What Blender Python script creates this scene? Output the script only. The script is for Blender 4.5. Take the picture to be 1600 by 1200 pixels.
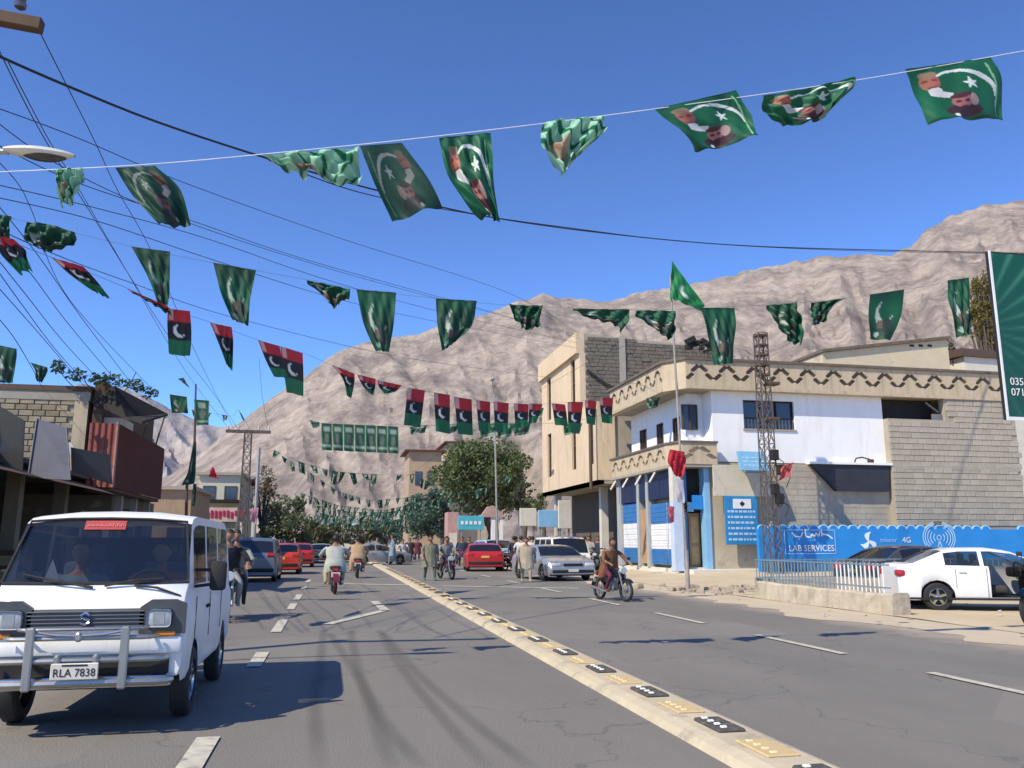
import bpy, bmesh, math, random
from math import sin, cos, pi, radians, atan2, sqrt, tan, hypot
from mathutils import Vector, Matrix, noise
random.seed(7)
sc = bpy.context.scene
col = sc.collection
for o in list(bpy.data.objects): bpy.data.objects.remove(o)

# ------------------------------------------------------------------ camera
F_PX = 1300.0; CAM_H = 1.45
PITCH = math.atan(248/F_PX); YAW = math.atan(280*cos(PITCH)/F_PX)
cam = bpy.data.cameras.new('camera'); camo = bpy.data.objects.new('camera', cam); col.objects.link(camo)
cam.sensor_fit = 'HORIZONTAL'; cam.sensor_width = 36.0; cam.lens = F_PX/1600*36.0
cam.clip_start = .05; cam.clip_end = 12000
camo.location = (0, 0, CAM_H)
camo.rotation_euler = (pi/2 + PITCH, 0, -YAW)
sc.camera = camo

# ------------------------------------------------------------------ sky and sun
SUN = Vector((-.82, -.47, 1.0)).normalized()
w = bpy.data.worlds.new('World'); sc.world = w; w.use_nodes = True
nt = w.node_tree; bg = nt.nodes['Background']
sky = nt.nodes.new('ShaderNodeTexSky'); sky.sky_type = 'NISHITA'; sky.sun_disc = False
sky.sun_elevation = math.asin(SUN.z); sky.sun_rotation = atan2(SUN.x, SUN.y)
sky.altitude = 2600; sky.air_density = 1.0; sky.dust_density = 0.45; sky.ozone_density = 8.0
gm_ = nt.nodes.new('ShaderNodeGamma'); gm_.inputs[1].default_value = 1.3
nt.links.new(sky.outputs[0], gm_.inputs[0]); nt.links.new(gm_.outputs[0], bg.inputs[0]); bg.inputs[1].default_value = 0.1
sl = bpy.data.lights.new('sun', 'SUN'); sl.energy = 3.7; sl.angle = radians(.5); sl.color = (1, .9, .70)
so = bpy.data.objects.new('sun', sl); col.objects.link(so); so.rotation_euler = SUN.to_track_quat('Z', 'Y').to_euler()
so.location = (0, 0, 60)
vs = sc.view_settings; vs.view_transform = 'Standard'; vs.look = 'None'; vs.exposure = 0.7; vs.gamma = 1; vs.use_curve_mapping = False
sc.render.engine = 'CYCLES'
sc.cycles.max_bounces = 6; sc.cycles.transparent_max_bounces = 12

# ------------------------------------------------------------------ measuring: a picture ray met with a world plane
_fw = Vector((sin(YAW)*cos(PITCH), cos(YAW)*cos(PITCH), sin(PITCH)))
_rt = Vector((cos(YAW), -sin(YAW), 0)); _up = _rt.cross(_fw)
_C = Vector((0, 0, CAM_H))
def hit(x, y, ax, v):
    d = _fw + _rt*((x-800)/F_PX) - _up*((y-600)/F_PX)
    return _C + d*((v-_C[ax])/d[ax])
def Y(x, y, v): return hit(x, y, 1, v)
def X(x, y, v): return hit(x, y, 0, v)
def G(x, y, z=0): return hit(x, y, 2, z)
def lerp(a, b, t): return a+(b-a)*t
def pl(x, pts):
    if x <= pts[0][0]: return pts[0][1]
    for (a, b), (c, d) in zip(pts, pts[1:]):
        if x <= c: return b+(d-b)*(x-a)/(c-a) if c > a else d
    return pts[-1][1]

# ------------------------------------------------------------------ materials
MATS = {}
def mat(name, c, rough=.8, metal=0., c2=None, scale=3., amt=1., bump=0., bscale=None, coat=0., rnd=0., dirt=None, dscale=1.2, dthr=.55, spec=.5, detail=5., coords='Object', stretch=(1, 1, 1), trans=0., streak=None):
    if name in MATS: return MATS[name]
    m = bpy.data.materials.new(name); m.use_nodes = True; N = m.node_tree.nodes; L = m.node_tree.links
    P = N['Principled BSDF']; P.inputs['Roughness'].default_value = rough; P.inputs['Metallic'].default_value = metal
    P.inputs['Specular IOR Level'].default_value = spec
    if coat: P.inputs['Coat Weight'].default_value = coat; P.inputs['Coat Roughness'].default_value = .06
    c = tuple(c)+(1,)
    if c2 is None: c2 = tuple(v*.72 for v in c[:3])
    c2 = tuple(c2)+(1,)
    tc = N.new('ShaderNodeTexCoord'); mp = N.new('ShaderNodeMapping'); mp.inputs['Scale'].default_value = stretch
    L.new(tc.outputs[coords], mp.inputs[0])
    nz = N.new('ShaderNodeTexNoise'); nz.inputs['Scale'].default_value = scale; nz.inputs['Detail'].default_value = detail; nz.inputs['Roughness'].default_value = .65
    L.new(mp.outputs[0], nz.inputs[0])
    rp = N.new('ShaderNodeValToRGB'); rp.color_ramp.elements[0].position = .5-.22*amt; rp.color_ramp.elements[1].position = .5+.22*amt
    rp.color_ramp.elements[0].color = c2; rp.color_ramp.elements[1].color = c
    L.new(nz.outputs[0], rp.inputs[0]); out = rp.outputs[0]
    if dirt:
        n2 = N.new('ShaderNodeTexNoise'); n2.inputs['Scale'].default_value = dscale; n2.inputs['Detail'].default_value = 8; n2.inputs['Roughness'].default_value = .7
        L.new(mp.outputs[0], n2.inputs[0])
        mr = N.new('ShaderNodeMapRange'); mr.inputs[1].default_value = dthr; mr.inputs[2].default_value = dthr+.14; L.new(n2.outputs[0], mr.inputs[0])
        mx = N.new('ShaderNodeMix'); mx.data_type = 'RGBA'; L.new(mr.outputs[0], mx.inputs[0]); L.new(out, mx.inputs[6]); mx.inputs[7].default_value = tuple(dirt)+(1,); out = mx.outputs[2]
    if streak:
        m2 = N.new('ShaderNodeMapping'); m2.inputs['Scale'].default_value = (1, 1, .12); L.new(tc.outputs[coords], m2.inputs[0])
        n3 = N.new('ShaderNodeTexNoise'); n3.inputs['Scale'].default_value = 3.2; n3.inputs['Detail'].default_value = 7; n3.inputs['Roughness'].default_value = .7; L.new(m2.outputs[0], n3.inputs[0])
        mr3 = N.new('ShaderNodeMapRange'); mr3.inputs[1].default_value = .5; mr3.inputs[2].default_value = .72; mr3.inputs[4].default_value = .85; L.new(n3.outputs[0], mr3.inputs[0])
        mx3 = N.new('ShaderNodeMix'); mx3.data_type = 'RGBA'; L.new(mr3.outputs[0], mx3.inputs[0]); L.new(out, mx3.inputs[6]); mx3.inputs[7].default_value = tuple(streak)+(1,); out = mx3.outputs[2]
    if rnd:
        oi = N.new('ShaderNodeObjectInfo'); hs = N.new('ShaderNodeHueSaturation'); m3 = N.new('ShaderNodeMapRange')
        m3.inputs[3].default_value = 1-rnd; m3.inputs[4].default_value = 1+rnd
        L.new(oi.outputs['Random'], m3.inputs[0]); L.new(m3.outputs[0], hs.inputs['Value']); L.new(out, hs.inputs['Color']); out = hs.outputs[0]
    L.new(out, P.inputs['Base Color'])
    if bump:
        nb = N.new('ShaderNodeTexNoise'); nb.inputs['Scale'].default_value = bscale or scale*6; nb.inputs['Detail'].default_value = 6
        L.new(mp.outputs[0], nb.inputs[0]); bp = N.new('ShaderNodeBump'); bp.inputs['Strength'].default_value = bump; bp.inputs['Distance'].default_value = .02
        L.new(nb.outputs[0], bp.inputs['Height']); L.new(bp.outputs[0], P.inputs['Normal'])
    if trans:
        T = N.new('ShaderNodeBsdfTranslucent'); L.new(out, T.inputs[0]); ms = N.new('ShaderNodeMixShader'); ms.inputs[0].default_value = trans
        L.new(P.outputs[0], ms.inputs[1]); L.new(T.outputs[0], ms.inputs[2]); L.new(ms.outputs[0], N['Material Output'].inputs[0])
    MATS[name] = m; return m
def glass_mat(name, c, alpha, rough=.04):
    m = bpy.data.materials.new(name); m.use_nodes = True; N = m.node_tree.nodes; L = m.node_tree.links
    P = N['Principled BSDF']; P.inputs['Base Color'].default_value = tuple(c)+(1,); P.inputs['Roughness'].default_value = rough
    P.inputs['Specular IOR Level'].default_value = .8
    if alpha < 1:
        T = N.new('ShaderNodeBsdfTransparent'); ms = N.new('ShaderNodeMixShader'); ms.inputs[0].default_value = alpha
        L.new(T.outputs[0], ms.inputs[1]); L.new(P.outputs[0], ms.inputs[2]); L.new(ms.outputs[0], N['Material Output'].inputs[0])
    MATS[name] = m; return m
def vcol_mat(name, rough=.6, trans=.25):
    m = bpy.data.materials.new(name); m.use_nodes = True; N = m.node_tree.nodes; L = m.node_tree.links
    P = N['Principled BSDF']; P.inputs['Roughness'].default_value = rough; P.inputs['Specular IOR Level'].default_value = .5
    a = N.new('ShaderNodeAttribute'); a.attribute_name = 'print'; L.new(a.outputs['Color'], P.inputs['Base Color'])
    T = N.new('ShaderNodeBsdfTranslucent'); L.new(a.outputs['Color'], T.inputs[0]); ms = N.new('ShaderNodeMixShader'); ms.inputs[0].default_value = trans
    nb = N.new('ShaderNodeTexNoise'); nb.inputs['Scale'].default_value = 9; bp = N.new('ShaderNodeBump'); bp.inputs['Strength'].default_value = .25; bp.inputs['Distance'].default_value = .02
    L.new(nb.outputs[0], bp.inputs['Height']); L.new(bp.outputs[0], P.inputs['Normal'])
    L.new(P.outputs[0], ms.inputs[1]); L.new(T.outputs[0], ms.inputs[2]); L.new(ms.outputs[0], N['Material Output'].inputs[0])
    MATS[name] = m; return m

# ------------------------------------------------------------------ mesh builder
class MB:
    def __init__(s): s.v = []; s.f = []; s.mi = []; s.c = None
    def add(s, vs, fs, m=0):
        b = len(s.v); s.v += [tuple(p) for p in vs]; s.f += [tuple(b+i for i in f) for f in fs]; s.mi += [m]*len(fs); return s
    def box(s, x0, x1, y0, y1, z0, z1, m=0):
        v = [(x, y, z) for z in (z0, z1) for y in (y0, y1) for x in (x0, x1)]
        return s.add(v, [(0, 2, 3, 1), (4, 5, 7, 6), (0, 1, 5, 4), (2, 6, 7, 3), (0, 4, 6, 2), (1, 3, 7, 5)], m)
    def bbox(s, cx, cy, cz, dx, dy, dz, b=.01, m=0, rot=None):
        # a box with chamfered edges
        bm = bmesh.new(); bmesh.ops.create_cube(bm, size=1)
        bmesh.ops.scale(bm, vec=(dx, dy, dz), verts=bm.verts)
        if b: bmesh.ops.bevel(bm, geom=bm.edges[:], offset=b, segments=2 if b > .02 else 1, affect='EDGES', profile=.5)
        if rot is not None: bmesh.ops.transform(bm, matrix=rot.to_4x4(), verts=bm.verts)
        bmesh.ops.translate(bm, vec=(cx, cy, cz), verts=bm.verts)
        s.bm(bm, m); return s
    def bm(s, bm, m=0):
        bm.verts.ensure_lookup_table(); bm.verts.index_update()
        s.add([v.co[:] for v in bm.verts], [[v.index for v in f.verts] for f in bm.faces], m); bm.free(); return s
    def tube(s, pts, r, n=8, m=0, cap=True):
        pts = [Vector(p) for p in pts]; R = r if isinstance(r, (list, tuple)) else [r]*len(pts)
        t0 = (pts[1]-pts[0]).normalized(); u = t0.orthogonal().normalized(); rings = []; vs = []
        for i, p in enumerate(pts):
            if i == 0: t = t0
            elif i == len(pts)-1: t = (pts[i]-pts[i-1]).normalized()
            else:
                t = (pts[i+1]-pts[i-1]); t = t.normalized() if t.length > 1e-9 else t0
            u = (u-t*u.dot(t)); u = u.normalized() if u.length > 1e-6 else t.orthogonal().normalized()
            w_ = t.cross(u)
            vs += [p+(u*cos(2*pi*k/n)+w_*sin(2*pi*k/n))*R[i] for k in range(n)]
        fs = [(i*n+k, i*n+(k+1) % n, (i+1)*n+(k+1) % n, (i+1)*n+k) for i in range(len(pts)-1) for k in range(n)]
        if cap: fs += [tuple(range(n))[::-1], tuple((len(pts)-1)*n+k for k in range(n))]
        return s.add(vs, fs, m)
    def lathe(s, prof, o=(0, 0, 0), ax='z', n=16, m=0, ring=False):
        # prof: (radius, height) pairs
        vs = []
        for r, h in prof:
            for k in range(n):
                a = 2*pi*k/n; p = (r*cos(a), r*sin(a), h)
                if ax == 'y': p = (p[0], p[2], p[1])
                if ax == 'x': p = (p[2], p[0], p[1])
                vs.append((p[0]+o[0], p[1]+o[1], p[2]+o[2]))
        fs = [(i*n+k, i*n+(k+1) % n, (i+1)*n+(k+1) % n, (i+1)*n+k) for i in range(len(prof)-1) for k in range(n)]
        if ring: fs += [((len(prof)-1)*n+k, (len(prof)-1)*n+(k+1) % n, (k+1) % n, k) for k in range(n)]
        else: fs += [tuple(range(n))[::-1], tuple((len(prof)-1)*n+k for k in range(n))]
        return s.add(vs, fs, m)
    def prism(s, poly, y0, y1, m=0):
        # outline in (x, z), extruded along y
        n = len(poly); vs = [(x, y0, z) for x, z in poly]+[(x, y1, z) for x, z in poly]
        return s.add(vs, [tuple(range(n)), tuple(range(n, 2*n))[::-1]]+[(i, i+n, (i+1) % n+n, (i+1) % n) for i in range(n)], m)
    def grid(s, rows, m=0):
        n = len(rows[0]); vs = [p for r in rows for p in r]
        return s.add(vs, [(i*n+j, i*n+j+1, (i+1)*n+j+1, (i+1)*n+j) for i in range(len(rows)-1) for j in range(n-1)], m)
    def mesh(s, name, mats, smooth=False, fix=True):
        me = bpy.data.meshes.new(name); me.from_pydata(s.v, [], s.f)
        for m in (mats if isinstance(mats, (list, tuple)) else [mats]): me.materials.append(m)
        if any(s.mi): me.polygons.foreach_set('material_index', s.mi)
        if fix:
            bm = bmesh.new(); bm.from_mesh(me); bmesh.ops.recalc_face_normals(bm, faces=bm.faces); bm.to_mesh(me); bm.free()
        if smooth:
            me.polygons.foreach_set('use_smooth', [True]*len(me.polygons))
            try: me.set_sharp_from_angle(angle=radians(smooth if smooth is not True else 40))
            except Exception: pass
        me.update(); return me
    def build(s, name, mats, parent=None, loc=None, smooth=False, fix=True):
        o = bpy.data.objects.new(name, s.mesh(name, mats, smooth, fix)); col.objects.link(o)
        if parent is not None: o.parent = parent
        if loc is not None: o.location = loc
        return o
def tag(o, label=None, cat=None, group=None, kind=None):
    if label: o['label'] = label
    if cat: o['category'] = cat
    if group: o['group'] = group
    if kind: o['kind'] = kind
    return o
def thing(name, label, cat, loc=(0, 0, 0), rz=0., group=None, s=None):
    o = bpy.data.objects.new(name, None); col.objects.link(o); o.location = loc; o.rotation_euler = (0, 0, rz); o.empty_display_size = .2
    if s: o.scale = (s, s, s) if not isinstance(s, tuple) else s
    return tag(o, label, cat, group)
def struct(name, mb, m, **k): return tag(mb.build(name, m, **k), kind='structure')
def copy_tree(o, parent=None):
    c = o.copy(); col.objects.link(c); c.parent = parent
    for ch in list(o.children): copy_tree(ch, c)
    return c
def inst(name, me, parent, loc=(0, 0, 0), rot=None, scale=None, m=None):
    o = bpy.data.objects.new(name, me); col.objects.link(o); o.parent = parent; o.location = loc
    if rot: o.rotation_euler = rot
    if scale: o.scale = scale
    if m: o.material_slots[0].link = 'OBJECT'; o.material_slots[0].material = m
    return o
def text_mb(txt, size, depth=.004):
    cu = bpy.data.curves.new('t', 'FONT'); cu.body = txt; cu.size = size; cu.extrude = depth; cu.align_x = 'CENTER'; cu.align_y = 'CENTER'; cu.resolution_u = 3
    o = bpy.data.objects.new('t', cu); col.objects.link(o); dg = bpy.context.evaluated_depsgraph_get(); dg.update()
    me = bpy.data.meshes.new_from_object(o.evaluated_get(dg)); mb = MB()
    # text lies in xy: stand it up to face -y
    mb.add([(v.co.x, -v.co.z, v.co.y) for v in me.vertices], [tuple(p.vertices) for p in me.polygons])
    bpy.data.objects.remove(o); bpy.data.meshes.remove(me); return mb
def shift(mb, d, rz=0.):
    c, s_ = cos(rz), sin(rz)
    mb.v = [(p[0]*c-p[1]*s_+d[0], p[0]*s_+p[1]*c+d[1], p[2]+d[2]) for p in mb.v]; return mb

asphalt = mat('asphalt', (.105, .1, .098), .85, c2=(.072, .069, .068), scale=.35, bump=.5, bscale=55, dirt=(.16, .145, .12), dscale=.22, dthr=.56, detail=9)
sand = mat('sand', (.54, .44, .3), .95, c2=(.42, .34, .23), scale=.5, bump=.6, bscale=14, dirt=(.34, .28, .2), dscale=.9, dthr=.62)
white_line = mat('road_paint', (.66, .61, .48), .7, c2=(.3, .29, .26), scale=9, amt=1.4, dirt=(.14, .13, .12), dscale=7, dthr=.57)
plaster_beige = mat('plaster_beige', (.68, .53, .35), .85, c2=(.6, .46, .3), scale=.8, dirt=(.45, .35, .24), dscale=.5, dthr=.6, bump=.15, streak=(.42, .33, .23))
plaster_band = mat('plaster_band', (.56, .455, .31), .85, c2=(.46, .37, .25), scale=1.2, dirt=(.3, .25, .18), dscale=.9, dthr=.58, bump=.25, streak=(.27, .23, .17))
white_wall = mat('white_wall', (.86, .86, .86), .75, c2=(.78, .78, .78), scale=.9, dirt=(.66, .64, .6), dscale=.8, dthr=.66, bump=.1, streak=(.7, .69, .66))
mortar = mat('mortar', (.4, .35, .28), .95, c2=(.32, .28, .22), scale=2, bump=.4)
block = mat('block', (.46, .41, .33), .95, c2=(.33, .29, .235), scale=1.1, rnd=.09, dirt=(.3, .26, .2), dscale=.6, dthr=.6, streak=(.34, .295, .23), bump=.6, bscale=25)
stone = mat('stone', (.23, .19, .15), .95, c2=(.13, .11, .09), scale=2.5, rnd=.15, bump=.7, bscale=18)
block_left = mat('block_left', (.36, .3, .205), .95, c2=(.22, .185, .13), scale=3, rnd=.25, bump=.6, bscale=25)
concrete = mat('concrete', (.4, .36, .3), .9, c2=(.29, .26, .21), scale=1.5, bump=.3, dirt=(.2, .175, .14), dscale=1.1, dthr=.6)
dark = mat('dark', (.018, .017, .017), .8, amt=.5)
black_rubber = mat('black_rubber', (.022, .022, .022), .75, scale=12, bump=.2)
dark_wood = mat('dark_wood', (.1, .055, .03), .8, scale=4, stretch=(1, 1, .2))
wood = mat('wood', (.5, .3, .14), .7, c2=(.36, .2, .09), scale=3, stretch=(6, 6, .6))
rust = mat('rust', (.11, .032, .022), .8, c2=(.1, .028, .02), scale=1.6, dirt=(.2, .09, .05), dscale=2.2, dthr=.6, bump=.15)
grey_metal = mat('grey_metal', (.22, .23, .24), .55, metal=.3, c2=(.15, .155, .16), scale=1.5, dirt=(.2, .15, .11), dscale=1.3, dthr=.6)
galv = mat('galvanised', (.42, .42, .4), .5, metal=.6, scale=5, c2=(.3, .3, .28))
steel_dark = mat('steel_dark', (.09, .07, .06), .7, metal=.3, scale=5, c2=(.14, .08, .05))
blue_paint = mat('blue_paint', (.014, .25, .66), .6, c2=(.012, .2, .55), scale=1.2, dirt=(.05, .2, .42), dscale=1.6, dthr=.6)
blue_dull = mat('blue_dull', (.04, .19, .46), .6, c2=(.03, .14, .36), scale=2, dirt=(.1, .14, .2), dscale=2, dthr=.6)
pale_blue = mat('pale_blue', (.25, .48, .7), .6, c2=(.18, .4, .62), scale=2)
white_paint = mat('white_paint', (.8, .8, .8), .5, scale=4, c2=(.7, .7, .69))
off_white = mat('off_white', (.68, .64, .55), .7, scale=2, c2=(.55, .51, .43))
red_paint = mat('red_paint', (.5, .025, .025), .5, scale=3)
chrome = mat('chrome', (.6, .6, .6), .16, metal=1., scale=6, c2=(.45, .45, .45), amt=.6)
lamp_glass = glass_mat('lamp_glass', (.55, .58, .58), 1, .12)
tail_red = glass_mat('tail_red', (.4, .012, .02), 1, .15)
amber = glass_mat('amber', (.6, .2, .02), 1, .2)
win_dark = glass_mat('window_glass_dark', (.012, .014, .018), 1, .06)
win_clear = glass_mat('window_glass_clear', (.03, .045, .06), .5, .03)
house_glass = glass_mat('house_glass', (.03, .04, .06), 1, .12)
skin = mat('skin', (.33, .17, .1), .6, scale=6, c2=(.27, .135, .08))
hair = mat('hair', (.014, .011, .01), .6, scale=20)
# ------------------------------------------------------------------ ground, road, shoulders
g = MB()
def gz(x, y): return -.02
# one sheet to the horizon, denser near the camera
rs = [0, 8, 16, 30, 60, 120, 300, 900, 2500, 5200]
vs = [(0, 0, -.03)]; n = 48
for r in rs[1:]:
    for k in range(n):
        a = 2*pi*k/n; vs.append((r*cos(a), r*sin(a), -.03))
fs = [(0, 1+k, 1+(k+1) % n) for k in range(n)]
for i in range(len(rs)-2):
    for k in range(n): fs.append((1+i*n+k, 1+i*n+(k+1) % n, 1+(i+1)*n+(k+1) % n, 1+(i+1)*n+k))
g.add(vs, fs); struct('ground', g, sand)
def sheet(x0, x1, y0, y1, z, step=1.5, wob=0., seed=0):
    m = MB(); ny = max(2, int((y1-y0)/step)); rows = []
    for i in range(ny+1):
        y = y0+(y1-y0)*i/ny
        a = x0+(noise.noise((y*.35, seed, 0))+.5*noise.noise((y*1.3, seed, 4)))*wob; b = x1+(noise.noise((y*.35, seed+9, 0))+.5*noise.noise((y*1.3, seed+9, 4)))*wob
        rows.append([(a, y, z), (b, y, z)])
    return m.grid(rows)
road_m = mat('road_surface', (.205, .188, .166), .82, c2=(.158, .145, .129), scale=.5, bump=.35, bscale=70, dirt=(.24, .21, .17), dscale=.16, dthr=.6, detail=10, stretch=(1, .3, 1))
_N = road_m.node_tree.nodes; _L = road_m.node_tree.links; _P = _N['Principled BSDF']; _src = _P.inputs['Base Color'].links[0].from_socket
_tc = _N.new('ShaderNodeTexCoord'); _sx = _N.new('ShaderNodeSeparateXYZ'); _L.new(_tc.outputs['Object'], _sx.inputs[0])
_nz = _N.new('ShaderNodeTexNoise'); _nz.inputs['Scale'].default_value = .9; _nz.inputs['Detail'].default_value = 10; _nz.inputs['Roughness'].default_value = .7; _L.new(_tc.outputs['Object'], _nz.inputs[0])
def _m(op, a, b, c=None):
    n_ = _N.new('ShaderNodeMath'); n_.operation = op
    for i_, v_ in enumerate((a, b, c)):
        if v_ is None: continue
        if hasattr(v_, 'links'): _L.new(v_, n_.inputs[i_])
        else: n_.inputs[i_].default_value = v_
    return n_.outputs[0]
_r = _m('MULTIPLY_ADD', _m('SUBTRACT', _sx.outputs[0], 8.9), .7, 0); _l = _m('MULTIPLY_ADD', _m('SUBTRACT', -2.6, _sx.outputs[0]), .4, 0)
_e = _m('MAXIMUM', _r, _l); _d = _m('MULTIPLY', _m('SUBTRACT', _m('ADD', _e, _m('MULTIPLY', _nz.outputs[0], 1.6)), .75), 1.3); _cl = _N.new('ShaderNodeClamp'); _L.new(_d, _cl.inputs[0]); _cl.inputs[2].default_value = .85
_mx = _N.new('ShaderNodeMix'); _mx.data_type = 'RGBA'; _L.new(_cl.outputs[0], _mx.inputs[0]); _L.new(_src, _mx.inputs[6]); _mx.inputs[7].default_value = (.4, .33, .245, 1)
# hairline cracks and old repair patches
_vo = _N.new('ShaderNodeTexVoronoi'); _vo.feature = 'DISTANCE_TO_EDGE'; _vo.inputs['Scale'].default_value = .32
_dn = _N.new('ShaderNodeTexNoise'); _dn.inputs['Scale'].default_value = 1.4; _dn.inputs['Detail'].default_value = 8; _L.new(_tc.outputs['Object'], _dn.inputs[0])
_va = _N.new('ShaderNodeVectorMath'); _va.operation = 'MULTIPLY_ADD'; _va.inputs[1].default_value = (1.6, 1.6, 0); _L.new(_dn.outputs['Color'], _va.inputs[0]); _L.new(_tc.outputs['Object'], _va.inputs[2]); _L.new(_va.outputs[0], _vo.inputs['Vector'])
_ck = _N.new('ShaderNodeMapRange'); _ck.inputs[1].default_value = .002; _ck.inputs[2].default_value = .007; _ck.inputs[3].default_value = .76; _ck.inputs[4].default_value = 1; _L.new(_vo.outputs['Distance'], _ck.inputs[0])
_vp = _N.new('ShaderNodeTexVoronoi'); _vp.inputs['Scale'].default_value = .21; _vp.distance = 'CHEBYCHEV'; _L.new(_tc.outputs['Object'], _vp.inputs['Vector']); _pr = _N.new('ShaderNodeSeparateColor'); _L.new(_vp.outputs['Color'], _pr.inputs[0])
_pt = _N.new('ShaderNodeMapRange'); _pt.inputs[1].default_value = .0; _pt.inputs[2].default_value = 1; _pt.inputs[3].default_value = .9; _pt.inputs[4].default_value = 1.06; _L.new(_pr.outputs[0], _pt.inputs[0])
_hs = _N.new('ShaderNodeHueSaturation'); _L.new(_mx.outputs[2], _hs.inputs['Color']); _L.new(_m('MULTIPLY', _ck.outputs[0], _pt.outputs[0]), _hs.inputs['Value']); _L.new(_hs.outputs[0], _P.inputs['Base Color'])
struct('road', sheet(-5.6, 10.1, -6, 420, 0, .7, .28, 1), road_m)
dust_m = mat('dusty_edge', (.54, .45, .33), .95, c2=(.42, .35, .25), scale=.8, bump=.4, bscale=25, detail=8, amt=1.3)
struct('road_shoulder', sheet(9.5, 11.9, -6, 60, .005, .25, .9, 3), dust_m)
struct('roadside_dust', sheet(-5.8, -3.6, -6, 120, .005, .5, .5, 13), dust_m)
verge = MB(); rows = []
for i in range(60):
    y = 3+i*.6
    rows.append([(lerp(11.0, 30, j/14), y, .012+max(0, noise.noise((j*.7, y*.45, 2)))*.05+(.3 if y > 32 else .3*max(0, min(1, (y-27)/5)))*min(1, j/4)) for j in range(15)])
verge.grid(rows); struct('sandy_verge', verge, sand, smooth=True)

# ------------------------------------------------------------------ painted lines
def dash(x, y0, y1, wd, name='lane_dash'):
    return MB().add([(x-wd/2, y0, .013), (x+wd/2, y0, .013), (x+wd/2, y1, .013), (x-wd/2, y1, .013)], [(0, 1, 2, 3)])
def line_strip(a, b, wd, z=.013):
    a = Vector((a[0], a[1], 0)); b = Vector((b[0], b[1], 0)); d = (b-a).normalized(); nrm = Vector((-d.y, d.x, 0))*wd/2
    return MB().add([(a+nrm)+Vector((0, 0, z)), (a-nrm)+Vector((0, 0, z)), (b-nrm)+Vector((0, 0, z)), (b+nrm)+Vector((0, 0, z))], [(0, 1, 2, 3)])
dl = []
for py0, py1 in ((1260, 1146), (1040, 1018), (987, 968), (952, 943), (938, 929), (921, 916), (910, 906)):
    dl.append((-.86, G(500, py0).y, G(500, py1).y, .17))
k = 0
for y0 in (6.3, 10.3, 14.6, 19.2, 24.5, 30, 36, 43, 51, 60): dl.append((6.66, y0, y0+2.35, .13))
for d in dl: struct('lane_dash', dash(*d), white_line)
struct('stop_line', line_strip(G(505, 912), G(655, 915), .42), white_line)
struct('stop_line', line_strip(G(690, 916), G(905, 920), .35), white_line)
struct('lane_arrow', line_strip(G(512, 976), G(603, 954), .2).add(line_strip(G(603, 955), G(585, 940), .2).v, [(0, 1, 2, 3)]), white_line)
# dark tyre marks sweeping over the lane
tm = bpy.data.materials.new('tyre_mark'); tm.use_nodes = True; _N = tm.node_tree.nodes; _L = tm.node_tree.links; _P = _N['Principled BSDF']; _P.inputs['Base Color'].default_value = (.075, .069, .063, 1); _P.inputs['Roughness'].default_value = .75
_a = _N.new('ShaderNodeAttribute'); _a.attribute_name = 'worn'; _T = _N.new('ShaderNodeBsdfTransparent'); _ms = _N.new('ShaderNodeMixShader'); _n = _N.new('ShaderNodeTexNoise'); _n.inputs['Scale'].default_value = 1.3; _n.inputs['Detail'].default_value = 8; _tc2 = _N.new('ShaderNodeTexCoord'); _L.new(_tc2.outputs['Object'], _n.inputs[0])
_mm = _N.new('ShaderNodeMath'); _mm.operation = 'MULTIPLY'; _L.new(_a.outputs['Fac'], _mm.inputs[0]); _mr = _N.new('ShaderNodeMapRange'); _mr.inputs[1].default_value = .3; _mr.inputs[2].default_value = .65; _mr.inputs[3].default_value = .3; _mr.inputs[4].default_value = .34; _L.new(_n.outputs[0], _mr.inputs[0]); _L.new(_mr.outputs[0], _mm.inputs[1])
_L.new(_mm.outputs[0], _ms.inputs[0]); _L.new(_T.outputs[0], _ms.inputs[1]); _L.new(_P.outputs[0], _ms.inputs[2]); _L.new(_ms.outputs[0], _N['Material Output'].inputs[0])
for pts in ([(505, 985), (500, 1040), (492, 1100), (498, 1200)], [(548, 985), (558, 1040), (580, 1110), (612, 1200)], [(592, 985), (625, 1040), (680, 1110), (760, 1200)], [(515, 990), (560, 1060), (600, 1130), (660, 1200)], [(600, 990), (650, 1050), (740, 1130), (830, 1200)]):
    P = [G(*p) for p in pts]; L_ = []; R_ = []; rows = []; tmz = globals().get('tmz', .004)+.001
    for i in range(25):
        t = i/24*(len(P)-1); k = min(int(t), len(P)-2); f = t-k
        p0, p1, p2, p3 = P[max(k-1, 0)], P[k], P[k+1], P[min(k+2, len(P)-1)]
        q = .5*((2*p1)+(p2-p0)*f+(2*p0-5*p1+4*p2-p3)*f*f+(3*p1-p0-3*p2+p3)*f**3)
        wd = .085; rows.append([(q.x+wd*s_, q.y, tmz) for s_ in (-1, -.45, 0, .45, 1)])
    o = struct('tyre_mark', MB().grid(rows), tm, fix=False); ca = o.data.color_attributes.new('worn', 'FLOAT_COLOR', 'POINT'); ca.data.foreach_set('color', [c for r_, row in enumerate(rows) for k_ in (0, .45, .6, .45, 0) for c in (k_*min(1, (24-r_)/6+.3), )*3+(1,)])

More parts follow.
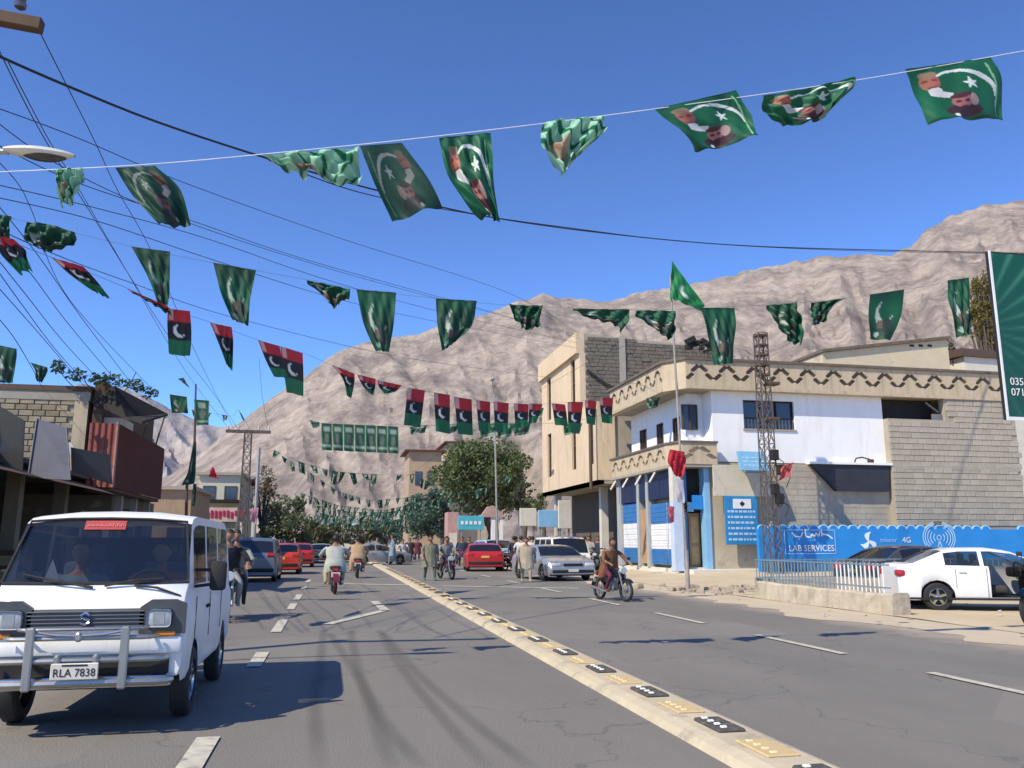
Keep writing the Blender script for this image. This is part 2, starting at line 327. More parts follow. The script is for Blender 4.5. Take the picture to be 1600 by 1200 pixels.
# ------------------------------------------------------------------ raised yellow median with reflector blocks
mk = mat('median_yellow', (.55, .47, .33), .85, c2=(.42, .36, .26), scale=2.5, bump=.3, dirt=(.28, .25, .2), dscale=2.2, dthr=.54)
mb = MB(); ys = [4.0]
while ys[-1] < 110: ys.append(ys[-1]+2.0)
rows = [[(2.62, y, .0), (2.66, y, .05), (2.75, y, .075), (3.12, y, .075), (3.2, y, .05), (3.24, y, 0)] for y in ys]
mb.grid(rows); med = struct('median_strip', mb, mk)
studm = mat('stud_white', (.85, .83, .75), .4); studb = mat('stud_block', (.085, .078, .068), .8, scale=14, c2=(.05, .047, .043), dirt=(.22, .19, .15), dscale=9, dthr=.56); study = mat('stud_yellow', (.58, .43, .21), .7, scale=10, c2=(.47, .36, .2))
blk = MB().bbox(0, 0, .01, .22, .46, .03, .013).mesh('reflector_block', studb)
blky = MB().bbox(0, 0, .006, .24, .46, .02, .008).mesh('reflector_block', study)
eye = MB().bbox(0, 0, 0, .05, .04, .02, .008).mesh('reflector', studm)
eyey = MB().bbox(0, 0, 0, .05, .04, .016, .006).mesh('reflector', mat('stud_pale', (.8, .66, .36), .4))
y = 4.8; i = 0
while y < 46:
    b = inst('reflector_block', blk if i % 2 == 0 else blky, med, (2.94, y, .075))
    if y < 22:
        for k in range(4): inst('reflector', eye if i % 2 == 0 else eyey, b, (-.04, -.165+k*.11, .028 if i % 2 == 0 else .018))
    y += .73; i += 1

# ------------------------------------------------------------------ mountains
def mountain(name, ridge, R0, R1, az0, az1, n1, n2, mt, seed, zb=-5, amp=.06):
    mb = MB(); rows = []
    for j in range(n2+1):
        t = j/n2; row = []
        for i in range(n1+1):
            px_ = az0+(az1-az0)*i/n1
            d = _fw+_rt*((px_-800)/F_PX); d.z = 0; d.normalize()
            py_ = pl(px_, ridge); q = _fw+_rt*((px_-800)/F_PX)-_up*((py_-600)/F_PX)
            el = q.z/hypot(q.x, q.y); Rt = R1*(1+.12*noise.noise((px_*.004, seed, 0))); Htop = CAM_H+el*Rt
            if t <= .86:
                s = t/.86; R = lerp(R0, Rt, s); h = zb+(Htop-zb)*(.16*s+.84*s**1.35)
            else:
                s = (t-.86)/.14; R = Rt+s*R1*.5; h = lerp(Htop, zb, s**1.2)
            P = (d.x*R/90, d.y*R/90, seed)
            rid = 0; a = 1; f = 1
            for o_ in range(6): rid += a*(1-2.2*abs(noise.noise((px_*.013*f+R*.0012*f+rid*.1, R/620*f, seed+o_)))); a *= .52; f *= 2.05
            env = min(1, t/.1)*(1-.94*math.exp(-((t-.86)/.07)**2))
            h += (rid-1.0)*amp*(Htop-zb)*env
            if abs(t-.86) < .05: h += noise.noise((px_*.05, seed, 7))*.012*Htop+noise.noise((px_*.16, seed, 9))*.005*Htop
            row.append((d.x*R, d.y*R, h))
        rows.append(row)
    mb.grid(rows); return struct(name, mb, mt, smooth=True)
def rock_mat(name, c1, c2, c3, sc_):
    m = bpy.data.materials.new(name); m.use_nodes = True; N = m.node_tree.nodes; L = m.node_tree.links; P = N['Principled BSDF']; P.inputs['Roughness'].default_value = .95; P.inputs['Specular IOR Level'].default_value = .1
    tc = N.new('ShaderNodeTexCoord'); mp = N.new('ShaderNodeMapping'); mp.inputs['Rotation'].default_value = (.5, .3, .7); mp.inputs['Scale'].default_value = (sc_*1.5, sc_*.7, sc_)
    L.new(tc.outputs['Object'], mp.inputs[0])
    n1 = N.new('ShaderNodeTexNoise'); n1.inputs['Scale'].default_value = 1; n1.inputs['Detail'].default_value = 12; n1.inputs['Roughness'].default_value = .72; n1.inputs['Distortion'].default_value = .25; L.new(mp.outputs[0], n1.inputs[0])
    r = N.new('ShaderNodeValToRGB'); e = r.color_ramp.elements; e[0].position = .4; e[0].color = c1+(1,); e[1].position = .6; e[1].color = c3+(1,); x = e.new(.5); x.color = c2+(1,)
    L.new(n1.outputs[0], r.inputs[0])
    n2 = N.new('ShaderNodeTexNoise'); n2.inputs['Scale'].default_value = 5.5; n2.inputs['Detail'].default_value = 10; n2.inputs['Roughness'].default_value = .75; L.new(mp.outputs[0], n2.inputs[0])
    r2 = N.new('ShaderNodeMapRange'); r2.inputs[1].default_value = .35; r2.inputs[2].default_value = .65; r2.inputs[3].default_value = .68; r2.inputs[4].default_value = 1.15; L.new(n2.outputs[0], r2.inputs[0])
    hs = N.new('ShaderNodeHueSaturation'); L.new(r.outputs[0], hs.inputs['Color']); L.new(r2.outputs[0], hs.inputs['Value']); L.new(hs.outputs[0], P.inputs['Base Color'])
    bp = N.new('ShaderNodeBump'); bp.inputs['Strength'].default_value = .6; bp.inputs['Distance'].default_value = 5; L.new(n2.outputs[0], bp.inputs['Height']); L.new(bp.outputs[0], P.inputs['Normal'])
    return m
ridge1 = [(60, 860), (200, 800), (300, 725), (360, 675), (405, 638), (470, 592), (530, 547), (560, 537), (640, 524), (700, 506), (760, 490), (800, 474), (850, 460), (900, 466), (960, 472), (1000, 456), (1040, 452), (1100, 441), (1200, 418), (1290, 400), (1350, 397), (1400, 398), (1440, 384), (1465, 364), (1490, 345), (1540, 323), (1600, 313), (1800, 270), (2100, 300), (2500, 520), (3000, 800)]
rock1 = rock_mat('rock', (.205, .172, .155), (.3, .25, .215), (.39, .325, .275), .013)
mountain('mountain', ridge1, 420, 1500, 60, 3000, 620, 150, rock1, 3.3, amp=.028)
ridge0 = [(-900, 820), (-400, 720), (0, 660), (120, 600), (200, 606), (250, 628), (300, 652), (345, 668), (400, 660), (460, 690), (560, 760), (640, 850)]
rock2 = rock_mat('rock_far', (.22, .2, .22), (.33, .29, .29), (.43, .38, .36), .004)
mountain('far_mountain', ridge0, 1700, 3400, -900, 640, 330, 90, rock2, 8.1, amp=.08)


# ------------------------------------------------------------------ thin mountain air
hz = bpy.data.materials.new('air'); hz.use_nodes = True; _N = hz.node_tree.nodes; _L = hz.node_tree.links; _N.remove(_N['Principled BSDF'])
_v = _N.new('ShaderNodeVolumePrincipled'); _v.inputs['Color'].default_value = (.7, .84, 1, 1); _v.inputs['Density'].default_value = .000025; _L.new(_v.outputs[0], _N['Material Output'].inputs['Volume'])
tag(MB().box(-5400, 5400, -5400, 5400, -8, 1400).build('haze', hz), 'thin pale air filling the valley', 'haze', kind='stuff')
# ================================================================== corner building on the right
def pattern_mesh(name, wd, ht, th=.1, nx=26, nz=26, m=None):
    # a pierced parapet panel: chevron-shaped slots left open between solid runs
    def seg(px, pz, a, b):
        ax_, az_ = a; bx_, bz_ = b; dx, dz = bx_-ax_, bz_-az_; t = max(0, min(1, ((px-ax_)*dx+(pz-az_)*dz)/(dx*dx+dz*dz)))
        return hypot(px-ax_-dx*t, pz-az_-dz*t)
    S = [((.08, .3), (.22, .42)), ((.26, .6), (.42, .76)), ((.92, .3), (.78, .42)), ((.74, .6), (.58, .76))]
    mb = MB()
    for j in range(nz):
        z = (j+.5)/nz; run = None
        for i in range(nx+1):
            x = (i+.5)/nx
            solid = i < nx and all(seg(x, z, a, b) > .078 for a, b in S)
            if solid and run is None: run = i
            if not solid and run is not None:
                mb.box(run/nx*wd, i/nx*wd, 0, th, j/nz*ht, (j+1)/nz*ht); run = None
    return mb.mesh(name, m or plaster_band, fix=False)

YB = 33.4; YP = 33.0; XS = 14.0       # lower/white wall plane, brick and parapet plane, street side
B = thing('corner_building', 'two storey corner building with pierced parapets, white upper wall and bare block wall', 'building', (14, 33, 0))
def P(mb, name, m, parent=B, **k):
    # building geometry is written in world coordinates and moved under its thing
    shift(mb, (-parent.location.x, -parent.location.y, -parent.location.z)) if parent.parent is None else None
    return mb.build(name, m, parent, **k)
o3 = P(MB().box(14.35, 31, 32.2, 41.5, -.05, .36).box(14.0, 14.35, 32.4, 41.5, -.05, .2).box(14.2, 16.2, 31.7, 32.2, -.05, .18), 'plinth', off_white)
# ground floor core, lower wall
P(MB().box(16.0, 31.2, YB, 41.4, .3, 4.62).box(14.75, 16.0, 34.6, 41.4, .3, 4.62), 'ground_floor_wall', plaster_band)
lw = P(MB().box(15.7, 24.42, YB-.02, YB, .3, 4.86), 'wall_render', mat('lower_render', (.5, .43, .32), .9, c2=(.4, .34, .25), scale=1.1, dirt=(.3, .25, .18), dscale=.8, dthr=.6, bump=.3))
# faint block courses of the rendered wall, joined
mb = MB(); z = 2.2
while z < 4.7:
    x = 18.0+random.random()*.4
    while x < 24.2:
        l = random.uniform(.42, .56)
        mb.box(x, min(x+l, 24.36)-.02, YB-.028-random.random()*.008, YB-.02, z, z+.24)
        x += l
    z += .262
c_ = P(mb, 'wall_blocks', block); c_['kind'] = 'stuff'
# first floor: white wall with the barred window
P(MB().box(16.0, 24.42, YB+.0, 41.4, 4.9, 6.39).box(16.0, 17.5, YB, YB+.3, 6.39, 7.67).box(19.97, 24.42, YB, YB+.3, 6.39, 7.67).box(16.0, 24.42, YB, 41.4, 7.67, 8.02).box(16, 24.42, YB+.3, 41.4, 6.39, 7.67), 'white_wall', white_wall)
wn = P(MB().box(17.5, 19.97, YB+.18, YB+.2, 6.39, 7.67), 'window', house_glass)
f = MB()
for x in (17.5, 18.3, 19.12, 19.92): f.box(x, x+.05, YB+.1, YB+.17, 6.39, 7.67)
f.box(17.55, 19.92, YB+.11, YB+.16, 6.39, 6.45).box(17.55, 19.92, YB+.11, YB+.16, 7.61, 7.67).box(17.55, 19.92, YB+.115, YB+.155, 6.85, 6.9)
shift(f, (-14, -33, 0)); f.build('window_frame', dark, wn)
f = MB().box(17.45, 20.02, YB-.05, YB+.1, 6.31, 6.385); shift(f, (-14, -33, 0)); f.build('sill', concrete, wn)
f = MB()
for i in range(15): f.box(17.56+i*.165, 17.58+i*.165, YB+.03, YB+.05, 6.39, 6.84)
shift(f, (-14, -33, 0)); f.build('window_bars', grey_metal, wn)
P(MB().box(20.4, 24.46, YP+.01, YB, 4.86, 4.96), 'ledge', white_wall)
P(MB().prism([(20.5, 4.85), (24.36, 4.85), (24.2, 3.7), (21.65, 3.7)], YB-.3, YB-.03), 'ledge_shadow_prism', mat('ledge_shadow_dark', (.018, .022, .035), .7, scale=2, c2=(.03, .033, .045)))  # the ledge's cast shadow, built as a dark trapezoid prism on the wall
# curled cable and bracket on the white wall above the ledge
P(MB().tube([(22.6, YP+.1, 4.97), (22.7, YP+.1, 5.15), (23.0, YP+.1, 5.2), (23.35, YP+.1, 5.12), (23.4, YP+.1, 4.97)], .035, 6).box(23.35, 23.55, YP+.05, YP+.25, 4.965, 5.12), 'pipe_bracket', dark_wood)
# block wall to the right with the black opening
P(MB().box(24.42, 31.2, YP+.06, YP+.4, .3, 7.0).box(27.43, 31.2, YP+.06, YP+.4, 7.0, 8.1).box(24.42, 31.2, YP+.06, YP+.4, 8.1, 8.42).box(31.0, 31.2, YP+.4, 41.4, .3, 8.4), 'block_wall', mortar)
bw = [o for o in B.children if o.name.startswith('block_wall')][0]
bm_ = [MB().bbox(0, 0, 0, l, .05, .235, .012).mesh('brick', block) for l in (.44, .5, .36)]
z = 2.2; n = 0; row = 0
while z < 8.3:
    x = 24.44+(row % 2)*.2
    if row % 2 and not (6.74 < z < 8.05): inst('brick', bm_[2], bw, (24.44+.09-14, YP+.045-33, z+.12), scale=(.5, 1, 1))
    while x < 30.9:
        l = random.choice((0, 1)); lw_ = (.44, .5)[l]
        if not (7.0-.26 < z < 8.05 and x < 27.4) and n < 298:
            inst('brick', bm_[l], bw, (x+lw_/2-14, YP+.045-33+random.uniform(-.008, .008), z+.12)); n += 1
        x += lw_+.02
    z += .262; row += 1
P(MB().box(24.42, 27.43, YP+.9, YP+1.0, 7.0, 8.1), 'opening_back', dark)
P(MB().tube([(26.7, YP+.35, 7.85), (27.3, YP+.3, 7.4)], .05, 6).box(26.9, 27.4, YP+.2, YP+.3, 7.02, 7.3), 'broken_shutter', grey_metal)
P(MB().box(24.46, 31.2, YP+.02, YP+.06, 4.7, 4.9), 'concrete_beam', concrete)
# roof parapet: front run and street run, pierced panels between bands
LB = mat('band_edge', (.17, .13, .1), .9, scale=3, c2=(.1, .08, .06))
panel = pattern_mesh('parapet_panel', 1.3, 1.12)
panel_s = pattern_mesh('parapet_panel', 1.2, 1.12)
x = 14.66
while x < 30.9:
    o = inst('parapet_panel', panel, B, (x-14, YP-.03-33, 8.14)); x += 1.3
P(MB().box(14.66, 31.4, YP+.07, YP+.17, 8.14, 9.26), 'parapet_wall', LB)
P(MB().box(14.66, 24.6, YP-.06, YP+.3, 8.0, 8.14).box(14.66, 24.4, YP+.1, YB+.2, 8.021, 8.06), 'parapet_base', plaster_band)
P(MB().box(24.6, 31.4, YP-.03, YP+.3, 8.0, 8.14), 'parapet_base', plaster_band)
P(MB().box(14.62, 31.4, YP-.12, YP+.28, 9.26, 9.38), 'coping', LB)
# chamfered corner and street side
cz = Matrix.Rotation(radians(-90), 4, 'Z')
def street_panel(me, y, z): return inst('parapet_panel', me, B, (14.0-14+.0, y-33, z), rot=(0, 0, -pi/2))
y = 34.9+.0
for k in range(6): street_panel(panel_s, 35.2+k*1.2-.0+0, 8.14)
ch = MB().add([(14.0, 34.0, 8.0), (14.66, 32.97, 8.0), (14.66, 33.25, 8.0), (14.25, 34.0, 8.0), (14.0, 34.0, 9.26), (14.66, 32.97, 9.26), (14.66, 33.25, 9.26), (14.25, 34.0, 9.26)], [(0, 1, 2, 3), (4, 5, 6, 7), (0, 1, 5, 4), (1, 2, 6, 5), (2, 3, 7, 6), (3, 0, 4, 7)])
P(ch, 'parapet_corner', plaster_band)
P(MB().box(14.11, 14.2, 34.0, 41.3, 8.14, 9.26), 'parapet_wall', LB)
P(MB().box(13.96, 14.4, 34.0, 41.4, 8.0, 8.14), 'parapet_base', plaster_band)
P(MB().box(13.9, 14.3, 34.0, 41.4, 9.26, 9.38).add([(13.9, 34.0, 9.26), (14.62, 32.88, 9.26), (14.62, 33.28, 9.26), (14.3, 34, 9.26), (13.9, 34.0, 9.38), (14.62, 32.88, 9.38), (14.62, 33.28, 9.38), (14.3, 34, 9.38)], [(0, 3, 2, 1), (4, 5, 6, 7), (0, 1, 5, 4), (1, 2, 6, 5), (2, 3, 7, 6)]), 'coping', LB)
P(MB().box(14.4, 31.2, YP+.31, 41.4, 8.025, 8.3), 'roof', concrete)
# recessed street wall of the first floor with windows and low white wall pieces
uw = P(MB().box(15.2, 15.5, 34.5, 41.4, 4.9, 5.9).box(15.2, 15.5, 34.5, 41.4, 7.1, 8.02).add([], []), 'street_wall', white_wall)
for a, b in ((34.5, 35.0), (35.9, 37.0), (37.9, 39.2), (40.2, 41.4)): P(MB().box(15.2, 15.5, a, b, 5.9, 7.1), 'street_wall', white_wall)
P(MB().box(15.2, 16.0, 34.3, 34.5, 4.9, 8.02), 'street_wall', white_wall)
for a, b in ((35.0, 35.9), (37.0, 37.9), (39.2, 40.2)):
    wo = P(MB().box(15.36, 15.4, a, b, 5.9, 7.1), 'window', house_glass)
    f = MB().box(15.22, 15.3, a, a+.06, 5.9, 7.1).box(15.22, 15.3, b-.06, b, 5.9, 7.1).box(15.22, 15.3, a+.06, b-.06, 5.9, 5.96).box(15.22, 15.3, a+.06, b-.06, 7.04, 7.1).box(15.23, 15.29, (a+b)/2-.025, (a+b)/2+.025, 5.96, 7.04)
    shift(f, (-14, -33, 0)); f.build('window_frame', dark_wood, wo)
q = Y(1066, 632, 34.25); r = Y(1088, 672, 34.25)
wo = P(MB().box(q.x, r.x, 34.2, 34.29, r.z, q.z), 'window', house_glass)
f = MB().box(q.x-.05, q.x, 34.16, 34.29, r.z, q.z).box(r.x, r.x+.05, 34.16, 34.29, r.z, q.z).box(q.x, r.x, 34.16, 34.2, q.z-.06, q.z).box((q.x+r.x)/2-.03, (q.x+r.x)/2+.03, 34.15, 34.2, r.z, q.z-.06); shift(f, (-14, -33, 0)); f.build('window_frame', dark_wood, wo)
# balcony
P(MB().box(14.0, 16.0, YP, 34.4, 4.62, 4.74).box(14.0, 15.5, 34.4, 41.4, 4.62, 4.74), 'balcony_floor', concrete)
bp_ = pattern_mesh('balcony_panel', 1.2, .9); bp2 = pattern_mesh('balcony_panel', 1.6, .9)
for k in range(6): inst('balcony_panel', bp_, B, (0, 35.2+k*1.2-33, 4.74), rot=(0, 0, -pi/2))
inst('balcony_panel', bp2, B, (.36, YP-.03-33, 4.74))
P(MB().box(14.11, 14.2, 34.0, 41.3, 4.74, 5.64).box(14.4, 15.96, YP+.07, YP+.16, 4.74, 5.64).add([(14.0, 34.0, 4.74), (14.36, 32.97, 4.74), (14.4, 33.16, 4.74), (14.2, 34.0, 4.74), (14.0, 34.0, 5.64), (14.36, 32.97, 5.64), (14.4, 33.16, 5.64), (14.2, 34.0, 5.64)], [(0, 1, 2, 3), (4, 5, 6, 7), (0, 1, 5, 4), (1, 2, 6, 5), (2, 3, 7, 6), (3, 0, 4, 7)]), 'balcony_wall', plaster_band)
P(MB().box(13.94, 14.26, 34.0, 41.4, 5.64, 5.73).box(14.3, 16.0, YP-.08, YP+.2, 5.64, 5.73).add([(13.94, 34.0, 5.64), (14.3, 32.92, 5.64), (14.3, 33.2, 5.64), (14.26, 34.0, 5.64), (13.94, 34.0, 5.73), (14.3, 32.92, 5.73), (14.3, 33.2, 5.73), (14.26, 34.0, 5.73)], [(0, 3, 2, 1), (4, 5, 6, 7), (0, 1, 5, 4), (1, 2, 6, 5), (2, 3, 7, 6)]), 'balcony_rail', LB)
# struts below the balcony
for y in (35.4, 37.2, 39.0, 40.8): P(MB().tube([(14.1, y, 4.6), (13.75, y-.1, 4.1)], .05, 6), 'strut', off_white)
# shutters on the street side: three painted bands each
def bands(x, y0, y1, z0, z1, label=None):
    sh = P(MB().box(x, x+.1, y0, y1, z0, z1), 'shutter', off_white)
    h = z1-z0
    for (a, b, mm) in ((0, .25, blue_dull), (.25, .66, white_paint), (.66, 1, blue_dull)):
        f = MB(); n = 9
        for k in range(n): f.box(x-.03-.012*(k % 2), x, y0+.03, y1-.03, z0+h*(a+(b-a)*k/n)+.003, z0+h*(a+(b-a)*(k+1)/n)-.003)
        shift(f, (-14, -33, 0)); f.build('slat_band', mm, sh)
    return sh
for a, b in ((40.8, 41.4), (38.2, 38.5), (37.0, 37.3)): P(MB().box(14.3, 14.75, a, b, .36, 4.62), 'pier', mat('pier_blue_grey', (.3, .36, .42), .8, scale=1.5, c2=(.4, .38, .33)))
bands(14.45, 38.5, 40.8, .5, 3.35); bands(14.45, 35.1, 37.0, .5, 3.2); bands(14.45, 33.95, 35.05, .5, 3.2)
P(MB().box(14.42, 14.47, 37.3, 38.2, .5, 3.0), 'door', wood)
P(MB().box(14.34, 14.75, 34.0, 40.8, 3.4, 4.6), 'shop_fascia', mat('fascia_shaded_blue', (.012, .022, .07), .5, scale=3))  # dark blue has the shade under the balcony worked into it
P(MB().box(13.95, 14.35, 33.15, 33.55, .3, 3.2), 'corner_column', mat('column_pale', (.55, .62, .72), .7, c2=(.4, .5, .65), scale=2))
P(MB().box(13.95, 14.35, 33.15, 33.55, 3.2, 4.62), 'corner_column', off_white)
# doorway on the camera side
P(MB().box(14.5, 14.72, 33.5, 33.8, .36, 4.6), 'pier', blue_dull)
P(MB().box(15.45, 15.7, 33.3, 33.8, .36, 4.62), 'pier', pale_blue)
P(MB().box(14.36, 15.45, 33.9, 34.55, 2.85, 4.6), 'door_hood', dark)
P(MB().box(14.36, 15.0, 33.5, 33.6, 2.75, 3.15), 'sign_plate', pale_blue)
P(MB().box(14.95, 15.42, 33.45, 33.55, 2.85, 3.45), 'sign_plate', blue_paint)
P(MB().box(14.5, 15.45, 34.5, 34.6, .36, 2.85), 'doorway_back', dark)
for a in (14.4, 14.98):
    d = P(MB().box(a, a+.5, 34.0, 34.06, .42, 2.7), 'door', wood)
    f = MB().box(a+.07, a+.43, 33.97, 34.0, .55, 1.3).box(a+.07, a+.43, 33.97, 34.0, 1.45, 2.55); shift(f, (-14, -33, 0)); f.build('door_panel', mat('wood_pale', (.62, .38, .17), .6, scale=5), d)
P(MB().box(14.3, 15.8, 33.6, 34.5, .3, .42), 'doorstep', off_white)
# rubble and small block wall on the roof right
for i in range(7): pass
P(MB().box(25.66, 33.8, 39.0, 39.2, 8.3, 11.9).add([(25.66, 38.98, 11.55), (33.8, 38.98, 12.8), (33.8, 39.2, 12.8), (25.66, 39.2, 11.55), (25.66, 38.98, 11.7), (33.8, 38.98, 12.95), (33.8, 39.2, 12.95), (25.66, 39.2, 11.7)], [(0, 1, 2, 3), (4, 5, 6, 7), (0, 1, 5, 4), (1, 2, 6, 5), (2, 3, 7, 6), (3, 0, 4, 7)]), 'roof_wall', mat('plaster_yellow', (.6, .5, .33), .85, scale=1, c2=(.5, .41, .27))) if False else None

# yellow parapet of the house behind, roof slab edge climbing to the right
H = thing('rear_house', 'pale yellow house wall rising behind the pierced roof parapet', 'building', (25, 44, 0))
a = Y(1285, 551, 44); b = Y(1480, 530, 44); ym = mat('plaster_yellow', (.64, .54, .37), .85, scale=1, c2=(.54, .45, .3), dirt=(.35, .29, .2), dscale=.7, dthr=.62)
m_ = MB().add([(a.x, 44, 0), (b.x, 44, 0), (b.x, 54, 0), (a.x, 54, 0), (a.x, 44, a.z), (b.x, 44, b.z), (b.x, 54, b.z), (a.x, 54, a.z)], [(0, 3, 2, 1), (4, 5, 6, 7), (0, 1, 5, 4), (1, 2, 6, 5), (2, 3, 7, 6), (3, 0, 4, 7)])
P(m_, 'wall', ym, H)
m_ = MB().add([(a.x-.1, 43.8, a.z), (b.x+.1, 43.8, b.z), (b.x+.1, 54.1, b.z), (a.x-.1, 54.1, a.z), (a.x-.1, 43.8, a.z+.18), (b.x+.1, 43.8, b.z+.18), (b.x+.1, 54.1, b.z+.18), (a.x-.1, 54.1, a.z+.18)], [(0, 3, 2, 1), (4, 5, 6, 7), (0, 1, 5, 4), (1, 2, 6, 5), (2, 3, 7, 6), (3, 0, 4, 7)])
P(m_, 'roof_slab', LB, H)
m_ = MB()
for k in range(3):
    q = Y(1425+k*14, 540, 43.97); m_.bbox(q.x, 43.98, q.z, .3, .06, .14, .02)
P(m_, 'vent_slots', dark, H)
H2 = thing('roof_hut', 'dark roofed hut between the roof parapet and the green billboard', 'building', (34, 45, 0))
a = Y(1505, 545, 45); b = Y(1620, 556, 45)
P(MB().box(a.x, b.x+3, 45, 50, 0, b.z-.3), 'wall', off_white, H2)
P(MB().add([(a.x-.3, 44.8, a.z-.5), (b.x+3, 44.8, b.z-.5), (b.x+3, 50, b.z-.2), (a.x-.3, 50, a.z-.2), (a.x-.3, 44.8, a.z), (b.x+3, 44.8, b.z-.1), (b.x+3, 50, b.z+.3), (a.x-.3, 50, a.z+.3)], [(0, 3, 2, 1), (4, 5, 6, 7), (0, 1, 5, 4), (1, 2, 6, 5), (2, 3, 7, 6), (3, 0, 4, 7)]), 'roof', steel_dark, H2)

# dark vehicle-shaped water tank and scrap heaped on the roof near the flag
o = thing('scrap_heap', 'dark jagged scrap on the roof behind the parapet', 'scrap', Y(1100, 545, 39))
sm = MB()
random.seed(5)
for i in range(9):
    sm.bbox(random.uniform(-.8, .8), random.uniform(-.3, .3), random.uniform(-.1, .45), random.uniform(.2, .7), .3, random.uniform(.1, .3), .02, rot=Matrix.Rotation(random.uniform(-.6, .6), 3, 'Y'))
sm.build('panels', dark, o)
t = MB()
for i in range(4): t.tube([(-.7+i*.45, 0, -1.2), (-.7+i*.45, 0, .2)], .03, 5)
t.build('legs', steel_dark, o)

# ================================================================== beige building further along
C2 = thing('beige_building', 'tall beige building with slit windows and a bare stone side wall', 'building', (13, 45, 0))
def C(mb, name, m, parent=C2, **k): shift(mb, (-13, -45, 0)); return mb.build(name, m, parent, **k)
zt = Y(905, 520, 45.0).z; xa = Y(905, 520, 45.0).x
print('beige', xa, zt)
XF = xa; yn, yf = 45.0, 54.0
zo = 4.5; z2 = 8.9
# upper storey: piers between tall window slots (street face), solid elsewhere
slots_u = [(46.0, 46.9), (51.6, 52.6)]
def slotted(x, y0, y1, z0, z1, slots, zs0, zs1, th=.35):
    m = MB().box(x, x+th, y0, y1, z0, zs0).box(x, x+th, y0, y1, zs1, z1); c = y0
    for a, b in slots: m.box(x, x+th, c, a, zs0, zs1); c = b
    m.box(x, x+th, c, y1, zs0, zs1); return m
C(slotted(XF, yn, yf, z2, zt-1.2, slots_u, 9.3, zt-1.3), 'wall', plaster_beige)
C(slotted(XF, yn-3, yf, zo, z2, [(42.7, 43.5), (46.0, 46.9), (51.6, 52.6)], 5.6, 8.4), 'wall', plaster_beige)
for (a, b), (c, d) in [((46.0, 46.9), (9.3, zt-1.3)), ((51.6, 52.6), (9.3, zt-1.3)), ((42.7, 43.5), (5.6, 8.4)), ((46.0, 46.9), (5.6, 8.4)), ((51.6, 52.6), (5.6, 8.4))]:
    wo = C(MB().box(XF+.2, XF+.24, a, b, c, d), 'window', house_glass)
    f = MB().box(XF+.12, XF+.2, a, a+.07, c, d).box(XF+.12, XF+.2, b-.07, b, c, d).box(XF+.12, XF+.2, a+.07, b-.07, (c+d)/2-.04, (c+d)/2+.04); shift(f, (-13, -45, 0)); f.build('window_frame', dark_wood, wo)
C(MB().box(XF-.22, XF+.3, yn, yf+.2, zt-1.2, zt), 'parapet', plaster_beige)
C(MB().box(XF+.35, XF+9, yn-2.9, yf, zo+.2, z2).box(XF+.35, XF+9.2, yn+.1, yf, z2, zt-1.3), 'core_wall', mortar)
C(MB().box(XF, XF+9, yn-3, yf, zo, zo+.2), 'floor_slab', concrete)
C(MB().box(XF+.35, XF+1.0, yn-3.02, yn-2.9, zo+.2, z2), 'wall', plaster_beige)
# ground floor set back and dark
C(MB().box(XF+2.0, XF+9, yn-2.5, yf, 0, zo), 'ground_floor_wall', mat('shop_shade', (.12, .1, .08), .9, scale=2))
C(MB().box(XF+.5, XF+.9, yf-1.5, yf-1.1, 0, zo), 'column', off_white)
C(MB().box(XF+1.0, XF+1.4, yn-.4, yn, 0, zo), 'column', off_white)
# stone courses of the side wall, sloping top
random.seed(11); mb = MB(); z = z2-.1; row = 0
while z < zt-.1:
    x = XF+.32+(row % 2)*.15
    while x < XF+9:
        l = random.uniform(.3, .55); zz = zt-.05-(x-XF)*.055
        if z+.2 < zz: mb.box(x+.012, x+l-.012, yn-.02-random.random()*.05, yn+.1, z+.012, z+.205)
        x += l
    z += .22; row += 1
c_ = C(mb, 'stone_courses', stone); c_['kind'] = 'stuff'
C(MB().add([(XF+.3, yn+.02, z2), (XF+9.2, yn+.02, z2), (XF+9.2, yn+.02, zt-.55), (XF+.3, yn+.02, zt-.02), (XF+.3, yn+.3, z2), (XF+9.2, yn+.3, z2), (XF+9.2, yn+.3, zt-.55), (XF+.3, yn+.3, zt-.02)], [(0, 1, 2, 3), (4, 7, 6, 5), (0, 4, 5, 1), (1, 5, 6, 2), (2, 6, 7, 3), (3, 7, 4, 0)]), 'side_wall', mortar)
C(MB().box(XF+2.4, XF+2.75, yn-.12, yn-.02, z2, zt-.1), 'concrete_column', concrete)
# sagging tarpaulin edge over the side wall
rows = []
for i in range(21):
    x = XF+.4+i*.4; s_ = zt-2.3-.9*sin(pi*min(1, i/9))*(1 if i < 9 else .4)-.15*i*.1
    rows.append([(x, yn-.14, s_), (x, yn-.1, s_+.18+.04*sin(i))])
C(MB().grid(rows), 'sagging_cable_sheet', dark)
# drain pipe
dp = Y(921, 640, 41.9)
C(MB().tube([(dp.x, 41.85, 4.2), (dp.x, 41.85, 8.9)], .09, 8), 'drain_pipe', steel_dark)

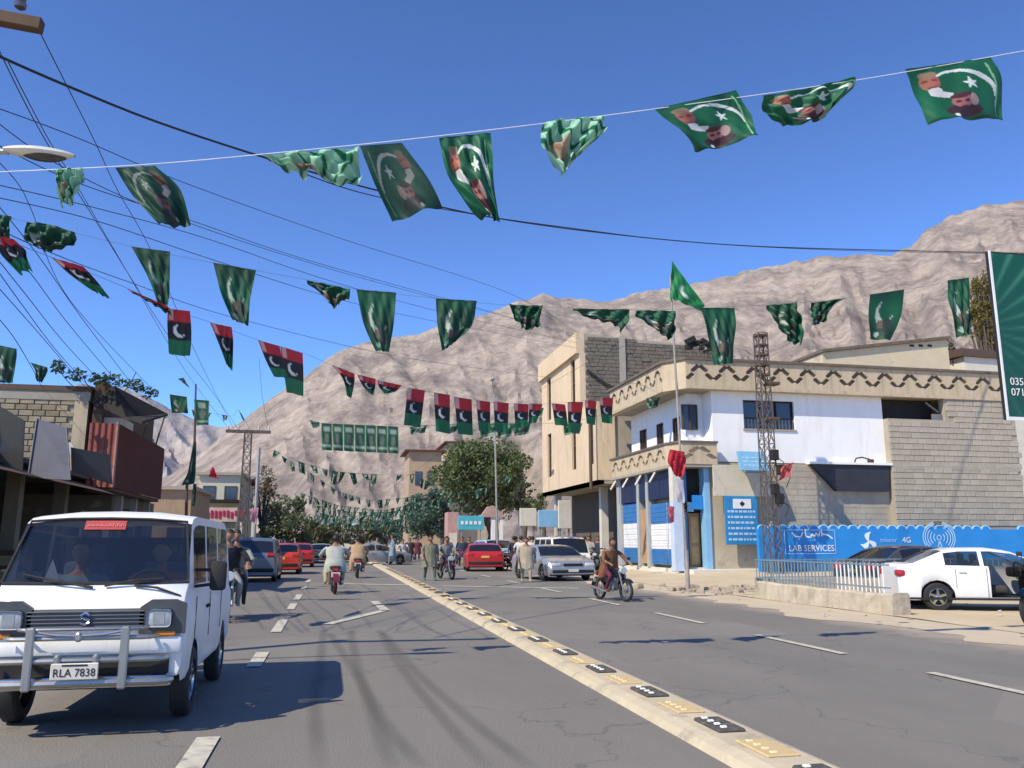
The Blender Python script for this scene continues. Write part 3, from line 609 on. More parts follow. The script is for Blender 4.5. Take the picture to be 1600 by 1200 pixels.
# ================================================================== painted boundary wall (blue) with adverts
bx0 = 16.95; by = 31.6
W1 = thing('painted_wall', 'bright blue painted wall with white phone network adverts and scalloped top', 'wall', (bx0, by, 0))
def Q(mb, name, m, parent=W1, **k): shift(mb, (-bx0, -by, 0)); return mb.build(name, m, parent, **k)
Q(MB().box(bx0, 31.5, by, by+.2, 0, 2.02), 'wall', blue_paint)
lowm = mat('blue_lower', (.03, .17, .36), .7, c2=(.07, .16, .22), scale=2.2, amt=1.3)
Q(MB().box(bx0+.02, 31.4, by-.012, by, 0, .72), 'lower_band', lowm)
me = None
x = bx0; i = 0
sc_ = MB()
poly = [(0, 0)]+[(.22+.22*cos(pi-pi*k/8), .0+.17*sin(pi*k/8)) for k in range(9)]+[(.44, 0)]
me = MB().prism([(.22+.22*cos(pi-pi*k/8), .17*sin(pi*k/8)) for k in range(9)], 0, .12).mesh('scallop', blue_paint)
me2 = MB().prism([(.22+.225*cos(pi-pi*k/8), .175*sin(pi*k/8)) for k in range(9)]+[(.22+.18*cos(pi*k/8), .13*sin(pi*k/8)) for k in range(9)], -.01, .06).mesh('scallop_edge', mat('scallop_pale', (.35, .62, .82), .6))
while x < 31.2:
    if not (27.7 < x < 29.2): o = inst('scallop', me, W1, (x-bx0, .04, 2.02)); inst('scallop_edge', me2, o)
    x += .46
# adverts
def at_wall(px, py): return Y(px, py, by)
tx = text_mb('LAB SERVICES', .36); c = at_wall(1268, 857); shift(tx, (c.x, by-.02, c.z)); tx.v = [(c.x+(p[0]-c.x)*.95, p[1], p[2]) for p in tx.v]; Q(tx, 'lettering', white_paint)
tx = text_mb('telenor', .27); c = at_wall(1388, 844); shift(tx, (c.x, by-.02, c.z)); Q(tx, 'lettering', mat('pale_print', (.3, .55, .8), .6))
tx = text_mb('4G', .33); c = at_wall(1413, 844); shift(tx, (c.x+.1, by-.02, c.z)); Q(tx, 'lettering', white_paint)
c = at_wall(1268, 838)
scr = MB()
def ribbon(pts, wd, mb, y=by-.02):
    for a, b in zip(pts, pts[1:]):
        d = hypot(b[0]-a[0], b[1]-a[1]) or 1; nx_, nz_ = -(b[1]-a[1])/d*wd/2, (b[0]-a[0])/d*wd/2
        mb.add([(a[0]+nx_, y, a[1]+nz_), (a[0]-nx_, y, a[1]-nz_), (b[0]-nx_, y, b[1]-nz_), (b[0]+nx_, y, b[1]+nz_)], [(0, 1, 2, 3)])
for pts in ([(-.9, .15), (-.75, .0), (-.5, -.03), (-.4, .18)], [(-.3, .3), (-.28, .0), (-.05, -.05), (.0, .12), (.12, -.02), (.2, .15), (.32, -.02), (.38, .2)], [(.5, .1), (.75, .05), (.95, -.1)], [(.45, .3), (.47, 0)], [(-.15, .3), (-.1, .32)], [(.1, -.15), (.16, -.15)], [(-.62, -.12), (-.56, -.12)]):
    ribbon([(c.x+p[0], c.z+p[1]) for p in pts], .06, scr)
Q(scr, 'script_lettering', white_paint)
fr = MB(); a = at_wall(1225, 828); b = at_wall(1306, 865)
ribbon([(a.x, a.z), (b.x, a.z), (b.x, b.z), (a.x, b.z), (a.x, a.z)], .035, fr, by-.018); Q(fr, 'advert_border', mat('scallop_pale', (.35, .62, .82)))
# three-bladed emblem
c = at_wall(1357, 846); em = MB()
for k, (a_, L_) in enumerate(((70, .42), (195, .42), (300, .46))):
    a_ = radians(a_); pts = []
    for j in range(11):
        t = j/10; wd = .13*sin(pi*min(1, .15+t*.85))**.7; bend = .12*sin(pi*t)
        pts.append((t*L_, wd+bend))
    for j in range(10, -1, -1):
        t = j/10; wd = .06*sin(pi*min(1, .15+t*.85)); pts.append((t*L_, -wd+.12*sin(pi*t)*.8))
    em.prism([(c.x+p[0]*cos(a_)-p[1]*sin(a_), c.z+p[0]*sin(a_)+p[1]*cos(a_)) for p in pts], by-.022-.001*k, by-.014)
Q(em, 'emblem', mat('emblem_white', (.75, .88, .95), .5))
# broadcast symbol
c = at_wall(1467, 840); sy = MB()
for R_ in (.26, .42, .56, .68, .78):
    for s_ in (1, -1):
        if R_ > .6: ang = [radians(-50+i*12) for i in range(14)]
        else: ang = [radians(-42+i*84/8) for i in range(9)]
        ribbon([(c.x+s_*R_*cos(t), c.z+R_*sin(t)*.85) for t in ang], .045, sy)
ribbon([(c.x+.1*cos(t*pi/6), c.z+.1*sin(t*pi/6)) for t in range(13)], .05, sy)
ribbon([(c.x, c.z-.1), (c.x-.18, c.z-.7)], .05, sy); ribbon([(c.x, c.z-.1), (c.x+.18, c.z-.7)], .05, sy); ribbon([(c.x-.1, c.z-.42), (c.x+.1, c.z-.42)], .04, sy)
Q(sy, 'antenna_symbol', mat('symbol_pale', (.45, .72, .9), .6))

# ------------------------------------------------------------------ signs hung on the building
def board(name, label, px0, py0, px1, py1, yy, th, m, cat='sign', tilt=0):
    a = Y(px0, py0, yy); b = Y(px1, py1, yy); o = thing(name, label, cat, ((a.x+b.x)/2, yy, b.z)); o.rotation_euler = (tilt, 0, 0)
    w_, h_ = b.x-a.x, a.z-b.z; MB().bbox(0, 0, h_/2, w_, th, h_, .01).build('board', m, o); return o, w_, h_
o, w_, h_ = board('notice_board', 'tall blue notice board with small white heading panel beside the doorway', 1131, 775, 1186, 851, 32.95, .06, mat('board_blue', (.03, .25, .55), .5, scale=3))
MB().bbox(.05, -.04, h_*.84, w_*.55, .02, h_*.2, .005).build('heading_panel', white_paint, o)
MB().prism([(.05, h_*.78), (.05-.13, h_*.84), (.05, h_*.9), (.05+.13, h_*.84)], -.055, -.05).build('emblem', dark, o)
random.seed(3); m_ = MB()
for r_ in range(6):
    z = h_*(.66-r_*.115); x = -w_*.42
    while x < w_*.4:
        l = random.uniform(.06, .22); m_.box(x, min(x+l, w_*.42), -.036, -.031, z, z+h_*.045); x += l+.05
m_.build('text_lines', mat('pale_line', (.5, .68, .85), .6), o)
o, w_, h_ = board('cream_board', 'wide cream painted board above the blue notice board', 1113, 726, 1205, 776, 33.0, .08, mat('cream_board', (.62, .56, .44), .7, scale=2, c2=(.5, .46, .37), dirt=(.4, .38, .33), dscale=2))
o, w_, h_ = board('hanging_sign', 'pale blue sign panel tilted out from the wall on a bracket', 1155, 702, 1202, 736, 32.4, .05, mat('sign_pale_blue', (.2, .45, .66), .4, scale=3), tilt=-.35)
random.seed(9); m_ = MB()
for r_ in range(3):
    x = -w_*.35
    while x < w_*.3:
        l = random.uniform(.06, .2); m_.box(x, x+l, -.031, -.026, h_*(.65-r_*.2), h_*(.65-r_*.2)+.05); x += l+.05
m_.build('text_lines', mat('sign_line', (.45, .66, .8), .6), o)
m_ = MB().tube([(w_*.4, 0, .02), (w_*.55, .55, .25)], .025, 6).tube([(-w_*.2, 0, .02), (-w_*.2, .6, .3)], .025, 6); m_.build('bracket', steel_dark, o)
m_ = MB().add([(-w_*.3, .04, -.02), (w_*.35, .04, -.02), (-w_*.1, .3, -.75)], [(0, 1, 2)]); m_.add([(-w_*.3, .07, -.02), (w_*.35, .07, -.02), (-w_*.1, .33, -.75)], [(2, 1, 0)]); m_.build('gusset', grey_metal, o)

# ------------------------------------------------------------------ low plastered wall and railing
LW = thing('low_wall', 'low cream plastered kerb wall running beside the sandy verge', 'wall', (11.25, 15.5, 0))
m_ = MB(); rows = []
for i in range(16):
    y = 15.3+i*.38; wob = noise.noise((y*.9, 0, 1))*.03; h = .43+noise.noise((y*.7, 3, 1))*.05+noise.noise((y*3, 5, 1))*.02
    rows.append([(11.05+wob, y, -.02), (11.08+wob, y, h-.04), (11.13+wob, y, h), (11.42, y, h), (11.46, y, h-.04), (11.46, y, -.02)])
m_.grid(rows); m_.add(rows[0], [(0, 1, 2, 3, 4, 5)]); m_.add(rows[-1], [(5, 4, 3, 2, 1, 0)])
# it turns away from the road at its far end
rows = []
for i in range(20):
    x = 11.25+i*.45; h = .5+noise.noise((x*.7, 6, 1))*.05
    rows.append([(x, 21.05, -.02), (x, 21.07, h), (x, 21.3, h), (x, 21.32, -.02)])
m_.grid(rows)
shift(m_, (-11.25, -15.5, 0)); m_.build('wall', mat('cream_plaster', (.54, .47, .36), .9, c2=(.36, .31, .24), scale=2.6, bump=.8, bscale=12, dirt=(.28, .24, .18), dscale=1.8, dthr=.54, streak=(.3, .26, .2)), LW, smooth=30)
FN = thing('railing', 'thin upright metal railing standing on the low wall before the blue wall', 'fence', (11.25, 15.5, .42))
bar = MB().tube([(0, 0, -.02), (0, 0, .6)], .014, 6).mesh('bar', mat('rail_blue', (.1, .2, .3), .6, c2=(.2, .25, .27), scale=3), smooth=True)
bar_w = MB().tube([(0, 0, -.02), (0, 0, .6)], .016, 6).mesh('bar', white_paint, smooth=True)
for i in range(37): inst('bar', bar_w if i < 12 else bar, FN, (0, .3+i*.15, 0))
for i in range(40): inst('bar', bar, FN, (.25+i*.2, 5.7, 0))
MB().box(-.02, .02, .1, 5.75, .56, .59).box(.02, 8.2, 5.69, 5.71, .56, .59).box(-.02, .02, .1, 5.75, .1, .125).box(.02, 8.2, 5.69, 5.71, .1, .125).build('rail', mat('rail_blue', (.1, .2, .3)), FN)

# rubble by the pole
random.seed(21)
rub = MB()
for i in range(60):
    x = random.gauss(11.6, .9); y = random.gauss(24.6, 1.1); s_ = random.uniform(.04, .22)
    rub.bbox(x, y, s_*.25, s_*1.4, s_, s_*.7, s_*.15, rot=Matrix.Rotation(random.random()*3, 3, 'Z') @ Matrix.Rotation(random.uniform(-.5, .5), 3, 'X'))
for i in range(140):
    x = random.uniform(9.8, 16); y = random.uniform(9, 31); s_ = random.uniform(.015, .06)
    rub.bbox(x, y, s_*.25, s_*1.4, s_, s_*.6, s_*.15, rot=Matrix.Rotation(random.random()*3, 3, 'Z'))
lit = MB(); random.seed(8)
for i in range(45):
    x = random.uniform(9.6, 15); y = random.uniform(8, 30); s_ = random.uniform(.04, .13); a_ = random.random()*3
    q_ = [Vector((s_*cos(a_+k*pi/2)*random.uniform(.6, 1.2), s_*sin(a_+k*pi/2)*random.uniform(.6, 1.2), .03+random.uniform(0, .05))) for k in range(4)]
    lit.add([Vector((x, y, 0))+p for p in q_], [(0, 1, 2), (0, 2, 3)])
tag(lit.build('litter', mat('litter', (.6, .56, .5), .8, c2=(.2, .22, .25), scale=1.3, amt=2), None, fix=False), 'scraps of paper and plastic blown along the verge', 'litter', kind='stuff')
tag(rub.build('rubble', mat('rubble', (.42, .36, .28), .95, c2=(.27, .22, .17), scale=3, bump=.5)), 'loose stones and broken concrete scattered over the sandy verge', 'rubble', kind='stuff')

# ------------------------------------------------------------------ green billboard at the right edge
bbx = Y(1549, 392, 13.5); bbb = Y(1573, 655, 13.5)
BB = thing('billboard', 'large dark green billboard with white edge and phone numbers', 'sign', (bbb.x, 13.5, bbb.z))
hh = bbx.z-bbb.z; ww = 3.4
def bb_print(u, v):
    # sunburst of pale rays over green
    a = atan2(v-.52, u+.15); r = hypot(v-.52, u+.15); ray = (sin(a*26)*.5+.5)**6*(1 if v > .35 else .25)
    g_ = (.004, .06+.015*v, .036); return tuple(lerp(g_[i], (.12, .42, .25)[i], ray*.55*min(1, r*1.2)) for i in range(3))
def print_grid(fn, nx, nz, P3, name='print'):
    mb = MB(); rows = [[P3(i/nx, j/nz) for i in range(nx+1)] for j in range(nz+1)]; mb.grid(rows)
    me = bpy.data.meshes.new(name); me.from_pydata(mb.v, [], mb.f)
    ca = me.color_attributes.new('print', 'FLOAT_COLOR', 'POINT'); cs = []
    for j in range(nz+1):
        for i in range(nx+1): cs += list(fn(i/nx, j/nz))+[1]
    ca.data.foreach_set('color', cs); return me
cloth = vcol_mat('flag_cloth'); vinyl = vcol_mat('printed_vinyl', .35, 0)
MB().bbox(ww/2, .05, hh/2, ww, .08, hh, .01).build('panel', dark, BB)
me = print_grid(bb_print, 60, 70, lambda u, v: (u*(ww-.12)+.06, -.004, v*(hh-.1)+.06)); me.materials.append(vinyl); o = bpy.data.objects.new('printed_face', me); col.objects.link(o); o.parent = BB
MB().box(0, .045, -.02, 0, -.02, hh).box(.045, ww, -.02, 0, -.02, .05).build('white_border', white_paint, BB)
for s_, z_ in (('0355', .74), ('0712', .53)):
    tx = text_mb(s_, .21, .002); shift(tx, (.37, -.012, z_)); tx.build('lettering', white_paint, BB)
MB().tube([(.9, .18, -bbb.z), (.9, .18, hh)], .06, 10).tube([(2.7, .18, -bbb.z), (2.7, .18, hh)], .06, 10).build('post', steel_dark, BB) if False else MB().tube([(2.2, .2, -bbb.z), (2.2, .2, hh)], .08, 10).build('post', steel_dark, BB)
# ================================================================== shops on the left
LS = thing('block_shop', 'flat roofed shop with bare block upper wall and dark open front', 'building', (-7, 26, 0))
def PL(mb, name, m, parent=LS, **k): shift(mb, (7, -26, 0)); return mb.build(name, m, parent, **k)
wl = Y(0, 600, 26); wr = Y(141, 600, 26); zb_ = Y(60, 725, 26).z; zt_ = Y(60, 602, 26).z
print('left wall', wl, wr, zb_, zt_)
bwl = PL(MB().box(-16, wr.x, 26.0, 26.4, zb_-.4, zt_-.15).box(wr.x-.4, wr.x, 26.4, 33, zb_-.4, zt_-.15), 'upper_wall', mortar)
random.seed(2)
bl_ = [MB().bbox(0, 0, 0, l, .06, .15, .015).mesh('block', block_left) for l in (.3, .36)]
z = zb_-.35; r_ = 0; n = 0
while z < zt_-.55:
    x = wr.x-.35-(r_ % 2)*.17
    while x > wl.x-.6 and n < 296:
        k = random.choice((0, 1)); l = (.3, .36)[k]
        inst('block', bl_[k], bwl, (x-l/2+7, -.02+random.uniform(-.012, .012), z+.08)); n += 1; x -= l+.02
    z += .172; r_ += 1
PL(MB().box(-16, wr.x+.05, 25.93, 26.5, zt_-.42, zt_-.15), 'ring_beam', concrete)
PL(MB().box(-16, wr.x+.1, 25.9, 33, zt_-.15, zt_), 'roof_slab', steel_dark)
PL(MB().box(wr.x-.35, wr.x+.02, 25.94, 26.0, zb_-.4, zt_-.42), 'corner_pier', plaster_band)
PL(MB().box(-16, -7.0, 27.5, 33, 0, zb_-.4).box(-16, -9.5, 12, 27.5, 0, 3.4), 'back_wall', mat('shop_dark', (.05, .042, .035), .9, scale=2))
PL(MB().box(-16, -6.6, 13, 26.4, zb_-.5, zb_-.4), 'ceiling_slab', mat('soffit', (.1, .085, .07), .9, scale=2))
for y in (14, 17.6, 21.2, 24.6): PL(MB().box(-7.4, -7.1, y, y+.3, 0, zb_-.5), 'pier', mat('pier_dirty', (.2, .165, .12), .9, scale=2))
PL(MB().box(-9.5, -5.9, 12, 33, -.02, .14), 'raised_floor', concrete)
# goods in the dim shop fronts
random.seed(31)
for i in range(16):
    x = random.uniform(-8.8, -6.6); y = 15+i*.75; h = random.uniform(.4, 1.3)
    o = thing('goods_crate', 'stacked crate of goods in the dim shop front behind the white van', 'crate', (x, y, .14), random.uniform(-.2, .2), 'crates in the dim shop fronts')
    cm = random.choice((wood, dark_wood, grey_metal, rust))
    MB().bbox(0, 0, h/2, .5, .45, h, .015).build('box', cm, o)
    m_ = MB()
    for k in range(3): m_.box(-.27, .27, -.245, -.226, h*(.12+.3*k), h*(.3+.3*k))
    m_.build('slats', mat('crate_slat', (.35, .24, .13), .8), o)
# hanging sheet metal boards
def quad_board(name, label, pts, yy, m, th=.06, cat='awning', ribs=4):
    ps = [Y(x, y, yy+dy) for x, y, dy in pts]; o = thing(name, label, cat, ps[3]); d = Vector((0, th, 0)); q = [p-ps[3] for p in ps]
    mb = MB().add([*q, *[p+d for p in q]], [(0, 1, 2, 3), (7, 6, 5, 4), (0, 4, 5, 1), (1, 5, 6, 2), (2, 6, 7, 3), (3, 7, 4, 0)]); mb.build('sheet', m, o)
    for k in range(ribs+1):
        mb = MB(); t = k/ribs; a = q[0].lerp(q[1], t); b = q[3].lerp(q[2], t); mb.tube([a-Vector((0, .012, 0)), b-Vector((0, .012, 0))], .018, 5).build('rib', m, o)
    return o
quad_board('metal_awning', 'grey sheet metal awning panel cut off by the left edge', [(-60, 600, 0), (38, 657, 0), (34, 735, .4), (-60, 700, .4)], 18.0, mat('awning_grey', (.1, .105, .1), .6, metal=.2, scale=2, c2=(.15, .13, .1)), ribs=2)
quad_board('metal_awning', 'blue grey sheet metal panel hanging upright below the block wall', [(58, 654, 0), (104, 668, 0), (110, 750, -.3), (44, 746, -.3)], 19.5, mat('blue_grey_sheet', (.13, .14, .18), .6, metal=.2, scale=2, c2=(.1, .105, .13)), ribs=1)
quad_board('metal_awning', 'small tilted grey tin panel beside the rust red balcony', [(112, 699, 0), (171, 710, 0), (175, 757, .3), (113, 738, .3)], 20.5, mat('tin_grey', (.12, .12, .125), .6, metal=.2, scale=2, c2=(.09, .09, .09)), ribs=1)
quad_board('white_board', 'small white board wedged between two grey metal awnings', [(103, 690, 0), (112, 692, 0), (121, 711, 0), (106, 712, 0)], 21.5, off_white, ribs=1)
# long dark valance under the awnings
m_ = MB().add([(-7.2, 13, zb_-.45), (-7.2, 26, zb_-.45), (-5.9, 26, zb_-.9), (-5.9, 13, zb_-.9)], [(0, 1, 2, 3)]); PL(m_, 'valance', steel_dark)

# rust red projecting balcony room with a tin canopy
RK = thing('tin_balcony', 'rust red corrugated tin balcony jutting out over the pavement', 'balcony', (-6, 25, 0))
def PR(mb, name, m, parent=RK, **k): shift(mb, (6, -25, 0)); return mb.build(name, m, parent, **k)
c0 = X(185, 662, -6); c1 = X(185, 768, -6); e0 = X(260, 700, -6)
xl = Y(141, 660, c0.y).x; zt2, zb2 = c0.z, 2.95; yf2 = 31.4
def corr(x0, x1, y0, y1, z0, z1, pitch=.16, dep=.03):
    mb = MB(); L_ = hypot(x1-x0, y1-y0); n = int(L_/pitch*4); ux, uy = (x1-x0)/L_, (y1-y0)/L_; rows = []
    for i in range(n+1):
        t = L_*i/n; o_ = dep*(1 if i % 4 in (1, 2) else 0); rows.append([(x0+ux*t+uy*o_, y0+uy*t-ux*o_, z0), (x0+ux*t+uy*o_, y0+uy*t-ux*o_, z1)])
    return mb.grid(rows)
PR(corr(xl, -6, c0.y, c0.y, zb2, zt2), 'end_sheet', mat('red_tin', (.27, .065, .042), .7, c2=(.18, .04, .028), scale=1.5, dirt=(.3, .13, .08), dscale=2))
PR(corr(-6, -6, c0.y, yf2, zb2, zt2), 'side_sheet', rust)  # darker red than the end sheet: this face's shade is in the colour
PR(MB().box(xl, -6.05, c0.y+.05, yf2, zb2-.1, zb2), 'floor', dark_wood)
PR(MB().box(xl, -6.03, c0.y+.03, yf2, zt2-.06, zt2), 'top_rail', steel_dark)
PR(MB().tube([(-6.0, c0.y-.03, zb2), (-6.0, c0.y-.03, zt2+.05)], .045, 6), 'corner_post', mat('post_pale', (.4, .2, .15), .7))
cp = [Y(140, 605, 25.2), Y(185, 603, 25.2), X(262, 652, -5.1), X(220, 662, -5.6)]
rf = MB().add([(xl-.1, 25.2, Y(141, 640, 25.2).z+.2), (-6.9, 25.0, Y(178, 605, 25.2).z), (-4.9, 29.6, 5.7), (-5.35, 27.3, 5.35), (xl-.1, 25.25, Y(141, 640, 25.2).z+.25), (-6.9, 25.05, Y(178, 605, 25.2).z+.06), (-4.9, 29.6, 5.76), (-5.35, 27.3, 5.41)], [(0, 1, 2, 3), (4, 5, 6, 7), (0, 1, 5, 4), (1, 2, 6, 5), (2, 3, 7, 6), (3, 0, 4, 7)])
def Xp(px, py, x): p = X(px, py, x); return (p.x, p.y, p.z)
t1 = Y(178, 606, 26.0); t2 = Xp(262, 650, -5.2); t3 = Xp(222, 662, -5.2); t4 = Y(140, 628, 26.0); t5 = Y(196, 655, 25.4)
fv = [tuple(t4), tuple(t1), t2, t3, tuple(t5)]
PR(MB().add(fv+[(p[0], p[1]+.02, p[2]+.07) for p in fv], [(0, 1, 2, 3, 4), (9, 8, 7, 6, 5), (0, 5, 6, 1), (1, 6, 7, 2), (2, 7, 8, 3), (3, 8, 9, 4), (4, 9, 5, 0)]), 'canopy', mat('tar_sheet', (.02, .016, .014), .9, scale=4))
PR(MB().box(xl, -7.0, 26.0, 33, zt2, zt2+1.4), 'rear_wall', dark_wood)
for px, ya in ((222, 28.0), (247, 30.0)):
    PR(MB().tube([(-6.0, ya, zt2), (-5.8, ya, zt2+.95)], .03, 6), 'canopy_post', steel_dark)
PR(MB().box(-6.9, -6.2, 26.2, 27.5, zt2, zt2+.35), 'white_sack', off_white)
# dim shop below the balcony
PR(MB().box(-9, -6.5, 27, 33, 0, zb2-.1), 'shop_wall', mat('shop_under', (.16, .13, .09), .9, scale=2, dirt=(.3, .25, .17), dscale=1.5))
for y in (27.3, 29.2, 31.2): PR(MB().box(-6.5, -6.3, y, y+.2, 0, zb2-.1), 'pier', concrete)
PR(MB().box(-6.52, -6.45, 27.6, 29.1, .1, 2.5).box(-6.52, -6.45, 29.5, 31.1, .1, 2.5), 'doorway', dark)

# roof plants on the canopy: strings of leaves
random.seed(41)
def leaf_cloud(mb, c, r, n, s, zsc=.7, m=0):
    for i in range(n):
        while True:
            p = Vector((random.uniform(-1, 1), random.uniform(-1, 1), random.uniform(-1, 1)))
            if p.length < 1: break
        p = Vector((p.x*r[0], p.y*r[1], p.z*r[2]))+Vector(c); q = Vector((random.gauss(0, 1), random.gauss(0, 1), random.gauss(0, 1))).normalized(); u = q.orthogonal().normalized(); v = q.cross(u); l = s*random.uniform(.6, 1.3)
        mb.add([p-u*l*.5, p+v*l*.28, p+u*l*.5, p-v*l*.28], [(0, 1, 2, 3)], m)
    return mb
leafm = mat('leaf_roof', (.09, .15, .06), .6, c2=(.04, .08, .03), scale=2, trans=.3, rnd=.1)
RP = thing('roof_plant', 'sprawling leafy creeper on the roof edge above the tin balcony', 'plant', Y(170, 606, 25.6))
m_ = MB()
for dx, dz, r in ((-.9, .35, .3), (-.3, .25, .3), (.2, .2, .35), (.7, .1, .25), (-1.4, .55, .2), (1.1, -.1, .25)): leaf_cloud(m_, (dx, 0, dz), (r, .3, .2), 110, .12)
m_.build('leaves', leafm, RP)
st = MB()
for dx in (-1.4, -.8, 0, .7): st.tube([(dx*.6, 0, -.1), (dx*.8, .05, .15), (dx, 0, .5)], .012, 5)
st.build('stem', dark_wood, RP)

# ================================================================== further buildings on the left
def house(name, label, x0, x1, y0, y1, h, wm, rm, wins=(), group=None, side='left', over=.25):
    o = thing(name, label, 'building', ((x0+x1)/2, y0, 0), 0, group); cx = (x0+x1)/2
    MB().box(x0-cx, x1-cx, 0, y1-y0, -.05, h).build('wall', wm, o)
    MB().box(x0-cx-over, x1-cx+over, -over, y1-y0+over, h, h+.18).build('roof', rm, o)
    for (a, b, c, d, face) in wins:
        if face == 'f':
            wo = MB().box(a, b, -.02, .04, c, d).build('window', house_glass, o); MB().box(a-.06, a, -.05, .04, c, d).box(b, b+.06, -.05, .04, c, d).box(a-.06, b+.06, -.05, .04, d, d+.06).box(a-.06, b+.06, -.07, .04, c-.06, c).build('frame', dark_wood, wo)
        else:
            s_ = 1 if face == 'r' else -1; xx = (x1-x0)/2*s_
            wo = MB().box(xx-.03, xx+.03, a, b, c, d).build('window', house_glass, o); MB().box(xx-.05, xx+.05, a-.06, a, c, d).box(xx-.05, xx+.05, b, b+.06, c, d).box(xx-.05, xx+.05, a-.06, b+.06, d, d+.06).build('frame', dark_wood, wo)
    return o
cream = mat('plaster_cream', (.58, .55, .42), .85, c2=(.48, .45, .34), scale=.6, dirt=(.35, .32, .24), dscale=.6, dthr=.6)
a = Y(312, 742, 60); b = Y(376, 742, 60)
o = house('cream_building', 'cream walled building with flat top behind the red signboards', a.x, b.x, 60, 70, a.z, cream, concrete, [(-1.0, -.3, 4.3, 5.2, 'f'), (.4, 1.1, 4.3, 5.2, 'f')])
a = Y(308, 780, 58); b = Y(372, 785, 58)
o = thing('shop_canopy', 'long shop canopy with pink red lettered fascia under the cream building', 'sign', (a.x, 58, 0))
MB().box(0, b.x-a.x, 0, 2, a.z-.15, a.z).build('canopy', mat('tar_sheet', (.02, .016, .014), .9, scale=4), o)
zf = Y(340, 815, 57.8).z; MB().box(0, b.x-a.x, -.2, -.1, zf, Y(340, 793, 57.8).z).build('fascia', mat('fascia_pale', (.5, .3, .28), .7, scale=2, c2=(.6, .5, .42)), o)
random.seed(6); m_ = MB()
for i in range(12): m_.bbox(.25+i*.25, -.23, zf+.5+random.uniform(-.1, .1), .16, .04, random.uniform(.25, .55), .02)
m_.build('lettering', mat('crimson', (.45, .02, .08), .6), o)
MB().box(.1, b.x-a.x-.1, 0, .1, 0, zf).build('shop_wall', mat('shop_green', (.3, .33, .2), .8, scale=1), o)
for x in (.2, 1.5, 2.8): MB().box(x, x+.15, -.2, -.05, 0, zf).build('column', off_white, o)
# brick hut and low houses between shops and pole
a = Y(265, 765, 48); b = Y(300, 765, 48)
house('brick_shop', 'small tan brick shop beyond the tin balcony', a.x-2, b.x, 48, 55, a.z, mat('tan_brick', (.36, .26, .17), .9, scale=2.5, c2=(.27, .19, .12)), concrete, [(.5, 1.2, 1.0, 2.2, 'f')])
a = Y(385, 800, 75); b = Y(440, 800, 75)
house('white_shop', 'white shop wall behind the parked blue grey car', a.x, b.x, 75, 85, a.z, off_white, concrete, [(-.6, .2, 1.2, 2.2, 'f')])
a = Y(500, 812, 150); b = Y(560, 812, 150)
house('distant_house', 'far cream house closing the street below the bunting', a.x, b.x, 150, 160, a.z, off_white, concrete, [(-2, -1, 1.5, 3, 'f'), (1, 2, 1.5, 3, 'f')])
a = Y(380, 735, 110); b = Y(430, 735, 110)
# brown multi-storey behind the big tree
a = Y(640, 705, 105); b = Y(690, 705, 105); c = Y(700, 692, 108); d = Y(760, 692, 108)
brick_b = mat('brown_plaster', (.42, .31, .2), .9, c2=(.33, .23, .15), scale=.7)
house('brown_house', 'brown upper storey with dark eaves left of the big tree', a.x, b.x, 105, 112, a.z, brick_b, rust, [(-1.2, -.4, 8.6, 10.2, 'f'), (.3, 1.1, 8.6, 10.2, 'f'), (-1.2, -.4, 5.2, 6.8, 'f'), (.3, 1.1, 5.2, 6.8, 'f')], over=.6)
house('tan_house', 'tan house with rust red roof edge showing above the big tree', c.x, d.x, 108, 118, c.z, mat('tan_plaster', (.48, .38, .26), .9, scale=.7, c2=(.4, .31, .2)), rust, [(-1.2, -.4, 9, 10.6, 'f'), (.3, 1.1, 9, 10.6, 'f')], over=.5)
# shops and signs under the big tree
a = Y(700, 800, 66); b = Y(716, 850, 66)
o = thing('pink_pillar_shop', 'narrow pink and white shop pillar below the big tree', 'building', (a.x, 66, 0)); MB().box(0, b.x-a.x, 0, 2, 0, a.z).build('wall', mat('pink_wall', (.55, .33, .3), .8, scale=2), o); MB().box(.1, b.x-a.x-.1, -.03, 0, .2, 2.2).build('door', off_white, o)
a = Y(716, 806, 62); b = Y(756, 828, 62)
o = thing('turquoise_sign', 'turquoise shop sign panel under the dark tree', 'sign', (a.x, 62, 0)); MB().bbox((b.x-a.x)/2, 0, (a.z+b.z)/2, b.x-a.x, .12, a.z-b.z, .02).build('board', mat('turquoise', (.04, .38, .5), .5, scale=2, c2=(.1, .45, .55)), o)
m_ = MB()
for i in range(5): m_.bbox(.3+i*.33, -.08, (a.z+b.z)/2, .2, .02, .25, .005)
m_.build('lettering', white_paint, o); MB().box(.2, .3, 0, .1, 0, b.z).box(b.x-a.x-.3, b.x-a.x-.2, 0, .1, 0, b.z).build('post', galv, o)
a = Y(768, 808, 64); b = Y(786, 838, 64)
o = thing('white_gate_pillar', 'pair of white pillars beneath the dark tree with pink cap', 'pillar', (a.x, 64, 0)); MB().box(0, .3, 0, .3, 0, a.z).box(b.x-a.x-.25, b.x-a.x, 0, .3, 0, a.z).build('pillar', white_paint, o)
MB().prism([(-.9, a.z), (b.x-a.x+.2, a.z), (b.x-a.x, a.z+.25), (.1, a.z+.9), (-.3, a.z+.8)], -.1, .4).build('cap', mat('pinkish', (.5, .33, .3), .8, scale=2), o)
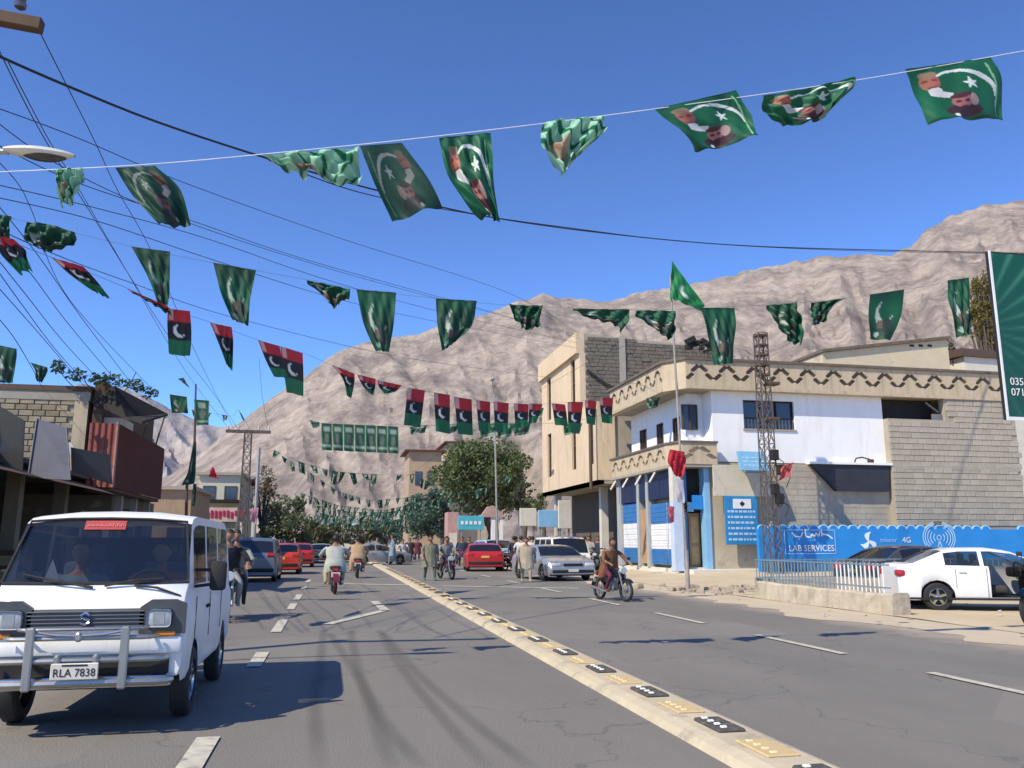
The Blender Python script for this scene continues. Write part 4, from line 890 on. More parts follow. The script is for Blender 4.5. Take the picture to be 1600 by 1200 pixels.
for (p0, p1, q0, q1, lb, mm, yy) in ((812, 838, 794, 822, 'pale cream hoarding panel beside the beige building', off_white, 52), (841, 877, 797, 824, 'sky blue hoarding panel beneath the beige overhang', pale_blue, 50), (872, 893, 782, 826, 'cream kiosk wall under the beige overhang', off_white, 49)):
    a = Y(p0, q0, yy); b = Y(p1, q1, yy); o = thing('hoarding', lb, 'hoarding', (a.x, yy, 0)); MB().bbox((b.x-a.x)/2, 0, (a.z+b.z)/2, b.x-a.x, .15, a.z-b.z, .02).build('panel', mm, o)
    MB().box(.1, .2, .05, .15, 0, b.z+.1).box(b.x-a.x-.2, b.x-a.x-.1, .05, .15, 0, b.z+.1).build('post', galv, o)
# ================================================================== vehicles
def wheel(parent, x, y, r, wd, side, spokes=5, rimm=None, name='wheel'):
    # the axle lies along y; side = +1 outer face at +y
    t = MB().lathe([(r*.62, -wd/2), (r*.9, -wd/2), (r*.985, -wd*.36), (r, -wd*.2), (r, wd*.2), (r*.985, wd*.36), (r*.9, wd/2), (r*.62, wd/2), (r*.6, 0)], ax='y', n=28, ring=True).build('wheel', black_rubber, parent, smooth=35)
    t.location = (x, y, r)
    m = MB(); yo = side*wd*.42
    m.lathe([(r*.62, yo*.9), (r*.63, yo), (r*.56, yo*1.02), (r*.54, yo*.5)], ax='y', n=28, ring=True)
    m.lathe([(r*.12, yo*.5), (r*.14, yo*.95), (r*.06, yo*1.04)], ax='y', n=12)
    for k in range(spokes):
        a = 2*pi*k/spokes+.3; c_, s_ = cos(a), sin(a); w0, w1 = r*.1, r*.075
        p = [(r*.08*c_-w0*s_, r*.08*s_+w0*c_), (r*.08*c_+w0*s_, r*.08*s_-w0*c_), (r*.57*c_+w1*s_, r*.57*s_-w1*c_), (r*.57*c_-w1*s_, r*.57*s_+w1*c_)]
        m.prism(p, yo*.7, yo*.93)
    m.build('rim', rimm or chrome, t, smooth=30)
    MB().lathe([(r*.54, yo*.3), (r*.54, yo*.42)], ax='y', n=20).build('brake_disc', dark, t)
    return t

def loft_car(root, S, paint):
    L, W, H = S['L'], S['W'], S['H']; top = S['top']; belt = S['belt']; xr, xf, R = S['xr'], S['xf'], S['r']; zc = S.get('zc', .2); cabw = S.get('cabw', .2)
    xa, xb, xc, xd = S['cab']; sg = S['side_glass']; door = S.get('door'); clear = S.get('glass', win_dark)
    xs = set([0, L, .03, .1, L-.03, L-.1]+[p[0] for p in top]+[p[0] for p in belt]+[xa, xb, xc, xd]); Ra = R+.055
    for g_ in sg: xs |= set(g_)
    if door: xs |= set(door)
    for xw in (xr, xf):
        for k in range(9): xs.add(xw-Ra*cos(pi*k/8))
    x = 0
    while x < L: xs.add(round(x, 3)); x += .16
    xs = sorted(v for v in xs if 0 <= v <= L); X_ = [xs[0]]
    for v in xs[1:]:
        if v-X_[-1] > .012: X_.append(v)
        elif v in (xa, xb, xc, xd) or any(v in g_ for g_ in sg): X_[-1] = v
    rings = []
    for x in X_:
        tp = S.get('taper', .1); e = min(x, L-x); pw = 1-tp*max(0, 1-e/(.5))**2.2
        w_ = W/2*pw; zt = pl(x, top); zb = pl(x, belt); zb = min(zb, zt-.015); ca = max(0, min(1, (zt-zb)/(H-pl((xb+xc)/2, belt))))
        wr = w_*(.965-cabw*ca); z0 = zc+(.06 if e < .12 else 0)
        for xw in (xr, xf):
            if abs(x-xw) < Ra: z0 = max(z0, R+sqrt(max(0, Ra*Ra-(x-xw)**2)))
        zm = max(z0+.05, lerp(z0, zb, .55))
        P_ = [(w_*.95, z0), (w_*.985, min(z0+.07, zm-.02)), (w_, zm), (w_*.992, lerp(zm, zb, .7)), (w_*.955, zb)]
        P_ += [(lerp(w_*.95, wr, .1), lerp(zb, zt, .08)), (lerp(w_*.95, wr, .88), lerp(zb, zt, .86)), (wr*S.get('p7', .93), lerp(zb, zt, .97)), (wr*.5, zt+.018*ca), (0, zt+.026*ca)]
        rings.append([(x-L/2, p[0], p[1]) for p in P_]); 
    nj = len(rings[0]); body = MB(); glass = {'side': [MB(), MB()], 'front': MB(), 'rear': MB()}
    ing = lambda x: any(a-1e-6 <= x <= b+1e-6 for a, b in sg)
    for s_ in (1, -1):
        for i in range(len(X_)-1):
            xm = (X_[i]+X_[i+1])/2
            for j in range(nj-1):
                a, b, c, d = rings[i][j], rings[i+1][j], rings[i+1][j+1], rings[i][j+1]
                q = [(p[0], p[1]*s_, p[2]) for p in (a, b, c, d)]
                if s_ < 0: q = q[::-1]
                if door and s_ == S.get('door_side', -1) and door[0] < xm < door[1] and 1 <= j <= 5: continue
                tgt = body
                if j == 5 and ing(xm): tgt = glass['side'][0 if s_ > 0 else 1]
                elif j >= 7 and xc < xm < xd: tgt = glass['front']
                elif j >= 7 and xa < xm < xb: tgt = glass['rear']
                tgt.add(q, [(0, 1, 2, 3)])
    for rg, fl in ((rings[0], 0), (rings[-1], 1)):
        q = [(p[0], p[1], p[2]) for p in rg]+[(p[0], -p[1], p[2]) for p in rg[-2::-1]]
        body.add(q, [tuple(range(len(q))) if fl else tuple(range(len(q)))[::-1]])
    def weld(mb, nm, m, par, sm=True):
        me = mb.mesh(nm, m, fix=False); bm = bmesh.new(); bm.from_mesh(me); bmesh.ops.remove_doubles(bm, verts=bm.verts, dist=.0008); bmesh.ops.recalc_face_normals(bm, faces=bm.faces); bm.to_mesh(me); bm.free()
        me.polygons.foreach_set('use_smooth', [True]*len(me.polygons)); me.set_sharp_from_angle(angle=radians(32))
        o = bpy.data.objects.new(nm, me); col.objects.link(o); o.parent = par; return o
    b = weld(body, 'body', paint, root)
    for k, m_ in enumerate(glass['side']):
        if m_.f: weld(m_, 'side_window', clear, root)
    if glass['front'].f: weld(glass['front'], 'windscreen', S.get('wglass', clear), root)
    if glass['rear'].f: weld(glass['rear'], 'rear_window', clear, root)
    # floor pan and dark wheel wells
    u = MB().box(-L/2+.12, L/2-.12, -W/2*.86, W/2*.86, zc+.0, zc+.05)
    for xw in (xr, xf): u.prism([(xw-L/2+(Ra-.01)*cos(pi*k/10), max(zc+.02, R*.9)+(Ra-.01)*sin(pi*k/10)) for k in range(11)], -(W/2*.965-S.get('tw', .19)-.03), W/2*.965-S.get('tw', .19)-.03)
    if not door: u.build('underbody', dark, root)
    else: u.build('underbody', dark, root)
    for xw in (xr, xf):
        for s_ in (1, -1): wheel(root, xw-L/2, s_*(W/2*.965-S.get('tw', .19)/2), R, S.get('tw', .19), s_, rimm=S.get('rim'))
    return b
# side seams and details shared by small cars
def details(root, S, front=True, rear=True, plate='yellow', paintm=None):
    L, W, H = S['L'], S['W'], S['H']; zh = S.get('zh', .68); tz = S.get('tz', .8)
    for s_ in (1, -1):
        MB().bbox(L/2-.035, s_*W*.345, zh, .1, W*.19, .13, .035).build('headlight', lamp_glass, root, smooth=30)
        MB().bbox(-L/2+.03, s_*W*.37, tz, .09, W*.15, .16, .03).build('tail_light', tail_red, root, smooth=30)
        MB().bbox(S['cab'][3]-L/2-.25, s_*(W/2+.07), pl(S['cab'][3], S['belt'])+.04, .1, .16, .11, .03).build('wing_mirror', paintm or dark, root, smooth=30)
    MB().bbox(L/2-.0, 0, zh, .05, W*.4, .1, .02).build('grille', dark, root)
    MB().bbox(L/2-.01, 0, zh-.25, .09, W*.84, .12, .03).build('bumper', S.get('bumper', dark), root, smooth=30)
    MB().bbox(-L/2+.01, 0, .44, .09, W*.86, .14, .03).build('bumper', S.get('bumper', dark), root, smooth=30)
    MB().bbox(L/2+.03, 0, zh-.22, .02, .42, .1, .004).build('number_plate', off_white, root)
    MB().bbox(-L/2-.005, 0, tz-.12, .02, .42, .11, .004).build('number_plate', mat('plate_yellow', (.6, .48, .1), .5), root)
    for s_ in (1, -1):
        for xx in (lerp(S['cab'][1], S['cab'][2], .45), S['cab'][3]-.15, S['cab'][1]-.05): mb = MB(); mb.box(xx-L/2-.006, xx-L/2+.006, s_*(W/2+.0)-.004, s_*(W/2+.0)+.004, .34, pl(xx, S['belt'])-.08); mb.build('door_seam', dark, root)
        MB().bbox(lerp(S['cab'][1], S['cab'][2], .45)-L/2-.2, s_*(W/2), pl(2, S['belt'])-.13, .16, .03, .03, .008).build('door_handle', dark, root)
SEDAN = dict(L=4.35, W=1.95, H=1.36, top=[(0, .78), (.04, .9), (.18, .955), (.42, .965), (1.05, 1.3), (1.45, 1.355), (2.1, 1.36), (2.55, 1.3), (3.22, .93), (3.7, .87), (4.2, .77), (4.31, .66), (4.35, .55)], belt=[(0, .72), (.1, .88), (.42, .92), (1.2, .9), (3.2, .87), (4.2, .72), (4.35, .5)], cab=(.45, 1.12, 2.5, 3.2), side_glass=[(1.0, 1.72), (1.8, 2.72)], xr=.88, xf=3.52, r=.3, zh=.62, tz=.78)
HATCH = dict(L=3.6, W=1.85, H=1.42, top=[(0, .8), (.05, .93), (.12, 1.0), (.55, 1.33), (.9, 1.41), (1.9, 1.42), (2.2, 1.36), (2.75, .96), (3.3, .86), (3.5, .74), (3.6, .55)], belt=[(0, .78), (.12, .92), (1, .92), (2.7, .89), (3.4, .75), (3.6, .5)], cab=(.14, .56, 2.15, 2.74), side_glass=[(.62, 1.25), (1.33, 2.25)], xr=.6, xf=2.95, r=.28, zh=.66, tz=.86)
SUV = dict(L=3.9, W=1.9, H=1.62, top=[(0, .9), (.05, 1.0), (.1, 1.06), (.32, 1.52), (.6, 1.61), (2.2, 1.62), (2.5, 1.55), (3.0, 1.1), (3.6, .98), (3.8, .85), (3.9, .6)], belt=[(0, .86), (.1, 1.0), (1, 1.02), (2.9, 1.0), (3.7, .85), (3.9, .58)], cab=(.11, .31, 2.4, 2.98), side_glass=[(.5, 1.25), (1.33, 2.5)], xr=.7, xf=3.2, r=.31, zh=.8, tz=1.0, cabw=.13)
def paint(name, c, rough=.3): return mat(name, c, rough, coat=.5, scale=2.5, c2=tuple(v*.93 for v in c), dirt=tuple(lerp(v, .25, .25) for v in c), dscale=3, dthr=.62)
red_car = paint('car_red', (.42, .015, .015)); silver = paint('car_silver', (.42, .43, .45)); silver.node_tree.nodes['Principled BSDF'].inputs['Metallic'].default_value = .5
white_car = paint('car_white', (.82, .82, .82)); blue_grey = paint('car_blue_grey', (.09, .12, .18)); orange_red = paint('car_orange_red', (.5, .035, .012)); dark_grey_car = paint('car_dark_grey', (.05, .055, .065)); olive = paint('car_pale_olive', (.4, .4, .33))
def car(name, label, S, p, rz, x, y, group=None, z=0, **k):
    o = thing(name, label, 'car', (x, y, z), rz, group); S = dict(S, **k); loft_car(o, S, p); details(o, S, paintm=p); return o
up_ = pi/2
c1_ = car('parked_hatchback', 'blue grey hatchback seen from behind, next to the passing white van', SUV, blue_grey, up_, -2.95, 34.9, H=1.5)
car('red_car', 'bright orange red car seen from behind just past the blue grey hatchback', HATCH, orange_red, up_, -2.35, 42.5)
car('dark_red_car', 'dark red car further up the left lane beyond the orange red car', HATCH, red_car, up_, -2.0, 54)
car('distant_pale_car', 'pale olive car far up the left lane behind the motorcyclists', SEDAN, olive, up_, -.9, 66)
car('crossing_silver_car', 'silver car turning in the middle of the road beyond the tan shirted rider', SEDAN, silver, radians(20), 2.9, 58)
car('red_hatchback', 'red hatchback seen from behind, parked on the right side', HATCH, red_car, radians(84), 7.85, 44.6, W=2.0)
car('silver_sedan', 'silver sedan facing the camera, parked beside the right lane', SEDAN, silver, radians(-82), 8.75, 33.6, W=2.05, H=1.34)
car('distant_blue_van', 'light blue vehicle behind the red hatchback', SUV, paint('car_light_blue', (.35, .5, .58)), radians(-80), 9.9, 52)
car('dark_sedan', 'dark grey car parked behind the railing, left of the white sedan', SEDAN, dark_grey_car, radians(4), 16.9, 22.2, H=1.22)
VAN = dict(L=3.3, W=1.62, H=1.72, top=[(0, 1.0), (.03, 1.45), (.12, 1.64), (.4, 1.71), (2.45, 1.72), (2.72, 1.685), (2.84, 1.62), (3.17, .985), (3.2, .93), (3.27, .86), (3.3, .6)], belt=[(0, .9), (.2, .95), (2.9, .94), (3.15, .9), (3.25, .8), (3.3, .58)], cab=(.03, .12, 2.82, 3.165), side_glass=[(.3, 1.1), (1.2, 1.95), (2.05, 2.8)], xr=.62, xf=2.66, r=.27, zc=.34, taper=.05, cabw=.1, tw=.16, zh=.72, tz=.8)
o = thing('parked_van', 'dirty white van facing the camera behind the silver sedan', 'van', (10.5, 38.6, 0), radians(-86)); S = dict(VAN, W=1.9, H=1.75); loft_car(o, S, paint('van_off_white', (.7, .67, .6))); details(o, S)

# ------------------------------------------------------------------ white sedan with its front door standing open
S = dict(SEDAN, L=4.3, W=1.7, H=1.325, top=[(0, .8), (.03, .92), (.12, .985), (.3, 1.0), (.95, 1.27), (1.3, 1.32), (1.95, 1.325), (2.35, 1.27), (3.1, .93), (3.7, .87), (4.15, .77), (4.27, .62), (4.3, .5)],
    belt=[(0, .75), (.1, .93), (.3, .97), (1.0, .94), (3.1, .89), (4.15, .72), (4.3, .48)], cab=(.32, .98, 2.3, 3.08), side_glass=[(.98, 1.68), (1.76, 2.7)], door=(1.84, 2.92), door_side=-1, xr=.78, xf=3.36, r=.3, zc=.23, tw=.2, glass=win_clear, bumper=white_car)
WS = thing('white_sedan', 'white sedan parked side on with its front door open and alloy wheels', 'car', (12.86+(2.15-.78)*cos(radians(-22))+.72*sin(radians(22)), 16.27+(2.15-.78)*sin(radians(-22))+.72*cos(radians(22)), 0), radians(-22))
b = loft_car(WS, S, white_car); L = S['L']
for s_ in (1, -1):
    MB().bbox(-L/2+.07, s_*.7, .8, .2, .24, .15, .05).build('tail_light', tail_red, WS, smooth=30)
    MB().bbox(L/2-.1, s_*.62, .62, .2, .3, .14, .05).build('headlight', lamp_glass, WS, smooth=30)
m_ = MB()
for xx, z0, z1 in ((1.16, .5, .9), (1.78, .3, .92)): m_.box(xx-L/2-.005, xx-L/2+.005, -.856, -.846, z0, z1)
m_.box(1.14-L/2, 1.78-L/2, -.857, -.848, .3, .305); m_.build('door_seam', mat('seam_grey', (.25, .25, .25), .6), WS)
MB().bbox(1.3-L/2, -.86, .83, .16, .03, .03, .01).build('door_handle', white_car, WS, smooth=30)
MB().box(.1-L/2, 3.0-L/2, -.86, -.845, .245, .29).build('sill_strip', dark, WS)
MB().box(1.2-L/2, 3.3-L/2, -.7, .78, .26, .3).box(3.0-L/2, 3.1-L/2, -.7, .78, .3, .9).build('cabin_floor', dark, WS)
beige_seat = mat('seat_beige', (.38, .3, .22), .8, scale=6)
for y in (-.4, .4):
    st = MB().bbox(2.0-L/2, y, .46, .5, .48, .16, .05).bbox(1.76-L/2, y, .78, .14, .46, .6, .05, rot=Matrix.Rotation(-.2, 3, 'Y')).bbox(1.68-L/2, y, 1.13, .1, .24, .16, .04).build('seat', mat('seat_dark', (.06, .055, .055), .8), WS, smooth=30)
MB().bbox(2.85-L/2, .0, .8, .34, 1.3, .22, .06).build('dashboard', dark, WS, smooth=30)
st = MB(); st.tube([(2.55-L/2+.04*sin(a*pi/8)*0, -.4+.18*cos(a*pi/8), .86+.18*sin(a*pi/8)) for a in range(17)], .014, 6); st.box(2.54-L/2, 2.56-L/2, -.56, -.24, .85, .87).tube([(2.55-L/2, -.4, .86), (2.8-L/2, -.4, .78)], .02, 6); st.build('steering_wheel', dark, WS)
MB().box(-L/2+1.0, -L/2+1.1, -.7, .7, .3, .95).box(-L/2+.35, -L/2+1.1, -.7, .7, .93, .95).build('rear_shelf', mat('seat_dark', (.06, .055, .055)), WS)
# open door swung towards the camera, hinged at its front edge
D = MB(); D.bbox(-.5, 0, .62, 1.0, .07, .62, .03); do = D.build('open_door', white_car, WS, smooth=30); do.location = (2.92-L/2, -.86, 0); do.rotation_euler = (0, 0, radians(58))
MB().bbox(-.5, .045, .62, .86, .03, .5, .02).build('door_lining', beige_seat, do)
MB().tube([(-.95, 0, .93), (-.85, 0, 1.24), (-.4, 0, 1.22), (-.02, 0, .93)], .02, 6).build('door_frame', dark, do)
MB().add([(-.93, 0, .93), (-.84, 0, 1.22), (-.4, 0, 1.2), (-.04, 0, .93)], [(0, 1, 2, 3)]).build('door_window', win_clear, do)

# ------------------------------------------------------------------ oncoming white minivan, the nearest vehicle
van_white = mat('van_white', (.78, .78, .765), .42, coat=.12, scale=2.5, c2=(.74, .735, .72), dirt=(.6, .56, .49), dscale=2.2, dthr=.6, streak=(.66, .64, .6))
MV = thing('minivan', 'oncoming white minivan with chrome bull bar, red windscreen sticker and driver', 'van', (-1.86, 8.87, 0), -pi/2); MV.scale = (.96, .9, 1)
S = dict(VAN, W=1.66, H=1.70, top=[(0, 1.0), (.03, 1.45), (.12, 1.62), (.4, 1.69), (2.45, 1.70), (2.68, 1.675), (2.8, 1.625), (3.1, 1.115), (3.16, 1.06), (3.24, .93), (3.3, .88), (3.305, .5)], belt=[(0, .95), (.2, 1.0), (2.9, 1.05), (3.1, 1.04), (3.2, .9), (3.3, .85)], cab=(.03, .12, 2.79, 3.095), zc=.36, p7=.985, glass=win_clear, wglass=glass_mat('windscreen_glass', (.014, .02, .034), .58, .03), cabw=.09, xf=2.62, L=3.3, r=.29, taper=.03)
loft_car(MV, S, van_white); L = S['L']; FX = L/2
# windscreen rubber, sticker, wipers
def ws(u, v, o_=.012):
    # point on the windscreen plane: u across (-1..1), v up (0..1)
    x0, z0, x1, z1 = 3.1-L/2, 1.115, 2.8-L/2, 1.64; w_ = lerp(.785, .71, v); n_ = Vector((z1-z0, 0, x0-x1)).normalized()
    return Vector((lerp(x0, x1, v), u*w_, lerp(z0, z1, v)+.012*(1-u*u)))+n_*o_
m_ = MB(); loop = [(-1, .03), (-.985, .5), (-.96, .97), (-.5, .995), (0, 1.0), (.5, .995), (.96, .97), (.985, .5), (1, .03), (.5, .0), (0, -.005), (-.5, .0), (-1, .03)]
m_.tube([ws(u, v, .004) for u, v in loop], .013, 6, cap=False); m_.build('windscreen_seal', black_rubber, MV, smooth=True)
m_ = MB(); rows = [[ws(lerp(-.3, .2, i/12), v, .006) for i in range(13)] for v in (.82, .96)]; m_.grid(rows); m_.build('red_sticker', mat('sticker_red', (.5, .02, .03), .6, scale=14, c2=(.3, .02, .03)), MV)
m_ = MB(); random.seed(4)
for i in range(9):
    u = -.26+i*.05; m_.tube([ws(u, .86, .009), ws(u+.012, .89+random.uniform(-.01, .03), .01), ws(u+.035, .87, .009)], .0045, 4)
m_.build('sticker_script', mat('sticker_pale', (.8, .35, .35), .6), MV)
for base, tip, mid in (((-.02, -.09), (-.8, .13), (-.4, .0)), ((.42, -.06), (.92, -.2), (.66, -.1)), ((.1, -.06), (.72, .05), (.4, .0))):
    p0, p1, p2 = ws(*base, .03), ws(*mid, .045), ws(*tip, .03)
    MB().tube([p0, p1], [.012, .008], 6).tube([p0.lerp(p1, .4), p1, p2], [.006, .01, .007], 6).build('wiper', black_rubber, MV)
# nose: grille band with corner surrounds, headlights, emblem
FF = FX+.0
gm = mat('grille_grey', (.07, .075, .08), .45, scale=10)
m_ = MB().bbox(FF+.005, 0, .865, .05, .98, .15, .02); m_.build('grille', gm, MV)
m_ = MB()
for k in range(5): m_.bbox(FF+.035, 0, .808+.028*k, .015, .94, .01, .003)
m_.build('grille_bar', mat('grille_bar', (.13, .14, .15), .4), MV)
for s_ in (1, -1):
    m_ = MB().prism([(-.19, -.16), (.19, -.16), (.19, .13), (.1, .17), (-.1, .17), (-.19, .1)], 0, .05)
    # rotate prism (x,z outline, y depth) so that it faces +x
    m_.v = [(FF-.02+p[1], s_*.625+p[0]*s_, .87+p[2]*.8) for p in m_.v]; m_.build('headlight_surround', gm, MV)
    h = MB().bbox(FF+.035, s_*.6, .865, .05, .22, .15, .035); ho = h.build('headlight', chrome, MV, smooth=30)
    MB().bbox(FF+.058, s_*.6, .865, .02, .205, .135, .03).build('lens', glass_mat('lens', (.42, .45, .46), .9, .3) if 'lens' not in MATS else MATS['lens'], ho, smooth=30)
    MB().bbox(FF+.069, s_*.6, .865, .004, .1, .09, .002).build('lens_ribs', mat('lens_ribs', (.32, .34, .35), .4, scale=20), ho)
    MB().bbox(FF+.03, s_*.66, .745, .05, .17, .04, .012).build('indicator', amber, MV)
    # big door mirrors
    mm = MB().bbox(FX-.5, s_*(.83+.17), 1.17, .07, .15, .25, .03).tube([(FX-.52, s_*.78, 1.08), (FX-.5, s_*.96, 1.1)], .014, 6).tube([(FX-.52, s_*.78, 1.22), (FX-.5, s_*.96, 1.22)], .014, 6); mm.build('wing_mirror', black_rubber, MV, smooth=30)
em = MB(); pts = []
for k in range(13):
    t = k/12; pts.append((FF+.055, .045*sin(t*2*pi)*(-1), .80-.09*t+.0))
em.tube([(FF+.055, .035, .895), (FF+.055, .0, .91), (FF+.055, -.035, .895), (FF+.055, -.03, .878), (FF+.055, .03, .86), (FF+.055, .035, .84), (FF+.055, 0, .825), (FF+.055, -.035, .84)], .012, 6); em.build('emblem', chrome, MV, smooth=True)
m_ = MB().bbox(FF+.01, 0, .66, .06, 1.6, .14, .03); m_.build('front_panel', van_white, MV, smooth=30)
m_ = MB().bbox(FF+.01, 0, .5, .05, 1.4, .16, .015); m_.build('lower_grille', dark, MV)
# bumper and bull bar
bb_ = MB().bbox(FF+.06, 0, .4, .1, 1.5, .1, .035); bb_.build('bumper', chrome, MV, smooth=30)
brm = mat('bar_metal', (.42, .41, .39), .38, metal=.85, scale=7, c2=(.34, .33, .31), dirt=(.22, .19, .16), dscale=6, dthr=.6)
bar_ = MB()
def hb(z, x, y0, y1, r=.02, end=True): bar_.tube([(x-.09, y0, z), (x-.02, y0+.04*(1 if y0 < y1 else -1), z), (x, y0+.1, z), (x, y1-.1, z), (x-.02, y1-.04, z), (x-.09, y1, z)], r, 8)
hb(.80, FF+.15, -.52, .52, .015); hb(.735, FF+.17, -.6, .6, .018); hb(.575, FF+.18, -.7, .7, .024); hb(.41, FF+.17, -.74, .74, .03)
bar_.build('bull_bar', brm, MV, smooth=True)
for s_ in (1, -1): MB().bbox(FF+.2, s_*.37, .59, .04, .07, .46, .012).build('bull_bar_upright', brm, MV, smooth=30)
MB().tube([(FF+.18, -.42, .8), (FF+.19, -.2, .765), (FF+.19, 0, .755), (FF+.19, .2, .765), (FF+.18, .42, .8)], .012, 6).bbox(FF+.195, 0, .745, .03, .06, .07, .015).build('bull_bar_bow', brm, MV, smooth=True)
for s_ in (1, -1): MB().bbox(FF+.2, s_*.15, .58, .04, .05, .08, .015).build('plate_clamp', brm, MV)
pt = MB().bbox(FF+.22, 0, .5, .012, .37, .12, .006).build('number_plate', off_white, MV)
tx = text_mb('RLA 7838', .082, .001); tx.v = [(FF+.2285+p[1], p[0], p[2]+.49) for p in tx.v]; tx.build('plate_lettering', dark, pt)
MB().bbox(FF+.228, 0, .545, .004, .2, .012, .002).build('plate_line', dark, pt)
# side: door seams and handles
for s_ in (1, -1):
    for xx in (2.0, 2.86, 1.15): MB().box(xx-L/2-.004, xx-L/2+.004, s_*.83-.003, s_*.83+.003, .6, 1.0).build('door_seam', dark, MV)
    MB().bbox(2.15-L/2, s_*.835, .88, .16, .03, .03, .008).build('door_handle', dark, MV)
# cabin
cb = mat('cabin_dark', (.03, .032, .04), .9, scale=5)
MB().box(.2-L/2, 3.05-L/2, -.74, .74, .36, .4).box(1.6-L/2, 1.66-L/2, -.72, .72, .4, 1.5).build('cabin_floor', cb, MV)
MB().bbox(2.98-L/2, 0, .98, .3, 1.46, .14, .04).build('dashboard', mat('dash_grey', (.07, .07, .075), .8), MV, smooth=30)
for y in (-.38, .38): MB().bbox(2.2-L/2, y, .62, .5, .5, .2, .05).bbox(1.96-L/2, y, .98, .16, .48, .6, .05).bbox(1.95-L/2, y, 1.36, .1, .28, .16, .04).build('seat', mat('seat_blue_grey', (.1, .13, .2), .9, scale=8), MV, smooth=30)
sw = MB(); sw.tube([(2.72-L/2+.06*sin(a*pi/8), .38+.18*cos(a*pi/8), 1.07+.15*sin(a*pi/8)) for a in range(17)], .013, 6, cap=False); sw.tube([(2.72-L/2, .38, 1.07), (2.9-L/2, .38, .98)], .02, 6); sw.build('steering_wheel', black_rubber, MV, smooth=True)
MB().add([(3.02-L/2, -.5, 1.06), (2.96-L/2, -.32, 1.06), (2.98-L/2, -.42, 1.32)], [(0, 1, 2)]).build('dash_paper', white_paint, MV)
cl = MB().bbox(3.0-L/2, .12, 1.075, .1, .24, .06, .025).bbox(3.0-L/2, -.25, 1.07, .1, .3, .05, .02); cl.build('dash_clutter', beige_seat, MV, smooth=30)
bike_metal = mat('bike_metal', (.38, .38, .37), .42, metal=.7, scale=6)
